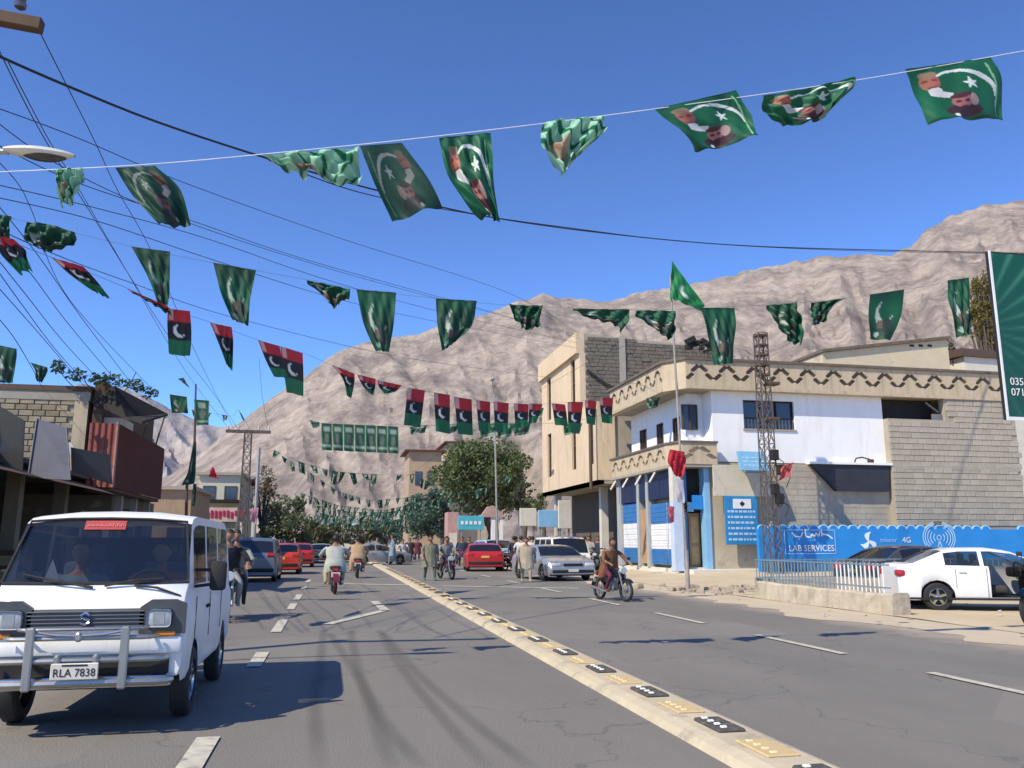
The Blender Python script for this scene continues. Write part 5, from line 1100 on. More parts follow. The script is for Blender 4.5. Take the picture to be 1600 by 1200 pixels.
# ================================================================== people
def mirror_pose(J): return J
EDGES = [('pelvis', 'waist'), ('waist', 'chest'), ('chest', 'neck'), ('neck', 'head0')]
for s_ in 'LR': EDGES += [('pelvis', 'hip'+s_), ('hip'+s_, 'knee'+s_), ('knee'+s_, 'ankle'+s_), ('ankle'+s_, 'toe'+s_), ('chest', 'sho'+s_), ('sho'+s_, 'elb'+s_), ('elb'+s_, 'wri'+s_), ('wri'+s_, 'palm'+s_)]+[('palm'+s_, 'f%d'%k+s_) for k in range(1, 5)]+[('wri'+s_, 'thumb'+s_)]
RAD = dict(pelvis=.145, waist=.125, chest=.15, neck=.055, head0=.05, head1=.09, head2=.09, hip=.1, knee=.065, ankle=.042, toe=.035, sho=.07, elb=.048, wri=.03, palm=.032, f1=.011, f2=.011, f3=.011, f4=.01, thumb=.012)
def make_body(J, wide=1.0):
    J = {k: Vector(v) for k, v in J.items()}
    for s_ in 'LR':
        d = (J['wri'+s_]-J['elb'+s_]).normalized(); J['palm'+s_] = J['wri'+s_]+d*.07; sd = d.cross(Vector((0, 0, 1))); sd = sd.normalized() if sd.length > .1 else Vector((1, 0, 0))
        for k in range(1, 5): J['f%d'%k+s_] = J['palm'+s_]+d*(.065+.012*(k in (2, 3)))+sd*(k-2.5)*.022+Vector((0, 0, -.02))
        J['thumb'+s_] = J['wri'+s_]+d*.06+sd*.05*(1 if s_ == 'L' else -1)
    names = [n for n in J if n not in ('face', 'head1', 'head2')]; me = bpy.data.meshes.new('person'); idx = {n: i for i, n in enumerate(names)}
    me.from_pydata([J[n] for n in names], [(idx[a], idx[b]) for a, b in EDGES], [])
    o = bpy.data.objects.new('person', me); col.objects.link(o); md = o.modifiers.new('skin', 'SKIN'); md.use_smooth_shade = True; md.branch_smoothing = .6
    for n in names:
        k = n if n in RAD else n[:-1]; r = RAD[k]; sv = me.skin_vertices[0].data[idx[n]]; sv.radius = (r*(1.15 if n in ('pelvis', 'chest', 'waist') else 1)*wide, r*.95)
        sv.use_root = (n == 'pelvis')
    o.modifiers.new('sub', 'SUBSURF').levels = 1
    dg = bpy.context.evaluated_depsgraph_get(); dg.update(); m2 = bpy.data.meshes.new_from_object(o.evaluated_get(dg)); bpy.data.objects.remove(o)
    m2.name = 'person'; m2.materials.clear()
    # sculpted head joined to the neck: jaw, brow, nose, lips, ears
    h = J['head1']; f = (J['face']-h).normalized(); sd = Vector((-f.y, f.x, 0)); bm = bmesh.new(); bm.from_mesh(m2)
    hd = bmesh.new(); bmesh.ops.create_uvsphere(hd, u_segments=20, v_segments=14, radius=1)
    for v in hd.verts:
        x, y, z = v.co; X_, Y_, Z_ = x*.095, y*.074, z*.118
        if z < 0: Y_ *= 1+.28*z; X_ *= 1+.12*z*(1 if x < 0 else .2)
        if x > .5 and abs(y) < .2: X_ += .026*math.exp(-((z+.12)/.16)**2)*(1-abs(y)/.2)+.008*math.exp(-((z+.5)/.08)**2)
        if x > .4 and .15 < abs(y) < .5 and abs(z-.12) < .14: X_ -= .012
        if abs(x) < .25 and abs(y) > .9 and abs(z) < .25: Y_ *= 1.16
        if x < -.1 and z < -.3: X_ *= .9
        v.co = h+f*X_+sd*Y_+Vector((0, 0, Z_-.01))
    tm = bpy.data.meshes.new('h'); hd.to_mesh(tm); hd.free(); bm.from_mesh(tm); bm.to_mesh(m2); bm.free(); bpy.data.meshes.remove(tm)
    for i in range(3): m2.materials.append(None)
    for p in m2.polygons:
        c = p.center; near = 'head1' if (J['head1']-c).length < .13 else min(names, key=lambda n: (J[n]-c).length)
        k = near if near in RAD else near[:-1]
        p.material_index = 2 if k in ('head0', 'head1', 'head2', 'wri', 'palm', 'f1', 'f2', 'f3', 'f4', 'thumb', 'neck') else (1 if k in ('knee', 'ankle', 'toe', 'hip') else 0)
    m2.polygons.foreach_set('use_smooth', [True]*len(m2.polygons)); return m2, J
def ride_pose():
    J = dict(pelvis=(-.18, 0, .86), waist=(-.14, 0, 1.02), chest=(-.06, 0, 1.26), neck=(0, 0, 1.42), head0=(.02, 0, 1.5), head1=(.05, 0, 1.6), head2=(.04, 0, 1.7))
    for s_, y in (('L', 1), ('R', -1)):
        J.update({'hip'+s_: (-.12, .12*y, .82), 'knee'+s_: (.26, .2*y, .68), 'ankle'+s_: (.02, .19*y, .32), 'toe'+s_: (.17, .2*y, .27), 'sho'+s_: (-.03, .2*y, 1.34), 'elb'+s_: (.14, .33*y, 1.1), 'wri'+s_: (.36, .3*y, 1.02)})
    J['face'] = (1, 0, 1.6); return J
def stand_pose(step=.18, arm=.0):
    J = dict(pelvis=(0, 0, .92), waist=(0, 0, 1.06), chest=(0, 0, 1.28), neck=(0, 0, 1.45), head0=(.01, 0, 1.53), head1=(.03, 0, 1.62), head2=(.02, 0, 1.71))
    for s_, y in (('L', 1), ('R', -1)):
        J.update({'hip'+s_: (0, .1*y, .88), 'knee'+s_: (step*.6*y+.03, .11*y, .48), 'ankle'+s_: (step*y*1.1-.03, .11*y, .08), 'toe'+s_: (step*y*1.1+.12, .12*y, .04), 'sho'+s_: (0, .19*y, 1.38), 'elb'+s_: (-.05-step*.4*y+arm*.2, .26*y, 1.12), 'wri'+s_: (.06-step*.7*y+arm*.3, .27*y, .88+arm*.3)})
    J['face'] = (1, 0, 1.62); return J
def sit_pose():
    J = dict(pelvis=(0, 0, .72), waist=(-.03, 0, .88), chest=(-.04, 0, 1.06), neck=(-.03, 0, 1.22), head0=(-.01, 0, 1.29), head1=(.02, 0, 1.38), head2=(.01, 0, 1.46))
    for s_, y in (('L', 1), ('R', -1)):
        J.update({'hip'+s_: (.04, .1*y, .7), 'knee'+s_: (.42, .13*y, .72), 'ankle'+s_: (.55, .13*y, .45), 'toe'+s_: (.66, .13*y, .42), 'sho'+s_: (-.02, .2*y, 1.15), 'elb'+s_: (.18, .27*y, .96), 'wri'+s_: (.42, .17*y, 1.08)})
    J['face'] = (1, 0, 1.38); return J
def bend_pose():
    J = ride_pose()
    for k in ('waist', 'chest', 'neck', 'head0', 'head1', 'head2'): pass
    return J
BODIES = {'ride': make_body(ride_pose()), 'walk': make_body(stand_pose(.2)), 'stand': make_body(stand_pose(.03)), 'talk': make_body(stand_pose(.08, .9)), 'sit': make_body(sit_pose())}
def hair_mesh(J, cap=False):
    mb = MB(); h = J['head1']; f = (J['face']-h); f.z = 0; f.normalize(); prof = []
    bm = bmesh.new(); bmesh.ops.create_uvsphere(bm, u_segments=18, v_segments=12, radius=1); sd = Vector((-f.y, f.x, 0))
    for v in list(bm.verts):
        x, y, z = v.co; lim = lerp(-.42, .5, max(0, min(1, (x+.25)/.9))); z2 = max(z, lim); k_ = 1+.03*sin(x*17)*sin(y*13)
        v.co = h+f*(x*.103*k_-.006)+sd*(y*.083*k_)+Vector((0, 0, z2*.128*k_-.006))
    mb.bm(bm); return mb.mesh('hair', hair, smooth=True)
def tunic_mesh(J, pose):
    # loose knee-length shirt: rings from chest down over the hips
    mb = MB(); n = 14
    if pose == 'ride': rg = [((-.05, 0, 1.33), .1, .2), ((-.08, 0, 1.22), .145, .225), ((-.12, 0, 1.05), .15, .2), ((-.17, 0, .9), .18, .23), ((-.17, 0, .76), .2, .25), ((-.2, 0, .62), .13, .26)]
    elif pose == 'sit': rg = [((-.035, 0, 1.16), .09, .2), ((-.04, 0, 1.05), .14, .22), ((-.02, 0, .88), .15, .2), ((.0, 0, .68), .19, .22)]
    else: rg = [((0, 0, 1.37), .09, .2), ((0, 0, 1.26), .14, .215), ((0, 0, 1.08), .14, .19), ((0, 0, .92), .165, .21), ((.01, 0, .72), .19, .23), ((.01, 0, .52), .215, .25)]
    rows = []
    for i, (c, a, b) in enumerate(rg):
        rows.append([(c[0]+a*cos(2*pi*k/n)*(1+.07*sin(k*3+i)*(i > 2)), c[1]+b*sin(2*pi*k/n)*(1+.05*cos(k*4+i)*(i > 2)), c[2]+.015*sin(k*2.1)*(i > 3)) for k in range(n+1)])
    mb.grid(rows); return mb.mesh('tunic', fabric('tunic_plain', (.4, .4, .38)), smooth=True)
def fabric(name, c): return mat(name, c, .9, scale=7, c2=tuple(v*.7 for v in c), bump=.3, bscale=30)
PM = {}
for k in BODIES: PM[k] = (BODIES[k][0], hair_mesh(BODIES[k][1]), tunic_mesh(BODIES[k][1], k))
def person(label, pose, loc, rz, shirt, trous=None, s=1.0, group=None, tunic=True, lean=0., wide=1.0):
    o = thing('person', label, 'person', loc, rz, group); o.scale = (s, s*wide, s); o.rotation_euler = (0, lean, rz)
    me, hm, tm_ = PM[pose]; b = bpy.data.objects.new('body', me); col.objects.link(b); b.parent = o
    for i, m in enumerate((shirt, trous or shirt, skin)): b.material_slots[i].link = 'OBJECT'; b.material_slots[i].material = m
    inst('hair', hm, o)
    if tunic: inst('tunic', tm_, o, m=shirt)
    return o
cl = {n: fabric('cloth_'+n, c) for n, c in dict(white=(.62, .62, .6), grey=(.3, .31, .3), pale=(.45, .47, .42), tan=(.46, .32, .19), brown=(.22, .09, .04), dark=(.04, .04, .045), maroon=(.13, .025, .05), blue=(.2, .3, .38), olive=(.22, .22, .15), sand=(.42, .36, .26), navy=(.03, .04, .08), black=(.02, .02, .02), orange=(.5, .2, .07), green=(.1, .16, .11)).items()}

# ------------------------------------------------------------------ motorbike prototype (heads along +x)
def make_bike(label, tankm):
    o = thing('motorbike', label, 'motorbike', (0, 0, 0)); R = .29
    for x in (.62, -.6):
        t = MB().lathe([(R-.07, -.02), (R-.04, -.04), (R, -.018), (R+.004, 0), (R, .018), (R-.04, .04), (R-.07, .02)], o=(0, 0, 0), ax='y', n=24, ring=True).build('wheel', black_rubber, o, smooth=35); t.location = (x, 0, R)
        m = MB().lathe([(R-.055, -.03), (R-.045, -.03), (R-.045, .03), (R-.055, .03)], ax='y', n=24, ring=True).lathe([(.05, -.05), (.05, .05)], ax='y', n=10)
        for k in range(12): a = 2*pi*k/12; m.tube([(0, .02*(-1)**k, 0), ((R-.05)*cos(a), 0, (R-.05)*sin(a))], .006, 4)
        m.build('rim', bike_metal, t)
    MB().tube([(.62, .07, R), (.42, .07, .82)], .022, 8).tube([(.62, -.07, R), (.42, -.07, .82)], .022, 8).build('fork', bike_metal, o, smooth=True)
    MB().tube([(.4, 0, .86), (.33, .14, .96), (.26, .34, .98)], .014, 6).tube([(.4, 0, .86), (.33, -.14, .96), (.26, -.34, .98)], .014, 6).build('handlebar', black_rubber, o, smooth=True)
    for s_ in (1, -1): MB().tube([(.33, .2*s_, .97), (.32, .27*s_, 1.12)], .007, 5).bbox(.32, .29*s_, 1.14, .02, .1, .07, .012).build('mirror', black_rubber, o)
    MB().bbox(.22, 0, .74, .46, .24, .2, .08).build('fuel_tank', tankm, o, smooth=30)
    MB().bbox(-.25, 0, .76, .66, .25, .1, .045).build('seat', black_rubber, o, smooth=30)
    MB().tube([(.4, 0, .82), (.1, 0, .62), (-.3, 0, .62), (-.55, 0, .68)], .03, 6).tube([(.4, 0, .8), (.22, 0, .3), (-.2, 0, .28), (-.3, 0, .6)], .025, 6).tube([(-.2, .1, .3), (-.6, .1, R)], .02, 6).tube([(-.2, -.1, .3), (-.6, -.1, R)], .02, 6).tube([(-.4, .13, .64), (-.58, .13, R)], .03, 6).tube([(-.4, -.13, .64), (-.58, -.13, R)], .03, 6).build('frame', steel_dark, o, smooth=True)
    MB().bbox(.06, 0, .42, .32, .24, .22, .05).bbox(.16, 0, .56, .16, .16, .16, .03).build('engine', galv, o, smooth=30)
    MB().tube([(.2, -.08, .42), (.22, -.13, .28), (-.1, -.15, .26), (-.75, -.16, .36)], [.02, .02, .03, .042], 8).build('exhaust', bike_metal, o, smooth=True)
    MB().lathe([(.05, -.09), (.09, -.04), (.095, .03), (.085, .04)], o=(.5, 0, .83), ax='x', n=14).build('headlight', lamp_glass, o, smooth=35)
    for x, a0, a1 in ((.62, 40, 150), (-.6, 20, 170)):
        m = MB(); rows = [[(x+(R+.035)*cos(radians(a0+(a1-a0)*k/8)), y, R+(R+.035)*sin(radians(a0+(a1-a0)*k/8))) for y in (-.06, .06)] for k in range(9)]; m.grid(rows); rows = [[(p[0], p[1], p[2]+.008) for p in r] for r in rows]; m.grid(rows); m.build('mudguard', tankm, o)
    MB().bbox(-.66, 0, .7, .06, .14, .08, .02).build('tail_light', tail_red, o)
    MB().bbox(-.72, 0, .56, .012, .2, .14, .004).build('number_plate', off_white, o)
    MB().bbox(-.1, .13, .58, .3, .03, .16, .02).bbox(-.1, -.13, .58, .3, .03, .16, .02).build('side_cover', tankm, o, smooth=30)
    return o
bk_red = paint('bike_maroon', (.16, .012, .03)); bk_black = paint('bike_black', (.02, .02, .022)); bk_blue = paint('bike_blue', (.03, .07, .2))
proto = {'r': make_bike('dark maroon motorbike ridden away by the man in the pale shirt', bk_red), 'k': make_bike('black motorbike ridden towards the corner building by the man in brown', bk_black)}
used = set()
def bike(kind, label, x, y, rz, group=None, lean=0, s=1.0, wide=1.0):
    if kind not in used: used.add(kind); o = proto[kind]
    else: o = copy_tree(proto[kind])
    o.location = (x, y, 0); o.rotation_euler = (lean, 0, rz); o['label'] = label; o.scale = (s, s*wide, s)
    if group: o['group'] = group
    elif 'group' in o: del o['group']
    return o
def rider(kind, bl, plab, x, y, rz, shirt, trous, s=1.0, tunic=True, wide=1.15):
    bike(kind, bl, x, y, rz, s=s, wide=wide); return person(plab, 'ride', (x, y, 0), rz, shirt, trous, s, tunic=tunic, wide=wide)
rider('r', 'dark maroon motorbike ridden away up the middle of the near lane', 'rider in a pale grey shirt on the maroon motorbike, seen from behind', .08, 25.6, radians(93), cl['pale'], cl['sand'], .98, wide=1.3)
rider('k', 'black motorbike heading for the sandy verge near the corner building', 'rider in a brown orange shirt on the black motorbike near the pole', 7.05, 20.9, radians(-72), cl['brown'], cl['maroon'], .92, wide=1.2)
rider('k', 'black motorbike ridden away under the tan shirted man', 'rider in a tan shirt seen from behind, ahead of the pale shirted rider', 1.05, 36.6, radians(90), cl['tan'], cl['tan'], 1.0, wide=1.35)
rider('k', 'dark motorbike hidden half behind the white minivan', 'rider in dark waistcoat half hidden beside the white minivan', -1.98, 17.3, radians(-80), cl['black'], cl['grey'], 1.0)
person('helper passenger in a grey shirt sitting behind the rider beside the minivan', 'ride', (-1.88, 17.75, 0), radians(-85), cl['grey'], cl['dark'], 1.0)
rider('r', 'motorbike coming down the far side of the median', 'rider in grey on the motorbike coming down the far side of the median', 4.55, 34.5, radians(-75), cl['grey'], cl['dark'], 1.0, wide=1.2)
rider('k', 'small dark motorbike further up beyond the median', 'rider in a pale checked shirt further up beyond the median', 6.2, 46.5, radians(-80), cl['pale'], cl['olive'], 1.0, wide=1.2)
rider('r', 'motorbike far up the road near the crossing man', 'far rider in white near the crossing silver car', 5.0, 62, radians(-85), cl['white'], cl['grey'], 1.0, wide=1.2)
person('man in pale green tunic walking along the median edge', 'walk', (3.75, 33.2, 0), radians(-80), cl['olive'], cl['green'], 1.0, wide=1.3)
person('man in white and pale blue tunic striding across the far road', 'walk', (3.9, 56.5, 0), radians(170), cl['blue'], cl['blue'], 1.15, wide=1.4)
person('man in sand coloured tunic walking beside the silver sedan', 'walk', (7.15, 31.2, 0), radians(-100), cl['sand'], cl['sand'], .95, wide=1.35)
dr = person('driver in orange shirt at the wheel of the white minivan', 'sit', (0, 0, 0), -pi/2, cl['orange'], cl['dark'], 1.0, tunic=False)
dr.location = (-1.86+.34, 8.87-(2.24-1.65), 0)
dp_ = person('passenger in blue shirt on the left seat of the white minivan', 'sit', (0, 0, 0), -pi/2, cl['blue'], cl['navy'], 1.0, tunic=False); dp_.location = (-1.86-.34, 8.87-(2.24-1.65), 0)
# crowd and parked motorbikes in front of the beige building
random.seed(77)
names_c = list(cl)
spots = [(p, q) for p, q in ((806, 868), (822, 866), (838, 864), (852, 866), (868, 862), (886, 864), (905, 866), (922, 868), (938, 870))]
i = 0
for px, py in spots:
    q = G(px, py+6); yy = min(q.y, 46.5); p = Y(px, 860, yy)
    shirt = cl[random.choice(['white', 'grey', 'dark', 'pale', 'navy', 'sand', 'blue'])]
    person('man standing among the parked motorbikes in front of the beige building', random.choice(['stand', 'talk', 'walk']), (p.x, yy+random.uniform(-1, 3), 0), random.uniform(0, 6), shirt, cl[random.choice(['dark', 'grey', 'sand'])], 1.05, group='men standing by the parked motorbikes', wide=1.25)
for k in range(12):
    px = 800+k*13; yy = 42.5+random.uniform(-.8, 2.5); p = Y(px, 860, yy)
    bike(random.choice('rk'), 'parked motorbike in the row in front of the beige building', p.x, yy, radians(random.uniform(-120, -60)), group='motorbikes parked before the beige building', wide=1.15)
random.seed(123)
for k in range(10):
    px = 796+k*15; yy = 39.6+random.uniform(-.5, 1.2)+(k > 7)*1.5; p = Y(px, 860, yy)
    if p.x > 9.2 and not (9.3 < p.x < 11.8 and yy < 41.2): bike(random.choice('rk'), 'parked motorbike in the row in front of the beige building', p.x, yy, radians(random.uniform(-120, -60)), group='motorbikes parked before the beige building', wide=1.15)
for k in range(9):
    px = 800+k*17+random.uniform(-4, 4); yy = random.uniform(44.5, 50); p = Y(px, 860, yy)
    person('man standing among the parked motorbikes in front of the beige building', random.choice(['stand', 'talk', 'walk']), (p.x, yy, 0), random.uniform(0, 6), cl[random.choice(['white', 'grey', 'dark', 'navy', 'sand'])], cl['dark'], 1.05, group='men standing by the parked motorbikes', wide=1.25)
for (px, yy, c_, lb) in ((722, 52, 'navy', 'man in dark blue standing left of the red hatchback'), (733, 55, 'dark', 'man in black standing behind the red hatchback'), (640, 66, 'dark', 'figure in black among the far bikes by the median'), (652, 70, 'maroon', 'figure in maroon beside the far traffic'), (700, 60, 'olive', 'man in olive standing beneath the pink pillar'), (806, 50, 'white', 'man in white behind the silver sedan')):
    p = Y(px, 860, yy); person(lb, 'stand', (p.x, yy, 0), radians(-90), cl[c_], cl['dark'], 1.05, wide=1.3)
for px, yy in ((628, 64), (640, 67), (648, 72), (690, 55), (712, 58)):
    p = Y(px, 860, yy); bike(random.choice('rk'), 'distant dark motorbike standing in the far traffic', p.x, yy, radians(-90), group='distant motorbikes in the far traffic', wide=1.2)
# pedestrians at the left
for (px, yy, c_, lb) in ((393, 44, 'white', 'person in white walking behind the blue grey hatchback'), (405, 46, 'sand', 'person in cream standing beside the lattice pole'), (330, 40, 'grey', 'person in grey beneath the pink red signboard')):
    p = Y(px, 860, yy); person(lb, 'stand', (p.x, yy, .0), radians(-60), cl[c_], cl['grey'], 1.0, wide=1.2)
# motorbike cut off by the right edge
o = bike('k', 'black motorbike cut off by the right edge, parked near the white sedan', 12.49, 12.82, radians(195), s=1.1)
# ================================================================== poles, lamps, cables
def lattice(o, h, w0, w1, m, nseg=14, r=.025):
    for k, (sx, sy) in enumerate(((-1, -1), (1, -1), (1, 1), (-1, 1))):
        MB().tube([(sx*w0/2, sy*w0/2, 0), (sx*w1/2, sy*w1/2, h)], r*1.3, 4).build('leg', m, o)
    mb = MB()
    for i in range(nseg):
        a, b = i/nseg, (i+1)/nseg; wa, wb = lerp(w0, w1, a)/2, lerp(w0, w1, b)/2; C_ = [(-1, -1), (1, -1), (1, 1), (-1, 1)]
        for k in range(4):
            p, q = C_[k], C_[(k+1) % 4]; mb.tube([(p[0]*wa, p[1]*wa, a*h), (q[0]*wb, q[1]*wb, b*h)], r*.7, 4); mb.tube([(q[0]*wa, q[1]*wa, a*h), (p[0]*wb, p[1]*wb, b*h)], r*.7, 4); mb.tube([(p[0]*wb, p[1]*wb, b*h), (q[0]*wb, q[1]*wb, b*h)], r*.7, 4)
    mb.build('bracing', m, o)
q = Y(1210, 905, 30.9); tp = Y(1206, 522, 30.9)
LP = thing('lattice_pole', 'tall rusty lattice pole standing before the painted blue wall', 'pole', (q.x, 30.9, 0))
lat_m = mat('lattice_rust', (.075, .055, .045), .8, scale=4, c2=(.13, .11, .095))
lattice(LP, tp.z, .52, .4, lat_m, 13, .022)
for px, py in ((1204, 712), (1214, 735), (1205, 765), (1212, 780)):
    p = Y(px, py, 30.9); MB().bbox(p.x-q.x, -.3, p.z, .3, .24, .42, .03).tube([(p.x-q.x, -.3, p.z), (p.x-q.x+.4, -.3, p.z-.3), (p.x-q.x+.2, -.3, p.z-.7)], .02, 5).build('junction_box', dark, LP)
for px, py in ((1206, 600), (1206, 655)): p = Y(px, py, 30.9); MB().bbox(p.x-q.x, 0, p.z, .5, .5, .12, .02).build('collar', steel_dark, LP)
for i in range(5): MB().bbox(0, 0, tp.z-.1-i*.42, .46, .46, .07, .01).build('collar', steel_dark, LP)
# slender pole with flags
fp0 = Vector((10.47, 24.0, 0)); fpt = Y(1047, 430, 24.0)
FP = thing('flag_pole', 'tall thin grey pole with flags standing in rubble beside the road', 'pole', fp0)
MB().tube([(0, 0, -.05), (0, 0, 1.2), ((fpt.x-fp0.x)*.12, 0, 1.25), (fpt.x-fp0.x, 0, fpt.z)], [.065, .06, .042, .03], 10).build('pole', mat('pole_grey', (.36, .33, .28), .7, scale=4, c2=(.25, .22, .19)), FP, smooth=True)
m_ = MB()
for k in range(5): m_.bbox(.02, 0, 2.2+k*.12, .14, .14, .03, .01)
m_.build('clamp', steel_dark, FP)
for px, py0, py1, mm in ((1052, 745, 800, 'white'), (1050, 800, 832, 'red')): pass
# light pole by the big tree
a = Y(772, 615, 50); b = Y(778, 878, 50)
o = thing('light_pole', 'slender white light pole in front of the big dark tree', 'pole', (b.x, 50, 0)); MB().tube([(0, 0, 0), (a.x-b.x, 0, a.z)], [.075, .045], 8).build('pole', galv, o, smooth=True)
MB().tube([(a.x-b.x, 0, a.z), (a.x-b.x-.15, -.3, a.z+.5), (a.x-b.x-.3, -1.0, a.z+.65)], .03, 6).build('arm', galv, o, smooth=True); MB().bbox(a.x-b.x-.32, -1.25, a.z+.64, .22, .6, .1, .04).build('lamp_head', galv, o, smooth=30)
# left lattice pole with crossarm
a = Y(388, 676, 40); b = Y(386, 862, 40)
o = thing('crossarm_pole', 'lattice pole with a wide crossarm at the left of the street', 'pole', (a.x, 40, 0)); lattice(o, a.z+.1, .42, .3, lat_m, 13, .02)
MB().bbox(0, 0, a.z+.05, 2.0, .12, .14, .01).build('crossarm', lat_m, o)
for x in (-.9, -.45, .45, .9): MB().lathe([(.03, 0), (.055, .05), (.03, .1), (.05, .15), (.02, .2)], o=(x, 0, a.z+.12), n=8).build('insulator', off_white, o, smooth=True)
a = Y(405, 700, 48); o = thing('steel_pole', 'thin steel pole just right of the crossarm pole', 'pole', (a.x, 48, 0)); MB().tube([(0, 0, 0), (0, 0, a.z)], .09, 8).build('pole', galv, o, smooth=True); MB().bbox(0, 0, a.z-1.6, 1.0, .1, .1, .01).build('crossarm', galv, o)
# left pole with dark drooping flags
a = X(306, 600, -5.2); a = Y(306, 600, 26); b = Y(294, 850, 26)
LFP = thing('bent_pole', 'thin dark pole with drooping flags past the tin balcony', 'pole', (b.x, 26, 0))
MB().tube([(0, 0, 0), (Y(292, 760, 26).x-b.x, 0, Y(292, 760, 26).z), (Y(304, 690, 26).x-b.x, 0, Y(304, 690, 26).z), (a.x-b.x, 0, a.z)], [.05, .04, .035, .025], 8).build('pole', steel_dark, LFP, smooth=True)
# street lamp at the top left
a = Y(62, 242, 9); SLp = thing('street_lamp', 'cobra head street lamp reaching in from the left edge', 'lamp', (-5.6, 9, 0)); dx = a.x+5.6
m_ = MB(); prof = []
rows = []
for i in range(13):
    t = i/12; x = -.34+.68*t; r = .085*(sin(pi*min(1, t*.9+.08))**.55); rows.append([(dx+x, r*1.25*cos(2*pi*k/14), a.z+.02+r*(.75 if sin(2*pi*k/14) > 0 else .6)*sin(2*pi*k/14)) for k in range(15)])
m_.grid(rows); m_.build('lamp_head', mat('lamp_shell', (.68, .66, .58), .4, scale=3), SLp, smooth=True)
rows = []
for i in range(9):
    t = i/8; x = -.16+.42*t; r = .075*sin(pi*min(1, t*.94+.03))**.6; rows.append([(dx+x, r*1.1*cos(pi*k/8), a.z-.012-r*.75*sin(pi*k/8)) for k in range(9)])
MB().grid(rows).build('lamp_glass', mat('lamp_bowl', (.05, .05, .05), .25), SLp, smooth=True)
MB().tube([(0, 0, a.z-.5), (.4, 0, a.z-.15), (1.2, 0, a.z-.03), (dx-.3, 0, a.z)], .03, 8).build('arm', galv, SLp, smooth=True)
MB().tube([(0, 0, -.03), (0, 0, a.z-.45)], [.1, .06], 10).build('pole', galv, SLp, smooth=True)
a = Y(30, 22, 9.6); UP = thing('utility_pole', 'utility pole crossarm with insulator at the top left corner', 'pole', (-6.3, 9.6, 0)); dx = a.x+6.3
MB().bbox(dx-1.1, 0, a.z, 2.72, .14, .15, .01, rot=Matrix.Rotation(radians(5), 3, 'Y')).build('crossarm', dark_wood, UP)
MB().lathe([(.025, 0), (.06, .02), (.07, .07), (.04, .09), (.06, .12), (.035, .17)], o=(dx-.0, 0, a.z+.06), n=14).build('insulator', mat('porcelain', (.1, .08, .1), .2, spec=.8), UP, smooth=True)
MB().tube([(0, 0, -.03), (0, 0, a.z+.5)], [.14, .1], 10).build('pole', concrete, UP, smooth=True)

def catmull(P, n=10):
    out = []
    for k in range(len(P)-1):
        p0, p1, p2, p3 = P[max(k-1, 0)], P[k], P[k+1], P[min(k+2, len(P)-1)]
        for i in range(n):
            f = i/n; out.append(.5*((2*p1)+(p2-p0)*f+(2*p0-5*p1+4*p2-p3)*f*f+(3*p1-p0-3*p2+p3)*f**3))
    out.append(P[-1]); return out
cab_m = mat('cable_black', (.02, .022, .03), .6)
def cable(label, pts, r, m=None, name='power_cable', group=None, cat='cable'):
    P = catmull([Y(px, py, yy) for px, py, yy in pts]); o = MB().tube([p-P[0] for p in P], r, 5).build(name, m or cab_m, None, loc=P[0], smooth=True); return tag(o, label, cat, group)
cable('thick black bundled cable sagging right across the upper sky', [(-30, 75, 10), (100, 132, 11), (250, 192, 12.5), (420, 248, 14.5), (580, 295, 17), (760, 338, 20), (960, 366, 23), (1150, 383, 26), (1350, 390, 29), (1630, 396, 33)], .019)
cable('second strand running just below the thick bundled cable', [(420, 250, 14.5), (560, 300, 17), (700, 328, 19.5), (860, 352, 22), (1100, 380, 25.5), (1350, 392, 29), (1630, 397, 33.2)], .012)
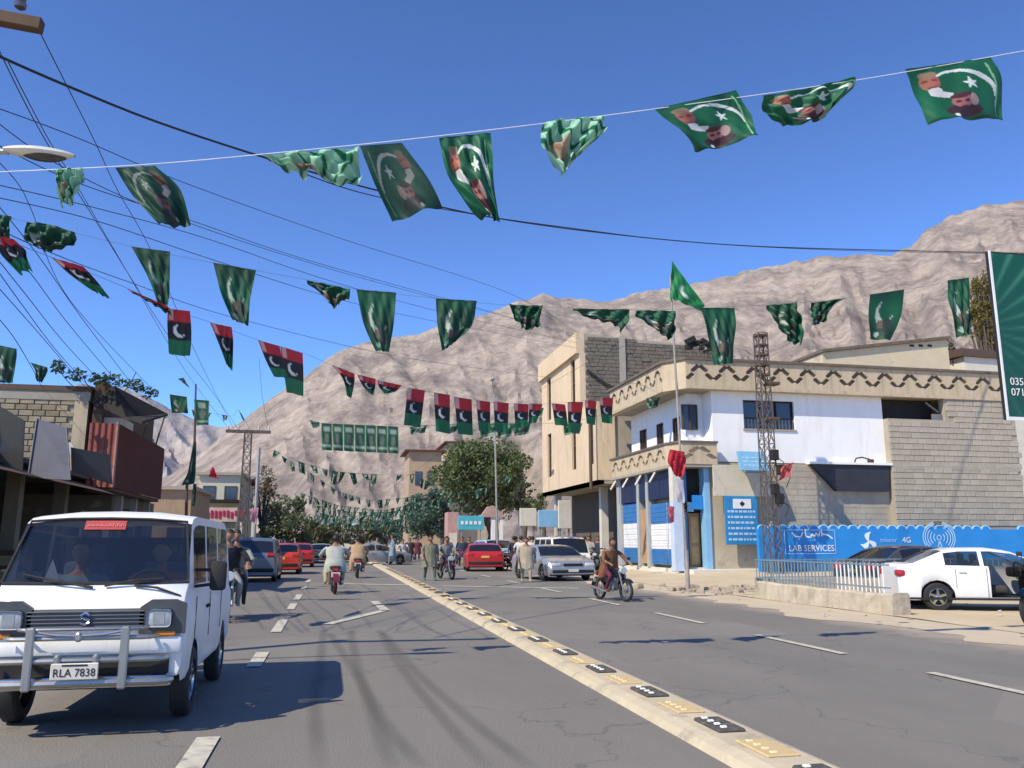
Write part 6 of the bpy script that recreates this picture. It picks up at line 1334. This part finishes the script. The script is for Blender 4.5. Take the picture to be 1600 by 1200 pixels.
# small ties hanging off the bundled cable
cable('thin wire dropping steeply from the crossarm at the top left', [(52, 30, 9.6), (100, 125, 11), (150, 225, 13), (185, 300, 16), (240, 400, 20), (310, 560, 29), (366, 672, 40)], .007)
cable('thin wire falling from the upper left beneath the lamp head', [(12, 95, 10), (45, 160, 11), (80, 225, 13), (120, 290, 16), (190, 410, 21), (290, 580, 31), (360, 673, 40)], .007)
thin = [([(-20, 40, 9.8), (60, 200, 12), (140, 330, 16), (260, 520, 25), (330, 610, 33), (374, 673, 40)], 'faint wire dropping from beside the top left insulator'), ([(-20, 180, 11), (100, 262, 13.5), (260, 335, 17), (450, 400, 22), (640, 455, 30), (903, 524, 45)], 'thin wire running between the upper slanting pair'), ([(-20, 350, 12), (80, 395, 14), (200, 440, 18), (380, 500, 25), (640, 560, 36), (860, 590, 50)], 'lower faint wire slanting behind the left flags'), ([(-20, 430, 12.5), (60, 520, 17), (120, 590, 24), (140, 612, 26)], 'steep wire at the far left beside its bundle'), ([(-20, 163, 11), (120, 215, 13), (300, 290, 17), (540, 375, 23), (800, 460, 34), (903, 520, 45)], 'highest thin wire slanting from the left edge to the mountain'),
        ([(-20, 218, 11), (120, 285, 13.5), (300, 345, 17), (500, 412, 23), (760, 485, 34), (903, 528, 45)], 'thin wire slanting below the highest one'),
        ([(-20, 285, 12), (150, 325, 14.5), (330, 375, 18), (520, 440, 24), (700, 490, 34), (903, 536, 45)], 'third thin wire slanting across the left sky'),
        ([(-20, 305, 12), (150, 345, 14.5), (330, 405, 18), (520, 465, 24), (680, 502, 34), (903, 544, 45)], 'lowest of the gently slanting thin wires'),
        ([(-20, 300, 12), (60, 400, 15), (130, 500, 19), (215, 612, 26)], 'steep wire running down to the tin canopy, rightmost of its bundle'),
        ([(-20, 345, 12), (50, 430, 15), (110, 510, 19), (190, 605, 26)], 'steep wire running down to the roof plants, second of its bundle'),
        ([(-20, 385, 12), (40, 460, 15), (100, 535, 19), (165, 605, 26)], 'steep wire running down to the roof plants, third of its bundle'),
        ([(-20, 400, 12), (30, 470, 15), (90, 550, 19), (145, 610, 26)], 'steep wire running down to the block wall corner'),
        ([(-20, 478, 13), (20, 525, 16), (50, 575, 20), (64, 602, 26)], 'short wire running down to the block wall at the far left'),
        ([(0, 255, 12), (30, 290, 14), (50, 330, 17), (110, 470, 22), (240, 610, 30)], 'faint steep wire crossing the left flags')]
for p, lb in thin: cable(lb, p, .0075)
for i, (p, lb) in enumerate((([(405, 560, 40), (410, 620, 40), (420, 674, 40)], 'thin wire rising from the left crossarm pole'), ([(560, 800, 90), (700, 700, 60), (930, 560, 40), (1047, 540, 24.1)], 'faint service wire from the flag pole to the far street'))): cable(lb, p, .008)
string_m = mat('string_white', (.75, .76, .8), .6); string_d = mat('string_dark', (.12, .13, .13), .7)
cable('white string carrying the largest green flags across the sky', [(-30, 270, 9.5), (200, 259, 9.5), (390, 243, 9.5), (690, 212, 9.5), (1010, 172, 9.5), (1340, 125, 9.5), (1630, 74, 9.5)], .006, string_m, 'bunting_string', cat='string')
cable('thin string carrying the middle row of green flags', [(-30, 330, 19), (100, 360, 19), (210, 386, 19), (335, 411, 19), (480, 437, 19), (560, 452, 19), (680, 466, 19), (800, 477, 19), (980, 484, 19), (1100, 481, 19), (1260, 472, 19), (1400, 455, 19), (1510, 434, 19), (1630, 410, 19)], .004, string_d, 'bunting_string', cat='string')
def y3(px): return pl(px, [(0, 13), (280, 18), (440, 22), (640, 29), (960, 33)])
cable('thin string carrying the red, black and green flags', [(x, y, y3(x)) for x, y in ((-30, 360), (80, 402), (200, 451), (265, 482), (330, 504), (403, 531), (475, 552), (520, 571), (590, 594), (640, 606), (680, 614), (740, 625), (800, 631), (870, 630), (960, 620))], .004, string_d, 'bunting_string', cat='string')

# ================================================================== trees
def tree(name, label, base, h, trunk_h, crown, n, s, leaf, bark, clumps, seed, cat='tree', group=None):
    random.seed(seed); o = thing(name, label, cat, base, 0, group); cx, cz, rx, ry, rz_ = crown
    tr = MB(); tr.tube([(0, 0, -.1), (.05*h, .02*h, trunk_h*.6), (cx*.3, 0, trunk_h), (cx*.8, 0, lerp(trunk_h, cz, .8))], [h*.035, h*.028, h*.022, h*.01], 9)
    cm = MB(); inner = MB()
    for k in range(clumps):
        a = random.uniform(0, 2*pi); e = random.uniform(-.75, 1); r = random.uniform(.45, 1.12)*sqrt(1-min(.98, e*e)*.8)
        c = Vector((cx+rx*r*cos(a)*.85, ry*r*sin(a)*.85, cz+rz_*e*.85)); cr = random.uniform(.12, .34)
        tr.tube([(cx*.5, 0, trunk_h*random.uniform(.8, 1.1)), Vector((cx*.6, 0, trunk_h)).lerp(c, .5)+Vector((0, 0, .1*h*random.random())), c], [h*.012, h*.008, h*.003], 5)
        leaf_cloud(cm, c, (rx*cr*1.25, ry*cr*1.25, rz_*cr), int(n/clumps*random.uniform(.7, 1.3)), s)
    leaf_cloud(cm, (cx, 0, cz), (rx*.75, ry*.7, rz_*.75), int(n*.25), s)
    tr.build('trunk', bark, o, smooth=True); cm.build('crown', leaf, o, fix=False); return o
bark = mat('bark', (.12, .09, .065), .9, scale=5, c2=(.07, .05, .04))
def leafmat(n, a, b): return mat(n, a, .6, c2=b, scale=1.2, trans=.28, spec=.3)
dark_leaf = leafmat('leaf_dark', (.17, .21, .08), (.075, .1, .04)); mid_leaf = leafmat('leaf_mid', (.16, .19, .1), (.07, .1, .055)); olive_leaf = leafmat('leaf_olive', (.19, .18, .08), (.09, .09, .045)); teal_leaf = leafmat('leaf_bluegreen', (.12, .2, .15), (.06, .11, .085)); yel_leaf = leafmat('leaf_yellowing', (.22, .17, .035), (.1, .095, .025))
tree('broad_tree', 'broad dark green tree filling the middle of the street', (12.6, 70, 0), 10, 3.5, (0, 6.4, 4.5, 4, 3.6), 15000, .3, dark_leaf, bark, 46, 5)
p = Y(670, 860, 74); tree('bluish_tree', 'bluish green tree at the left shoulder of the broad dark tree', (p.x, 74, 0), 6, 2, (0, 3.9, 2.3, 2, 2.6), 4500, .26, teal_leaf, bark, 22, 6)
p = Y(448, 860, 62); tree('street_tree', 'mid green tree behind the parked cars on the left', (p.x, 62, 0), 6, 1.8, (0, 2.9, 1.9, 2, 2.2), 4200, .24, mid_leaf, bark, 24, 7)
p = Y(408, 860, 66); tree('thin_tree', 'thin brownish tree beside the crossarm pole', (p.x, 66, 0), 7, 2.4, (0, 5, 1.3, 1.3, 2.2), 900, .22, leafmat('leaf_brownish', (.2, .15, .08), (.12, .09, .05)), bark, 16, 8)
for px, r_, h_, lm, lb, sd in ((487, 2.2, 2.4, olive_leaf, 'low olive bush at the far left end of the street', 9), (536, 2.6, 2.9, olive_leaf, 'yellowish green far tree behind the two riders', 10), (572, 2.8, 3.0, olive_leaf, 'far green tree beneath the dense bunting', 12), (505, 2.0, 3.0, mid_leaf, 'small far tree left of the cream house', 13), (612, 2.8, 3.1, teal_leaf, 'far bluish tree behind the crossing man', 14), (645, 2.6, 3.8, mid_leaf, 'far green tree behind the distant riders', 15)):
    p = Y(px, 860, 122); tree('far_tree', lb, (p.x, 122+sd, 0), h_*1.6, 1.5, (0, h_, r_, 2.5, h_*.75), 1800, .42, lm, bark, 14, sd)
a = Y(1537, 480, 52); tree('poplar', 'yellowing tree rising behind the green billboard', (a.x, 52, 0), 16, 8, (0, a.z-.3, 1.25, 1.2, 3.4), 4200, .2, yel_leaf, bark, 30, 16)
a = Y(1486, 540, 46); tree('roof_shrub', 'small olive shrub at the end of the yellow roof parapet', (a.x, 46, a.z-1.2), 1.6, .5, (0, 1.15, .45, .4, .7), 420, .12, olive_leaf, bark, 8, 17, 'plant')
for px, py, yy, r_, lb, lm, sd in ((815, 765, 60, .9, 'small green tree at the foot of the beige building', mid_leaf, 18), (845, 780, 58, .8, 'dark shrub under the corner of the beige building', dark_leaf, 19)):
    a = Y(px, py, yy); tree('small_tree', lb, (a.x, yy, 0), a.z+1, a.z-.8, (0, a.z-.3, r_, r_, .9), 900, .16, lm, bark, 10, sd)
# ================================================================== flags
def star_in(u, v, r, asp):
    x, y = u*asp, v; a = atan2(x, y); q = hypot(x, y); t = abs((a+pi/5) % (2*pi/5)-pi/5); ri = r*.4
    # inside the edge from the tip (r, 0) to the inner corner (ri, pi/5)
    px_, py_ = q*cos(t), q*sin(t); ax_, ay_ = r, 0; bx_, by_ = ri*cos(pi/5), ri*sin(pi/5)
    return (bx_-ax_)*(py_-ay_)-(by_-ay_)*(px_-ax_) > 0
GR = (.005, .115, .05); WH = (.72, .78, .72)
def blob(u, v, cu, cv, ru, rv): return ((u-cu)/ru)**2+((v-cv)/rv)**2 < 1
def poster(u, v, seed=0, dk=1.0):
    g_ = 1+.12*sin(u*9+seed); c = [GR[0]*g_*dk, GR[1]*g_*dk, GR[2]*g_*dk]
    asp = 1.25
    # crescent, upper middle
    d0 = hypot((u-.52)*asp, v-.62); d1 = hypot((u-.495)*asp, v-.66)
    if d0 < .47 and d1 > .462 and v < .62: c = WH
    if star_in(u-.62, .40-v, .11, asp): c = WH
    # generic portrait blots: face tones, pale collar, dark coat
    if blob(u, v, .24, .3, .09, .13): c = (.46-.9*abs(v-.32), .17-.5*abs(u-.2), .1)
    if blob(u, v, .2, .29, .03, .02) or blob(u, v, .29, .29, .03, .02) or blob(u, v, .25, .39, .05, .015): c = (.2, .06, .04)
    if blob(u, v, .24, .19, .09, .05): c = (.3, .2, .12)
    if blob(u, v, .26, .46, .06, .06) or (abs(u-.3) < .1 and abs(v-.52-(u-.3)*.5) < .05): c = (.68, .66, .64)
    if blob(u, v, .46, .82, .2, .11): c = (.05, .02, .03)
    if blob(u, v, .46, .67, .1, .1): c = (.44-abs(u-.42), .15, .14)
    if blob(u, v, .46, .59, .1, .04) or blob(u, v, .42, .68, .03, .02) or blob(u, v, .5, .68, .03, .02) or blob(u, v, .47, .76, .05, .015): c = (.08, .02, .025)
    if blob(u, v, .58, .67, .05, .09): c = (.45, .3, .27)
    if blob(u, v, .36, .9, .03, .05): c = WH
    # printed side stripe
    if abs(u-.86-.03*sin(v*3)) < .012 and v > .12: c = (.25, .5, .28)
    if v > .93 or v < .035: c = [x*.55 for x in GR]
    return c
def pale(u, v, seed=0):
    # sheen and dark creases painted into the cloth, printed marks folded out of sight
    q = u*26+7*sin(v*3+seed)+4*v*sin(seed*3+u*5); k = .5+.5*sin(q); k = k**.6; base = (.24+.1*k, .5+.12*k, .36+.08*k)
    if k < .3: base = (.01, .13, .06)
    if blob(u, v, .35, .6, .16, .2): base = tuple(lerp(x_, y_, .6) for x_, y_ in zip(base, (.5, .2, .15)))
    return base
def dim(u, v, seed=0):
    # reverse of the cloth, its shadow side darkened in the colour; print shows faintly
    c = poster(1-u, v, seed); return (c[0]*.3+.004, c[1]*.3+.018, c[2]*.3+.016)
def plain(u, v, seed=0):
    asp = .8; c = [x*(.62+.2*sin(v*7+seed)) for x in GR]
    d0 = hypot((u-.5)*asp, v-.45); d1 = hypot((u-.56)*asp, v-.40)
    if d0 < .23 and d1 > .19: c = (.42, .5, .42)
    if blob(u, v, .62, .72, .2, .16): c = (.03, .05, .035)
    if blob(u, v, .4, .66, .1, .08): c = (.15, .1, .08)
    if blob(u, v, .3, .85, .1, .06): c = (.4, .45, .4)
    if v < .05: c = [x*.4 for x in GR]
    return c
def tri(u, v, seed=0):
    c = (.42, .015, .02) if v < .33 else ((.008, .008, .01) if v < .67 else (.008, .13, .05))
    d0 = hypot((u-.5)*.5, v-.5); d1 = hypot((u-.6)*.5, v-.47)
    if d0 < .13 and d1 > .115: c = (.6, .62, .6)
    if v < .3 and abs(u-.14) < .1: c = (.55, .3, .28)
    return c
def green_card(u, v, seed=0):
    c = [x*.65 for x in GR]
    if abs(u-.5) < .3 and .12 < v < .3: c = (.3, .38, .3)
    if blob(u, v, .5, .55, .22, .2): c = (.12, .14, .11)
    if .8 < v < .88: c = (.3, .4, .3)
    if u < .06 or u > .94: c = (.1, .25, .14)
    return c
def flag_mesh(rows, yy, fn, nx, nz, amp, seed, fold=0.):
    # rows of picture points give the outline; billows and folds give it depth
    R_ = []
    for j in range(nz+1):
        t = j/nz*(len(rows)-1); k = min(int(t), len(rows)-2); f = t-k; row = []
        for i in range(nx+1):
            s = i/nx
            def at(r):
                q = s*(len(r)-1); m = min(int(q), len(r)-2); g_ = q-m
                if len(r) > 2:
                    p0, p1, p2, p3 = r[max(m-1, 0)], r[m], r[m+1], r[min(m+2, len(r)-1)]
                    return tuple(.5*(2*p1[a]+(p2[a]-p0[a])*g_+(2*p0[a]-5*p1[a]+4*p2[a]-p3[a])*g_*g_+(3*p1[a]-p0[a]-3*p2[a]+p3[a])*g_**3) for a in (0, 1))
                return (lerp(r[m][0], r[m+1][0], g_), lerp(r[m][1], r[m+1][1], g_))
            if len(rows) > 2:
                a0, a1, a2, a3 = at(rows[max(k-1, 0)]), at(rows[k]), at(rows[k+1]), at(rows[min(k+2, len(rows)-1)])
                p = tuple(.5*(2*a1[a]+(a2[a]-a0[a])*f+(2*a0[a]-5*a1[a]+4*a2[a]-a3[a])*f*f+(3*a1[a]-a0[a]-3*a2[a]+a3[a])*f**3) for a in (0, 1))
            else: p0, p1 = at(rows[k]), at(rows[k+1]); p = (lerp(p0[0], p1[0], f), lerp(p0[1], p1[1], f))
            y0 = yy(p[0]) if callable(yy) else yy; w_ = Y(p[0], p[1], y0); v = j/nz
            w_ = w_+Vector((0, amp*v*(sin(s*5+v*2.5+seed)+.5*sin(s*11-v*6+seed*2))+fold*(sin(s*19+v*7+seed*3)+.6*sin(s*33-v*13+seed))*min(1, v*3+.25), 0))
            if fold: w_ = w_+Vector((0, 0, fold*.35*sin(s*23+v*5+seed)*v))
            row.append(w_)
        R_.append(row)
    o0 = R_[0][0].copy()
    mb = MB(); mb.grid([[p-o0 for p in r] for r in R_]); me = bpy.data.meshes.new('flag'); me.from_pydata(mb.v, [], mb.f)
    ca = me.color_attributes.new('print', 'FLOAT_COLOR', 'POINT'); cs = []
    for j in range(nz+1):
        for i in range(nx+1): cs += list(fn(i/nx, j/nz, seed))[:3]+[1]
    ca.data.foreach_set('color', cs); me.polygons.foreach_set('use_smooth', [True]*len(me.polygons)); me.materials.append(cloth); return me, o0
def flag(label, rows, yy, fn, nx=10, nz=14, amp=.05, seed=0, fold=0., group=None):
    me, o0 = flag_mesh(rows, yy, fn, nx, nz, amp, seed, fold); o = bpy.data.objects.new('flag', me); col.objects.link(o); o.location = o0
    return tag(o, label, 'flag', group)
g1 = 'green flags on the nearest white string'
big = [
 ('small crumpled green flag beneath the street lamp head', [[(84, 266), (105, 262), (131, 264)], [(90, 290), (104, 288), (128, 284)], [(92, 318), (104, 320), (110, 318)]], .05, .06),
 ('green crescent flag blowing down right, first large one from the left', [[(180, 262), (242, 259)], [(208, 306), (280, 293)], [(252, 357), (297, 348)]], .1, .012),
 ('long crumpled pale green flag twisted along the cable', [[(410, 243), (460, 237), (510, 234), (560, 230)], [(440, 260), (470, 256), (512, 262), (562, 256)], [(468, 279), (492, 262), (527, 288), (566, 285)]], .05, .09),
 ('dark green slanting poster flag directly beside the crumpled pale one', [[(562, 228), (628, 223)], [(585, 285), (662, 272)], [(613, 344), (692, 325)]], .08, .0),
 ('bright green poster flag with crescent narrowing to a point', [[(686, 215), (767, 207)], [(703, 280), (771, 270)], [(755, 340), (785, 345)]], .1, .03),
 ('crumpled pale green flag with a red patch hanging in a point', [[(850, 190), (905, 184), (945, 182)], [(846, 226), (892, 224), (944, 208)], [(876, 268), (884, 266), (893, 244)]], .05, .09),
 ('wide poster flag with two portraits blown to the right', [[(1022, 170), (1090, 155), (1150, 141)], [(1058, 205), (1120, 190), (1170, 178)], [(1088, 234), (1135, 226), (1180, 217)]], .1, .012),
 ('twisted green flag with a white star left of the last large flag', [[(1188, 150), (1260, 138), (1327, 122)], [(1198, 172), (1268, 162), (1338, 132)], [(1222, 193), (1276, 190), (1302, 165)]], .05, .06),
 ('large square poster flag at the far right of the white string', [[(1415, 108), (1480, 99), (1548, 89)], [(1432, 150), (1500, 143), (1569, 132)], [(1450, 196), (1515, 186), (1577, 182)]], .1, .012)]
for i, (lb, rows, am, fo) in enumerate(big): flag(lb, rows, 9.5, pale if fo > .05 and i != 7 else (dim if i in (1, 3) else poster), 96, 80, am, i*1.7, fo, g1)
g2 = 'green flags on the middle string'
mid = [
 ('green flag cut off by the left edge on the middle string', [[(-30, 330), (18, 338)], [(-20, 350), (15, 358)], [(-12, 380), (12, 372)]], .05),
 ('crumpled green and white flag near the left edge', [[(42, 347), (75, 350), (117, 363)], [(36, 372), (70, 378), (114, 381)], [(60, 386), (68, 391), (80, 385)]], .1),
 ('green flag tapering down to the red striped flag below it', [[(205, 385), (266, 393)], [(230, 430), (265, 440)], [(246, 472), (264, 478)]], .02),
 ('tapering green flag standing clear in the left sky', [[(333, 410), (400, 422)], [(346, 460), (392, 466)], [(362, 498), (388, 510)]], .02),
 ('folded dark green flag with a pointed tip, middle string', [[(480, 438), (515, 445), (547, 452)], [(482, 444), (512, 455), (545, 466)], [(505, 455), (522, 483), (532, 466)]], .08),
 ('tall green flag narrowing at its foot before the mountain slope', [[(557, 452), (619, 457)], [(568, 505), (615, 508)], [(588, 549), (608, 549)]], .02),
 ('broad green flag with a bright fold, left of the mountain summit', [[(681, 466), (745, 470)], [(684, 510), (738, 508)], [(690, 550), (712, 533)]], .03),
 ('small crumpled flag at the end of the slanting wires', [[(795, 475), (822, 477), (848, 477)], [(803, 495), (822, 492), (846, 488)], [(815, 510), (824, 515), (842, 510)]], .08),
 ('long twisted flag with a triangular tip above the beige building', [[(895, 482), (940, 483), (984, 483)], [(903, 489), (945, 495), (981, 500)], [(928, 497), (955, 505), (970, 521)]], .06),
 ('twisted dark flag just left of the tall flag pole', [[(993, 485), (1025, 485), (1055, 486)], [(998, 496), (1030, 503), (1056, 506)], [(1018, 505), (1035, 525), (1050, 529)]], .08),
 ('long green poster flag just right of the tall flag pole', [[(1095, 481), (1148, 481)], [(1108, 530), (1149, 525)], [(1116, 571), (1147, 567)]], .03),
 ('crumpled pale and dark flag above the lattice pole', [[(1198, 477), (1225, 475), (1246, 472)], [(1210, 500), (1232, 505), (1251, 500)], [(1225, 520), (1240, 533), (1253, 536)]], .1),
 ('small green flag folded back to the right', [[(1266, 473), (1290, 470), (1321, 466)], [(1268, 490), (1282, 488), (1302, 478)], [(1270, 505), (1276, 507), (1286, 503)]], .07),
 ('flat green flag with a crescent above the pierced parapet', [[(1359, 460), (1413, 452)], [(1357, 495), (1407, 490)], [(1361, 530), (1391, 532)]], .0),
 ('narrow green flag beside the yellowing tree', [[(1480, 438), (1514, 434)], [(1486, 480), (1517, 484)], [(1498, 527), (1516, 522)]], .04)]
for i, (lb, rows, fo) in enumerate(mid): flag(lb, rows, 19.0, plain, 24, 28, .06, i*1.3+.5, fo, g2)
g3 = 'red, black and green flags on the sloping string'
tr_ = [
 ('tricolour flag bunched at the left edge', [[(-10, 366), (22, 374)], [(0, 395), (40, 392)], [(30, 426), (48, 424)]], .06),
 ('thin folded red and green flag falling to the right', [[(80, 402), (130, 416)], [(104, 424), (146, 434)], [(148, 456), (172, 466)]], .05),
 ('narrow red striped flag folded along its string', [[(198, 451), (262, 478)], [(208, 458), (266, 486)], [(222, 466), (270, 494)]], .05),
 ('upright black and green flag with white crescent in the left sky', [[(262, 482), (297, 486)], [(262, 515), (299, 518)], [(264, 553), (298, 557)]], .01),
 ('small curved red and green flag, alone in the left sky', [[(328, 504), (362, 511)], [(341, 535), (365, 541)], [(353, 568), (363, 580)]], .03),
 ('left one of the touching pair of tricolour flags', [[(403, 531), (437, 541)], [(415, 562), (443, 568)], [(428, 588), (452, 592)]], .0),
 ('right one of the touching pair of tricolour flags', [[(438, 541), (473, 552)], [(442, 572), (474, 582)], [(448, 613), (474, 619)]], .0),
 ('first small drooping flag before the lower mountain', [[(518, 570), (554, 584)], [(536, 592), (554, 597)], [(542, 619), (549, 622)]], .03),
 ('second small drooping flag before the lower mountain', [[(558, 585), (587, 592)], [(565, 600), (586, 606)], [(575, 613), (583, 617)]], .03),
 ('small dark flag folded sideways beside the first upright tricolour', [[(590, 594), (628, 602)], [(592, 604), (620, 610)], [(600, 615), (612, 614)]], .03)]
for i, (lb, rows, fo) in enumerate(tr_): flag(lb, rows, y3, tri, 26, 36, .05, i*1.1, fo, g3)
up3 = [((637, 606), (664, 610), (657, 668), (631, 664)), ((678, 613), (703, 617), (703, 678), (681, 674)), ((710, 620), (737, 624), (739, 680), (715, 678)), ((744, 625), (766, 628), (766, 676), (748, 673)), ((771, 627), (795, 630), (793, 677), (773, 674)), ((803, 630), (826, 632), (824, 668), (805, 668)), ((827, 630), (848, 632), (838, 660), (826, 662)), ((862, 630), (883, 632), (888, 666), (868, 664)), ((887, 628), (911, 628), (906, 678), (888, 676)), ((914, 625), (932, 627), (930, 664), (916, 662)), ((936, 621), (958, 622), (956, 662), (940, 660))]
ords = ['first', 'second', 'third', 'fourth', 'fifth', 'sixth', 'seventh']
for i, (a, b, c, d) in enumerate(up3):
    lb = (ords[i]+' upright tricolour flag from the left before the mountain') if i < 7 else (['first', 'second', 'third', 'last'][i-7]+' tricolour flag from the left hanging before the beige building')
    flag(lb, [[a, b], [d, c]], y3, tri, 22, 32, .04, i*.9, .0, g3)
g4 = 'green folded flags behind the tricolour row'
for i, (x, y, w_, h_) in enumerate(((640, 667, 28, 12), (694, 664, 24, 14), (748, 664, 30, 20), (776, 664, 26, 22), (800, 662, 30, 20), (832, 640, 18, 16), (880, 664, 30, 16), (1010, 622, 22, 18))):
    flag('small green flag folded behind the row of tricolour flags', [[(x, y), (x+w_, y-3)], [(x+3, y+h_), (x+w_-4, y+h_*.75)]], 35.5, green_card, 8, 8, .1, i*2., .05, g4)
cable('string carrying the green folded flags behind the tricolours', [(600, 664, 35.5), (700, 664, 35.5), (800, 660, 35.5), (900, 658, 35.5), (1040, 618, 35.5)], .006, string_d, 'bunting_string', cat='string')
g5 = 'green cards hanging side by side in one banner row'
cable('string carrying the banner row of green cards', [(480, 655, 45), (500, 661, 45), (622, 667, 45), (700, 664, 45)], .008, string_d, 'bunting_string', cat='string')
for i in range(7):
    x = 502+i*17.3; y = 661+i*.8; flag('dark green card, number '+['one', 'two', 'three', 'four', 'five', 'six', 'seven'][i]+' from the left in the banner row', [[(x, y), (x+16.6, y+.8)], [(x+.8, y+42), (x+17, y+43)]], 45, green_card, 8, 12, .05, i, 0, g5)
flag('small dark flag at the left end of the banner row', [[(484, 656), (500, 660)], [(488, 668), (499, 668)]], 45, green_card, 6, 6, .05, 3, .04, g5)
# bunting strings further and further up the street
random.seed(99)
def row_of(label, slabel, pts, yy, spacing, w0, h0, fns, jit=.5, skip=.15, lo=0, hi=1):
    cable(slabel, [(x, y, yy) for x, y in pts], .010*yy/60, string_d, 'bunting_string', cat='string'); x0, x1 = pts[0][0], pts[-1][0]; x = x0
    while x < x1-w0*.5:
        if random.random() > skip:
            y = pl(x, pts); y2 = pl(x+w0, pts); h_ = h0*random.uniform(.55, 1.25); dx = random.uniform(-jit, jit)*w0; sh = random.uniform(.3, 1)
            flag(label, [[(x, y), (x+w0*random.uniform(.7, 1), y2)], [(x+dx+w0*.1, y+h_), (x+dx+w0*(.1+.8*sh), y2+h_*random.uniform(.5, 1))]], yy, random.choice(fns), 6, 7, .12, random.random()*9, .06, slabel)
        x += spacing*random.uniform(.75, 1.3)
row_of('small dark flag on the string curving down from the left tree top', 'string curving down from the upper left past the lattice pole', [(428, 703), (470, 722), (520, 736), (580, 741), (640, 742), (660, 738)], 55, 17, 11, 17, [plain, green_card], .5, .12)
row_of('small dark flag on the steep string above the left tree', 'steep string above the left tree', [(440, 712), (490, 742), (530, 768), (580, 782), (660, 775)], 62, 14, 9, 14, [plain, green_card], .6, .1)
row_of('small flag on the low string before the far trees', 'low string before the far trees', [(470, 770), (530, 790), (600, 797), (680, 780), (730, 760)], 70, 10, 9, 14, [plain, green_card], .4, .05)
row_of('tiny green flag in the dense bunting before the far trees', 'upper string of the dense bunting', [(495, 790), (550, 800), (610, 800), (680, 786), (745, 768)], 78, 8, 8, 15, [plain, green_card, poster], .3, .03)
row_of('tiny green flag in the lower dense bunting over the far road', 'lower string of the dense bunting', [(500, 802), (560, 812), (620, 812), (690, 800), (760, 785)], 84, 7.5, 7.5, 13, [plain, green_card, poster], .3, .03)
row_of('tiny pale flag in the farthest bunting over the road end', 'farthest string over the road end', [(510, 816), (580, 824), (650, 822), (710, 812)], 95, 7, 6, 9, [plain, poster], .3, .05)
row_of('tiny green flag in the middle layer of dense bunting', 'middle layer string of the dense bunting', [(490, 806), (560, 806), (640, 798), (720, 775), (790, 762)], 90, 8, 8, 14, [plain, green_card, pale], .3, .03)
row_of('tiny green flag in the bunting left of the far trees', 'string left of the far trees', [(430, 800), (500, 815), (570, 818), (640, 812)], 72, 9, 8, 10, [plain, green_card], .4, .15)
row_of('small flag strung before the left cream building', 'string sloping before the left cream building', [(300, 640), (360, 650), (372, 640), (390, 670)], 45, 24, 9, 10, [green_card], .6, .3)
row_of('small flag on the string before the broad dark tree', 'string before the broad dark tree', [(655, 745), (700, 770), (760, 762), (800, 740)], 60, 11, 9, 13, [plain, green_card], .4, .1)

# flags on poles
flag('large bright green flag flying from the top of the tall flag pole', [[(1050, 408), (1072, 438), (1101, 476)], [(1048, 440), (1070, 458), (1100, 480)], [(1047, 468), (1068, 474), (1099, 486)]], 23.95, lambda u, v, s=0: (.55, .6, .55) if (hypot((u-.5)*1.3, v-.5) < .2 and hypot((u-.56)*1.3, v-.44) > .16) else (.01, .2, .06), 22, 18, .06, 1, .03)
redcl = lambda u, v, s=0: (.5, .015, .03)
flag('red flag tied to the tall thin pole below the balcony', [[(1047, 702), (1070, 706)], [(1044, 722), (1072, 720)], [(1052, 742), (1066, 746)]], 23.85, redcl, 10, 10, .06, 2, .05)
flag('pale narrow banner strip tied to the tall thin pole', [[(1056, 748), (1068, 750)], [(1058, 785), (1070, 786)]], 23.85, lambda u, v, s=0: (.6, .55, .6), 6, 10, .03, 2, .01)
flag('small red ribbon low on the tall thin pole', [[(1044, 790), (1054, 792)], [(1046, 818), (1053, 816)]], 23.85, lambda u, v, s=0: (.55, .12, .15), 6, 8, .03, 2, .02)
flag('faded red cloth tied to the lattice pole beside the white wall', [[(1222, 728), (1240, 722)], [(1216, 752), (1234, 744)]], 30.4, lambda u, v, s=0: (.5, .1, .1), 8, 8, .06, 4, .05)
flag('dark green flag at the left edge above the block wall', [[(-8, 538), (26, 545)], [(-6, 570), (24, 572)], [(-5, 598), (20, 598)]], 24, plain, 12, 16, .05, 2, .02)
flag('small dark flag leaning above the block wall roof', [[(47, 566), (74, 574)], [(55, 580), (72, 586)], [(58, 596), (66, 597)]], 24, plain, 10, 10, .05, 2, .04)
flag('green portrait flag hanging beyond the tin canopy', [[(265, 616), (292, 620)], [(268, 645), (294, 646)]], 27, plain, 12, 12, .04, 5, .01)
flag('greenish card on the top of the bent thin pole', [[(303, 624), (327, 626)], [(307, 664), (326, 664)]], 25.9, green_card, 10, 14, .03, 5, .0)
flag('tiny dark flag in the sky beyond the tin canopy', [[(278, 592), (287, 590)], [(288, 600), (296, 606)]], 27, plain, 6, 6, .03, 5, .03)
flag('dark streamer drooping on the bent thin pole', [[(303, 690), (307, 690)], [(296, 730), (306, 730)], [(284, 758), (304, 756)]], 25.9, plain, 8, 14, .04, 3, .03)
flag('dark ribbon hanging below the drooping streamer', [[(302, 756), (307, 756)], [(300, 790), (305, 792)]], 25.9, plain, 6, 10, .04, 3, .02)
flag('red flag flying over the cream walled building', [[(330, 732), (334, 730), (338, 742)], [(326, 745), (334, 746), (343, 750)]], 58.5, redcl, 8, 8, .08, 3, .05)
flag('pink cloth banner hanging by the crossarm pole', [[(390, 795), (404, 793)], [(392, 815), (400, 818)]], 43, lambda u, v, s=0: (.6, .3, .38), 8, 8, .06, 3, .05)
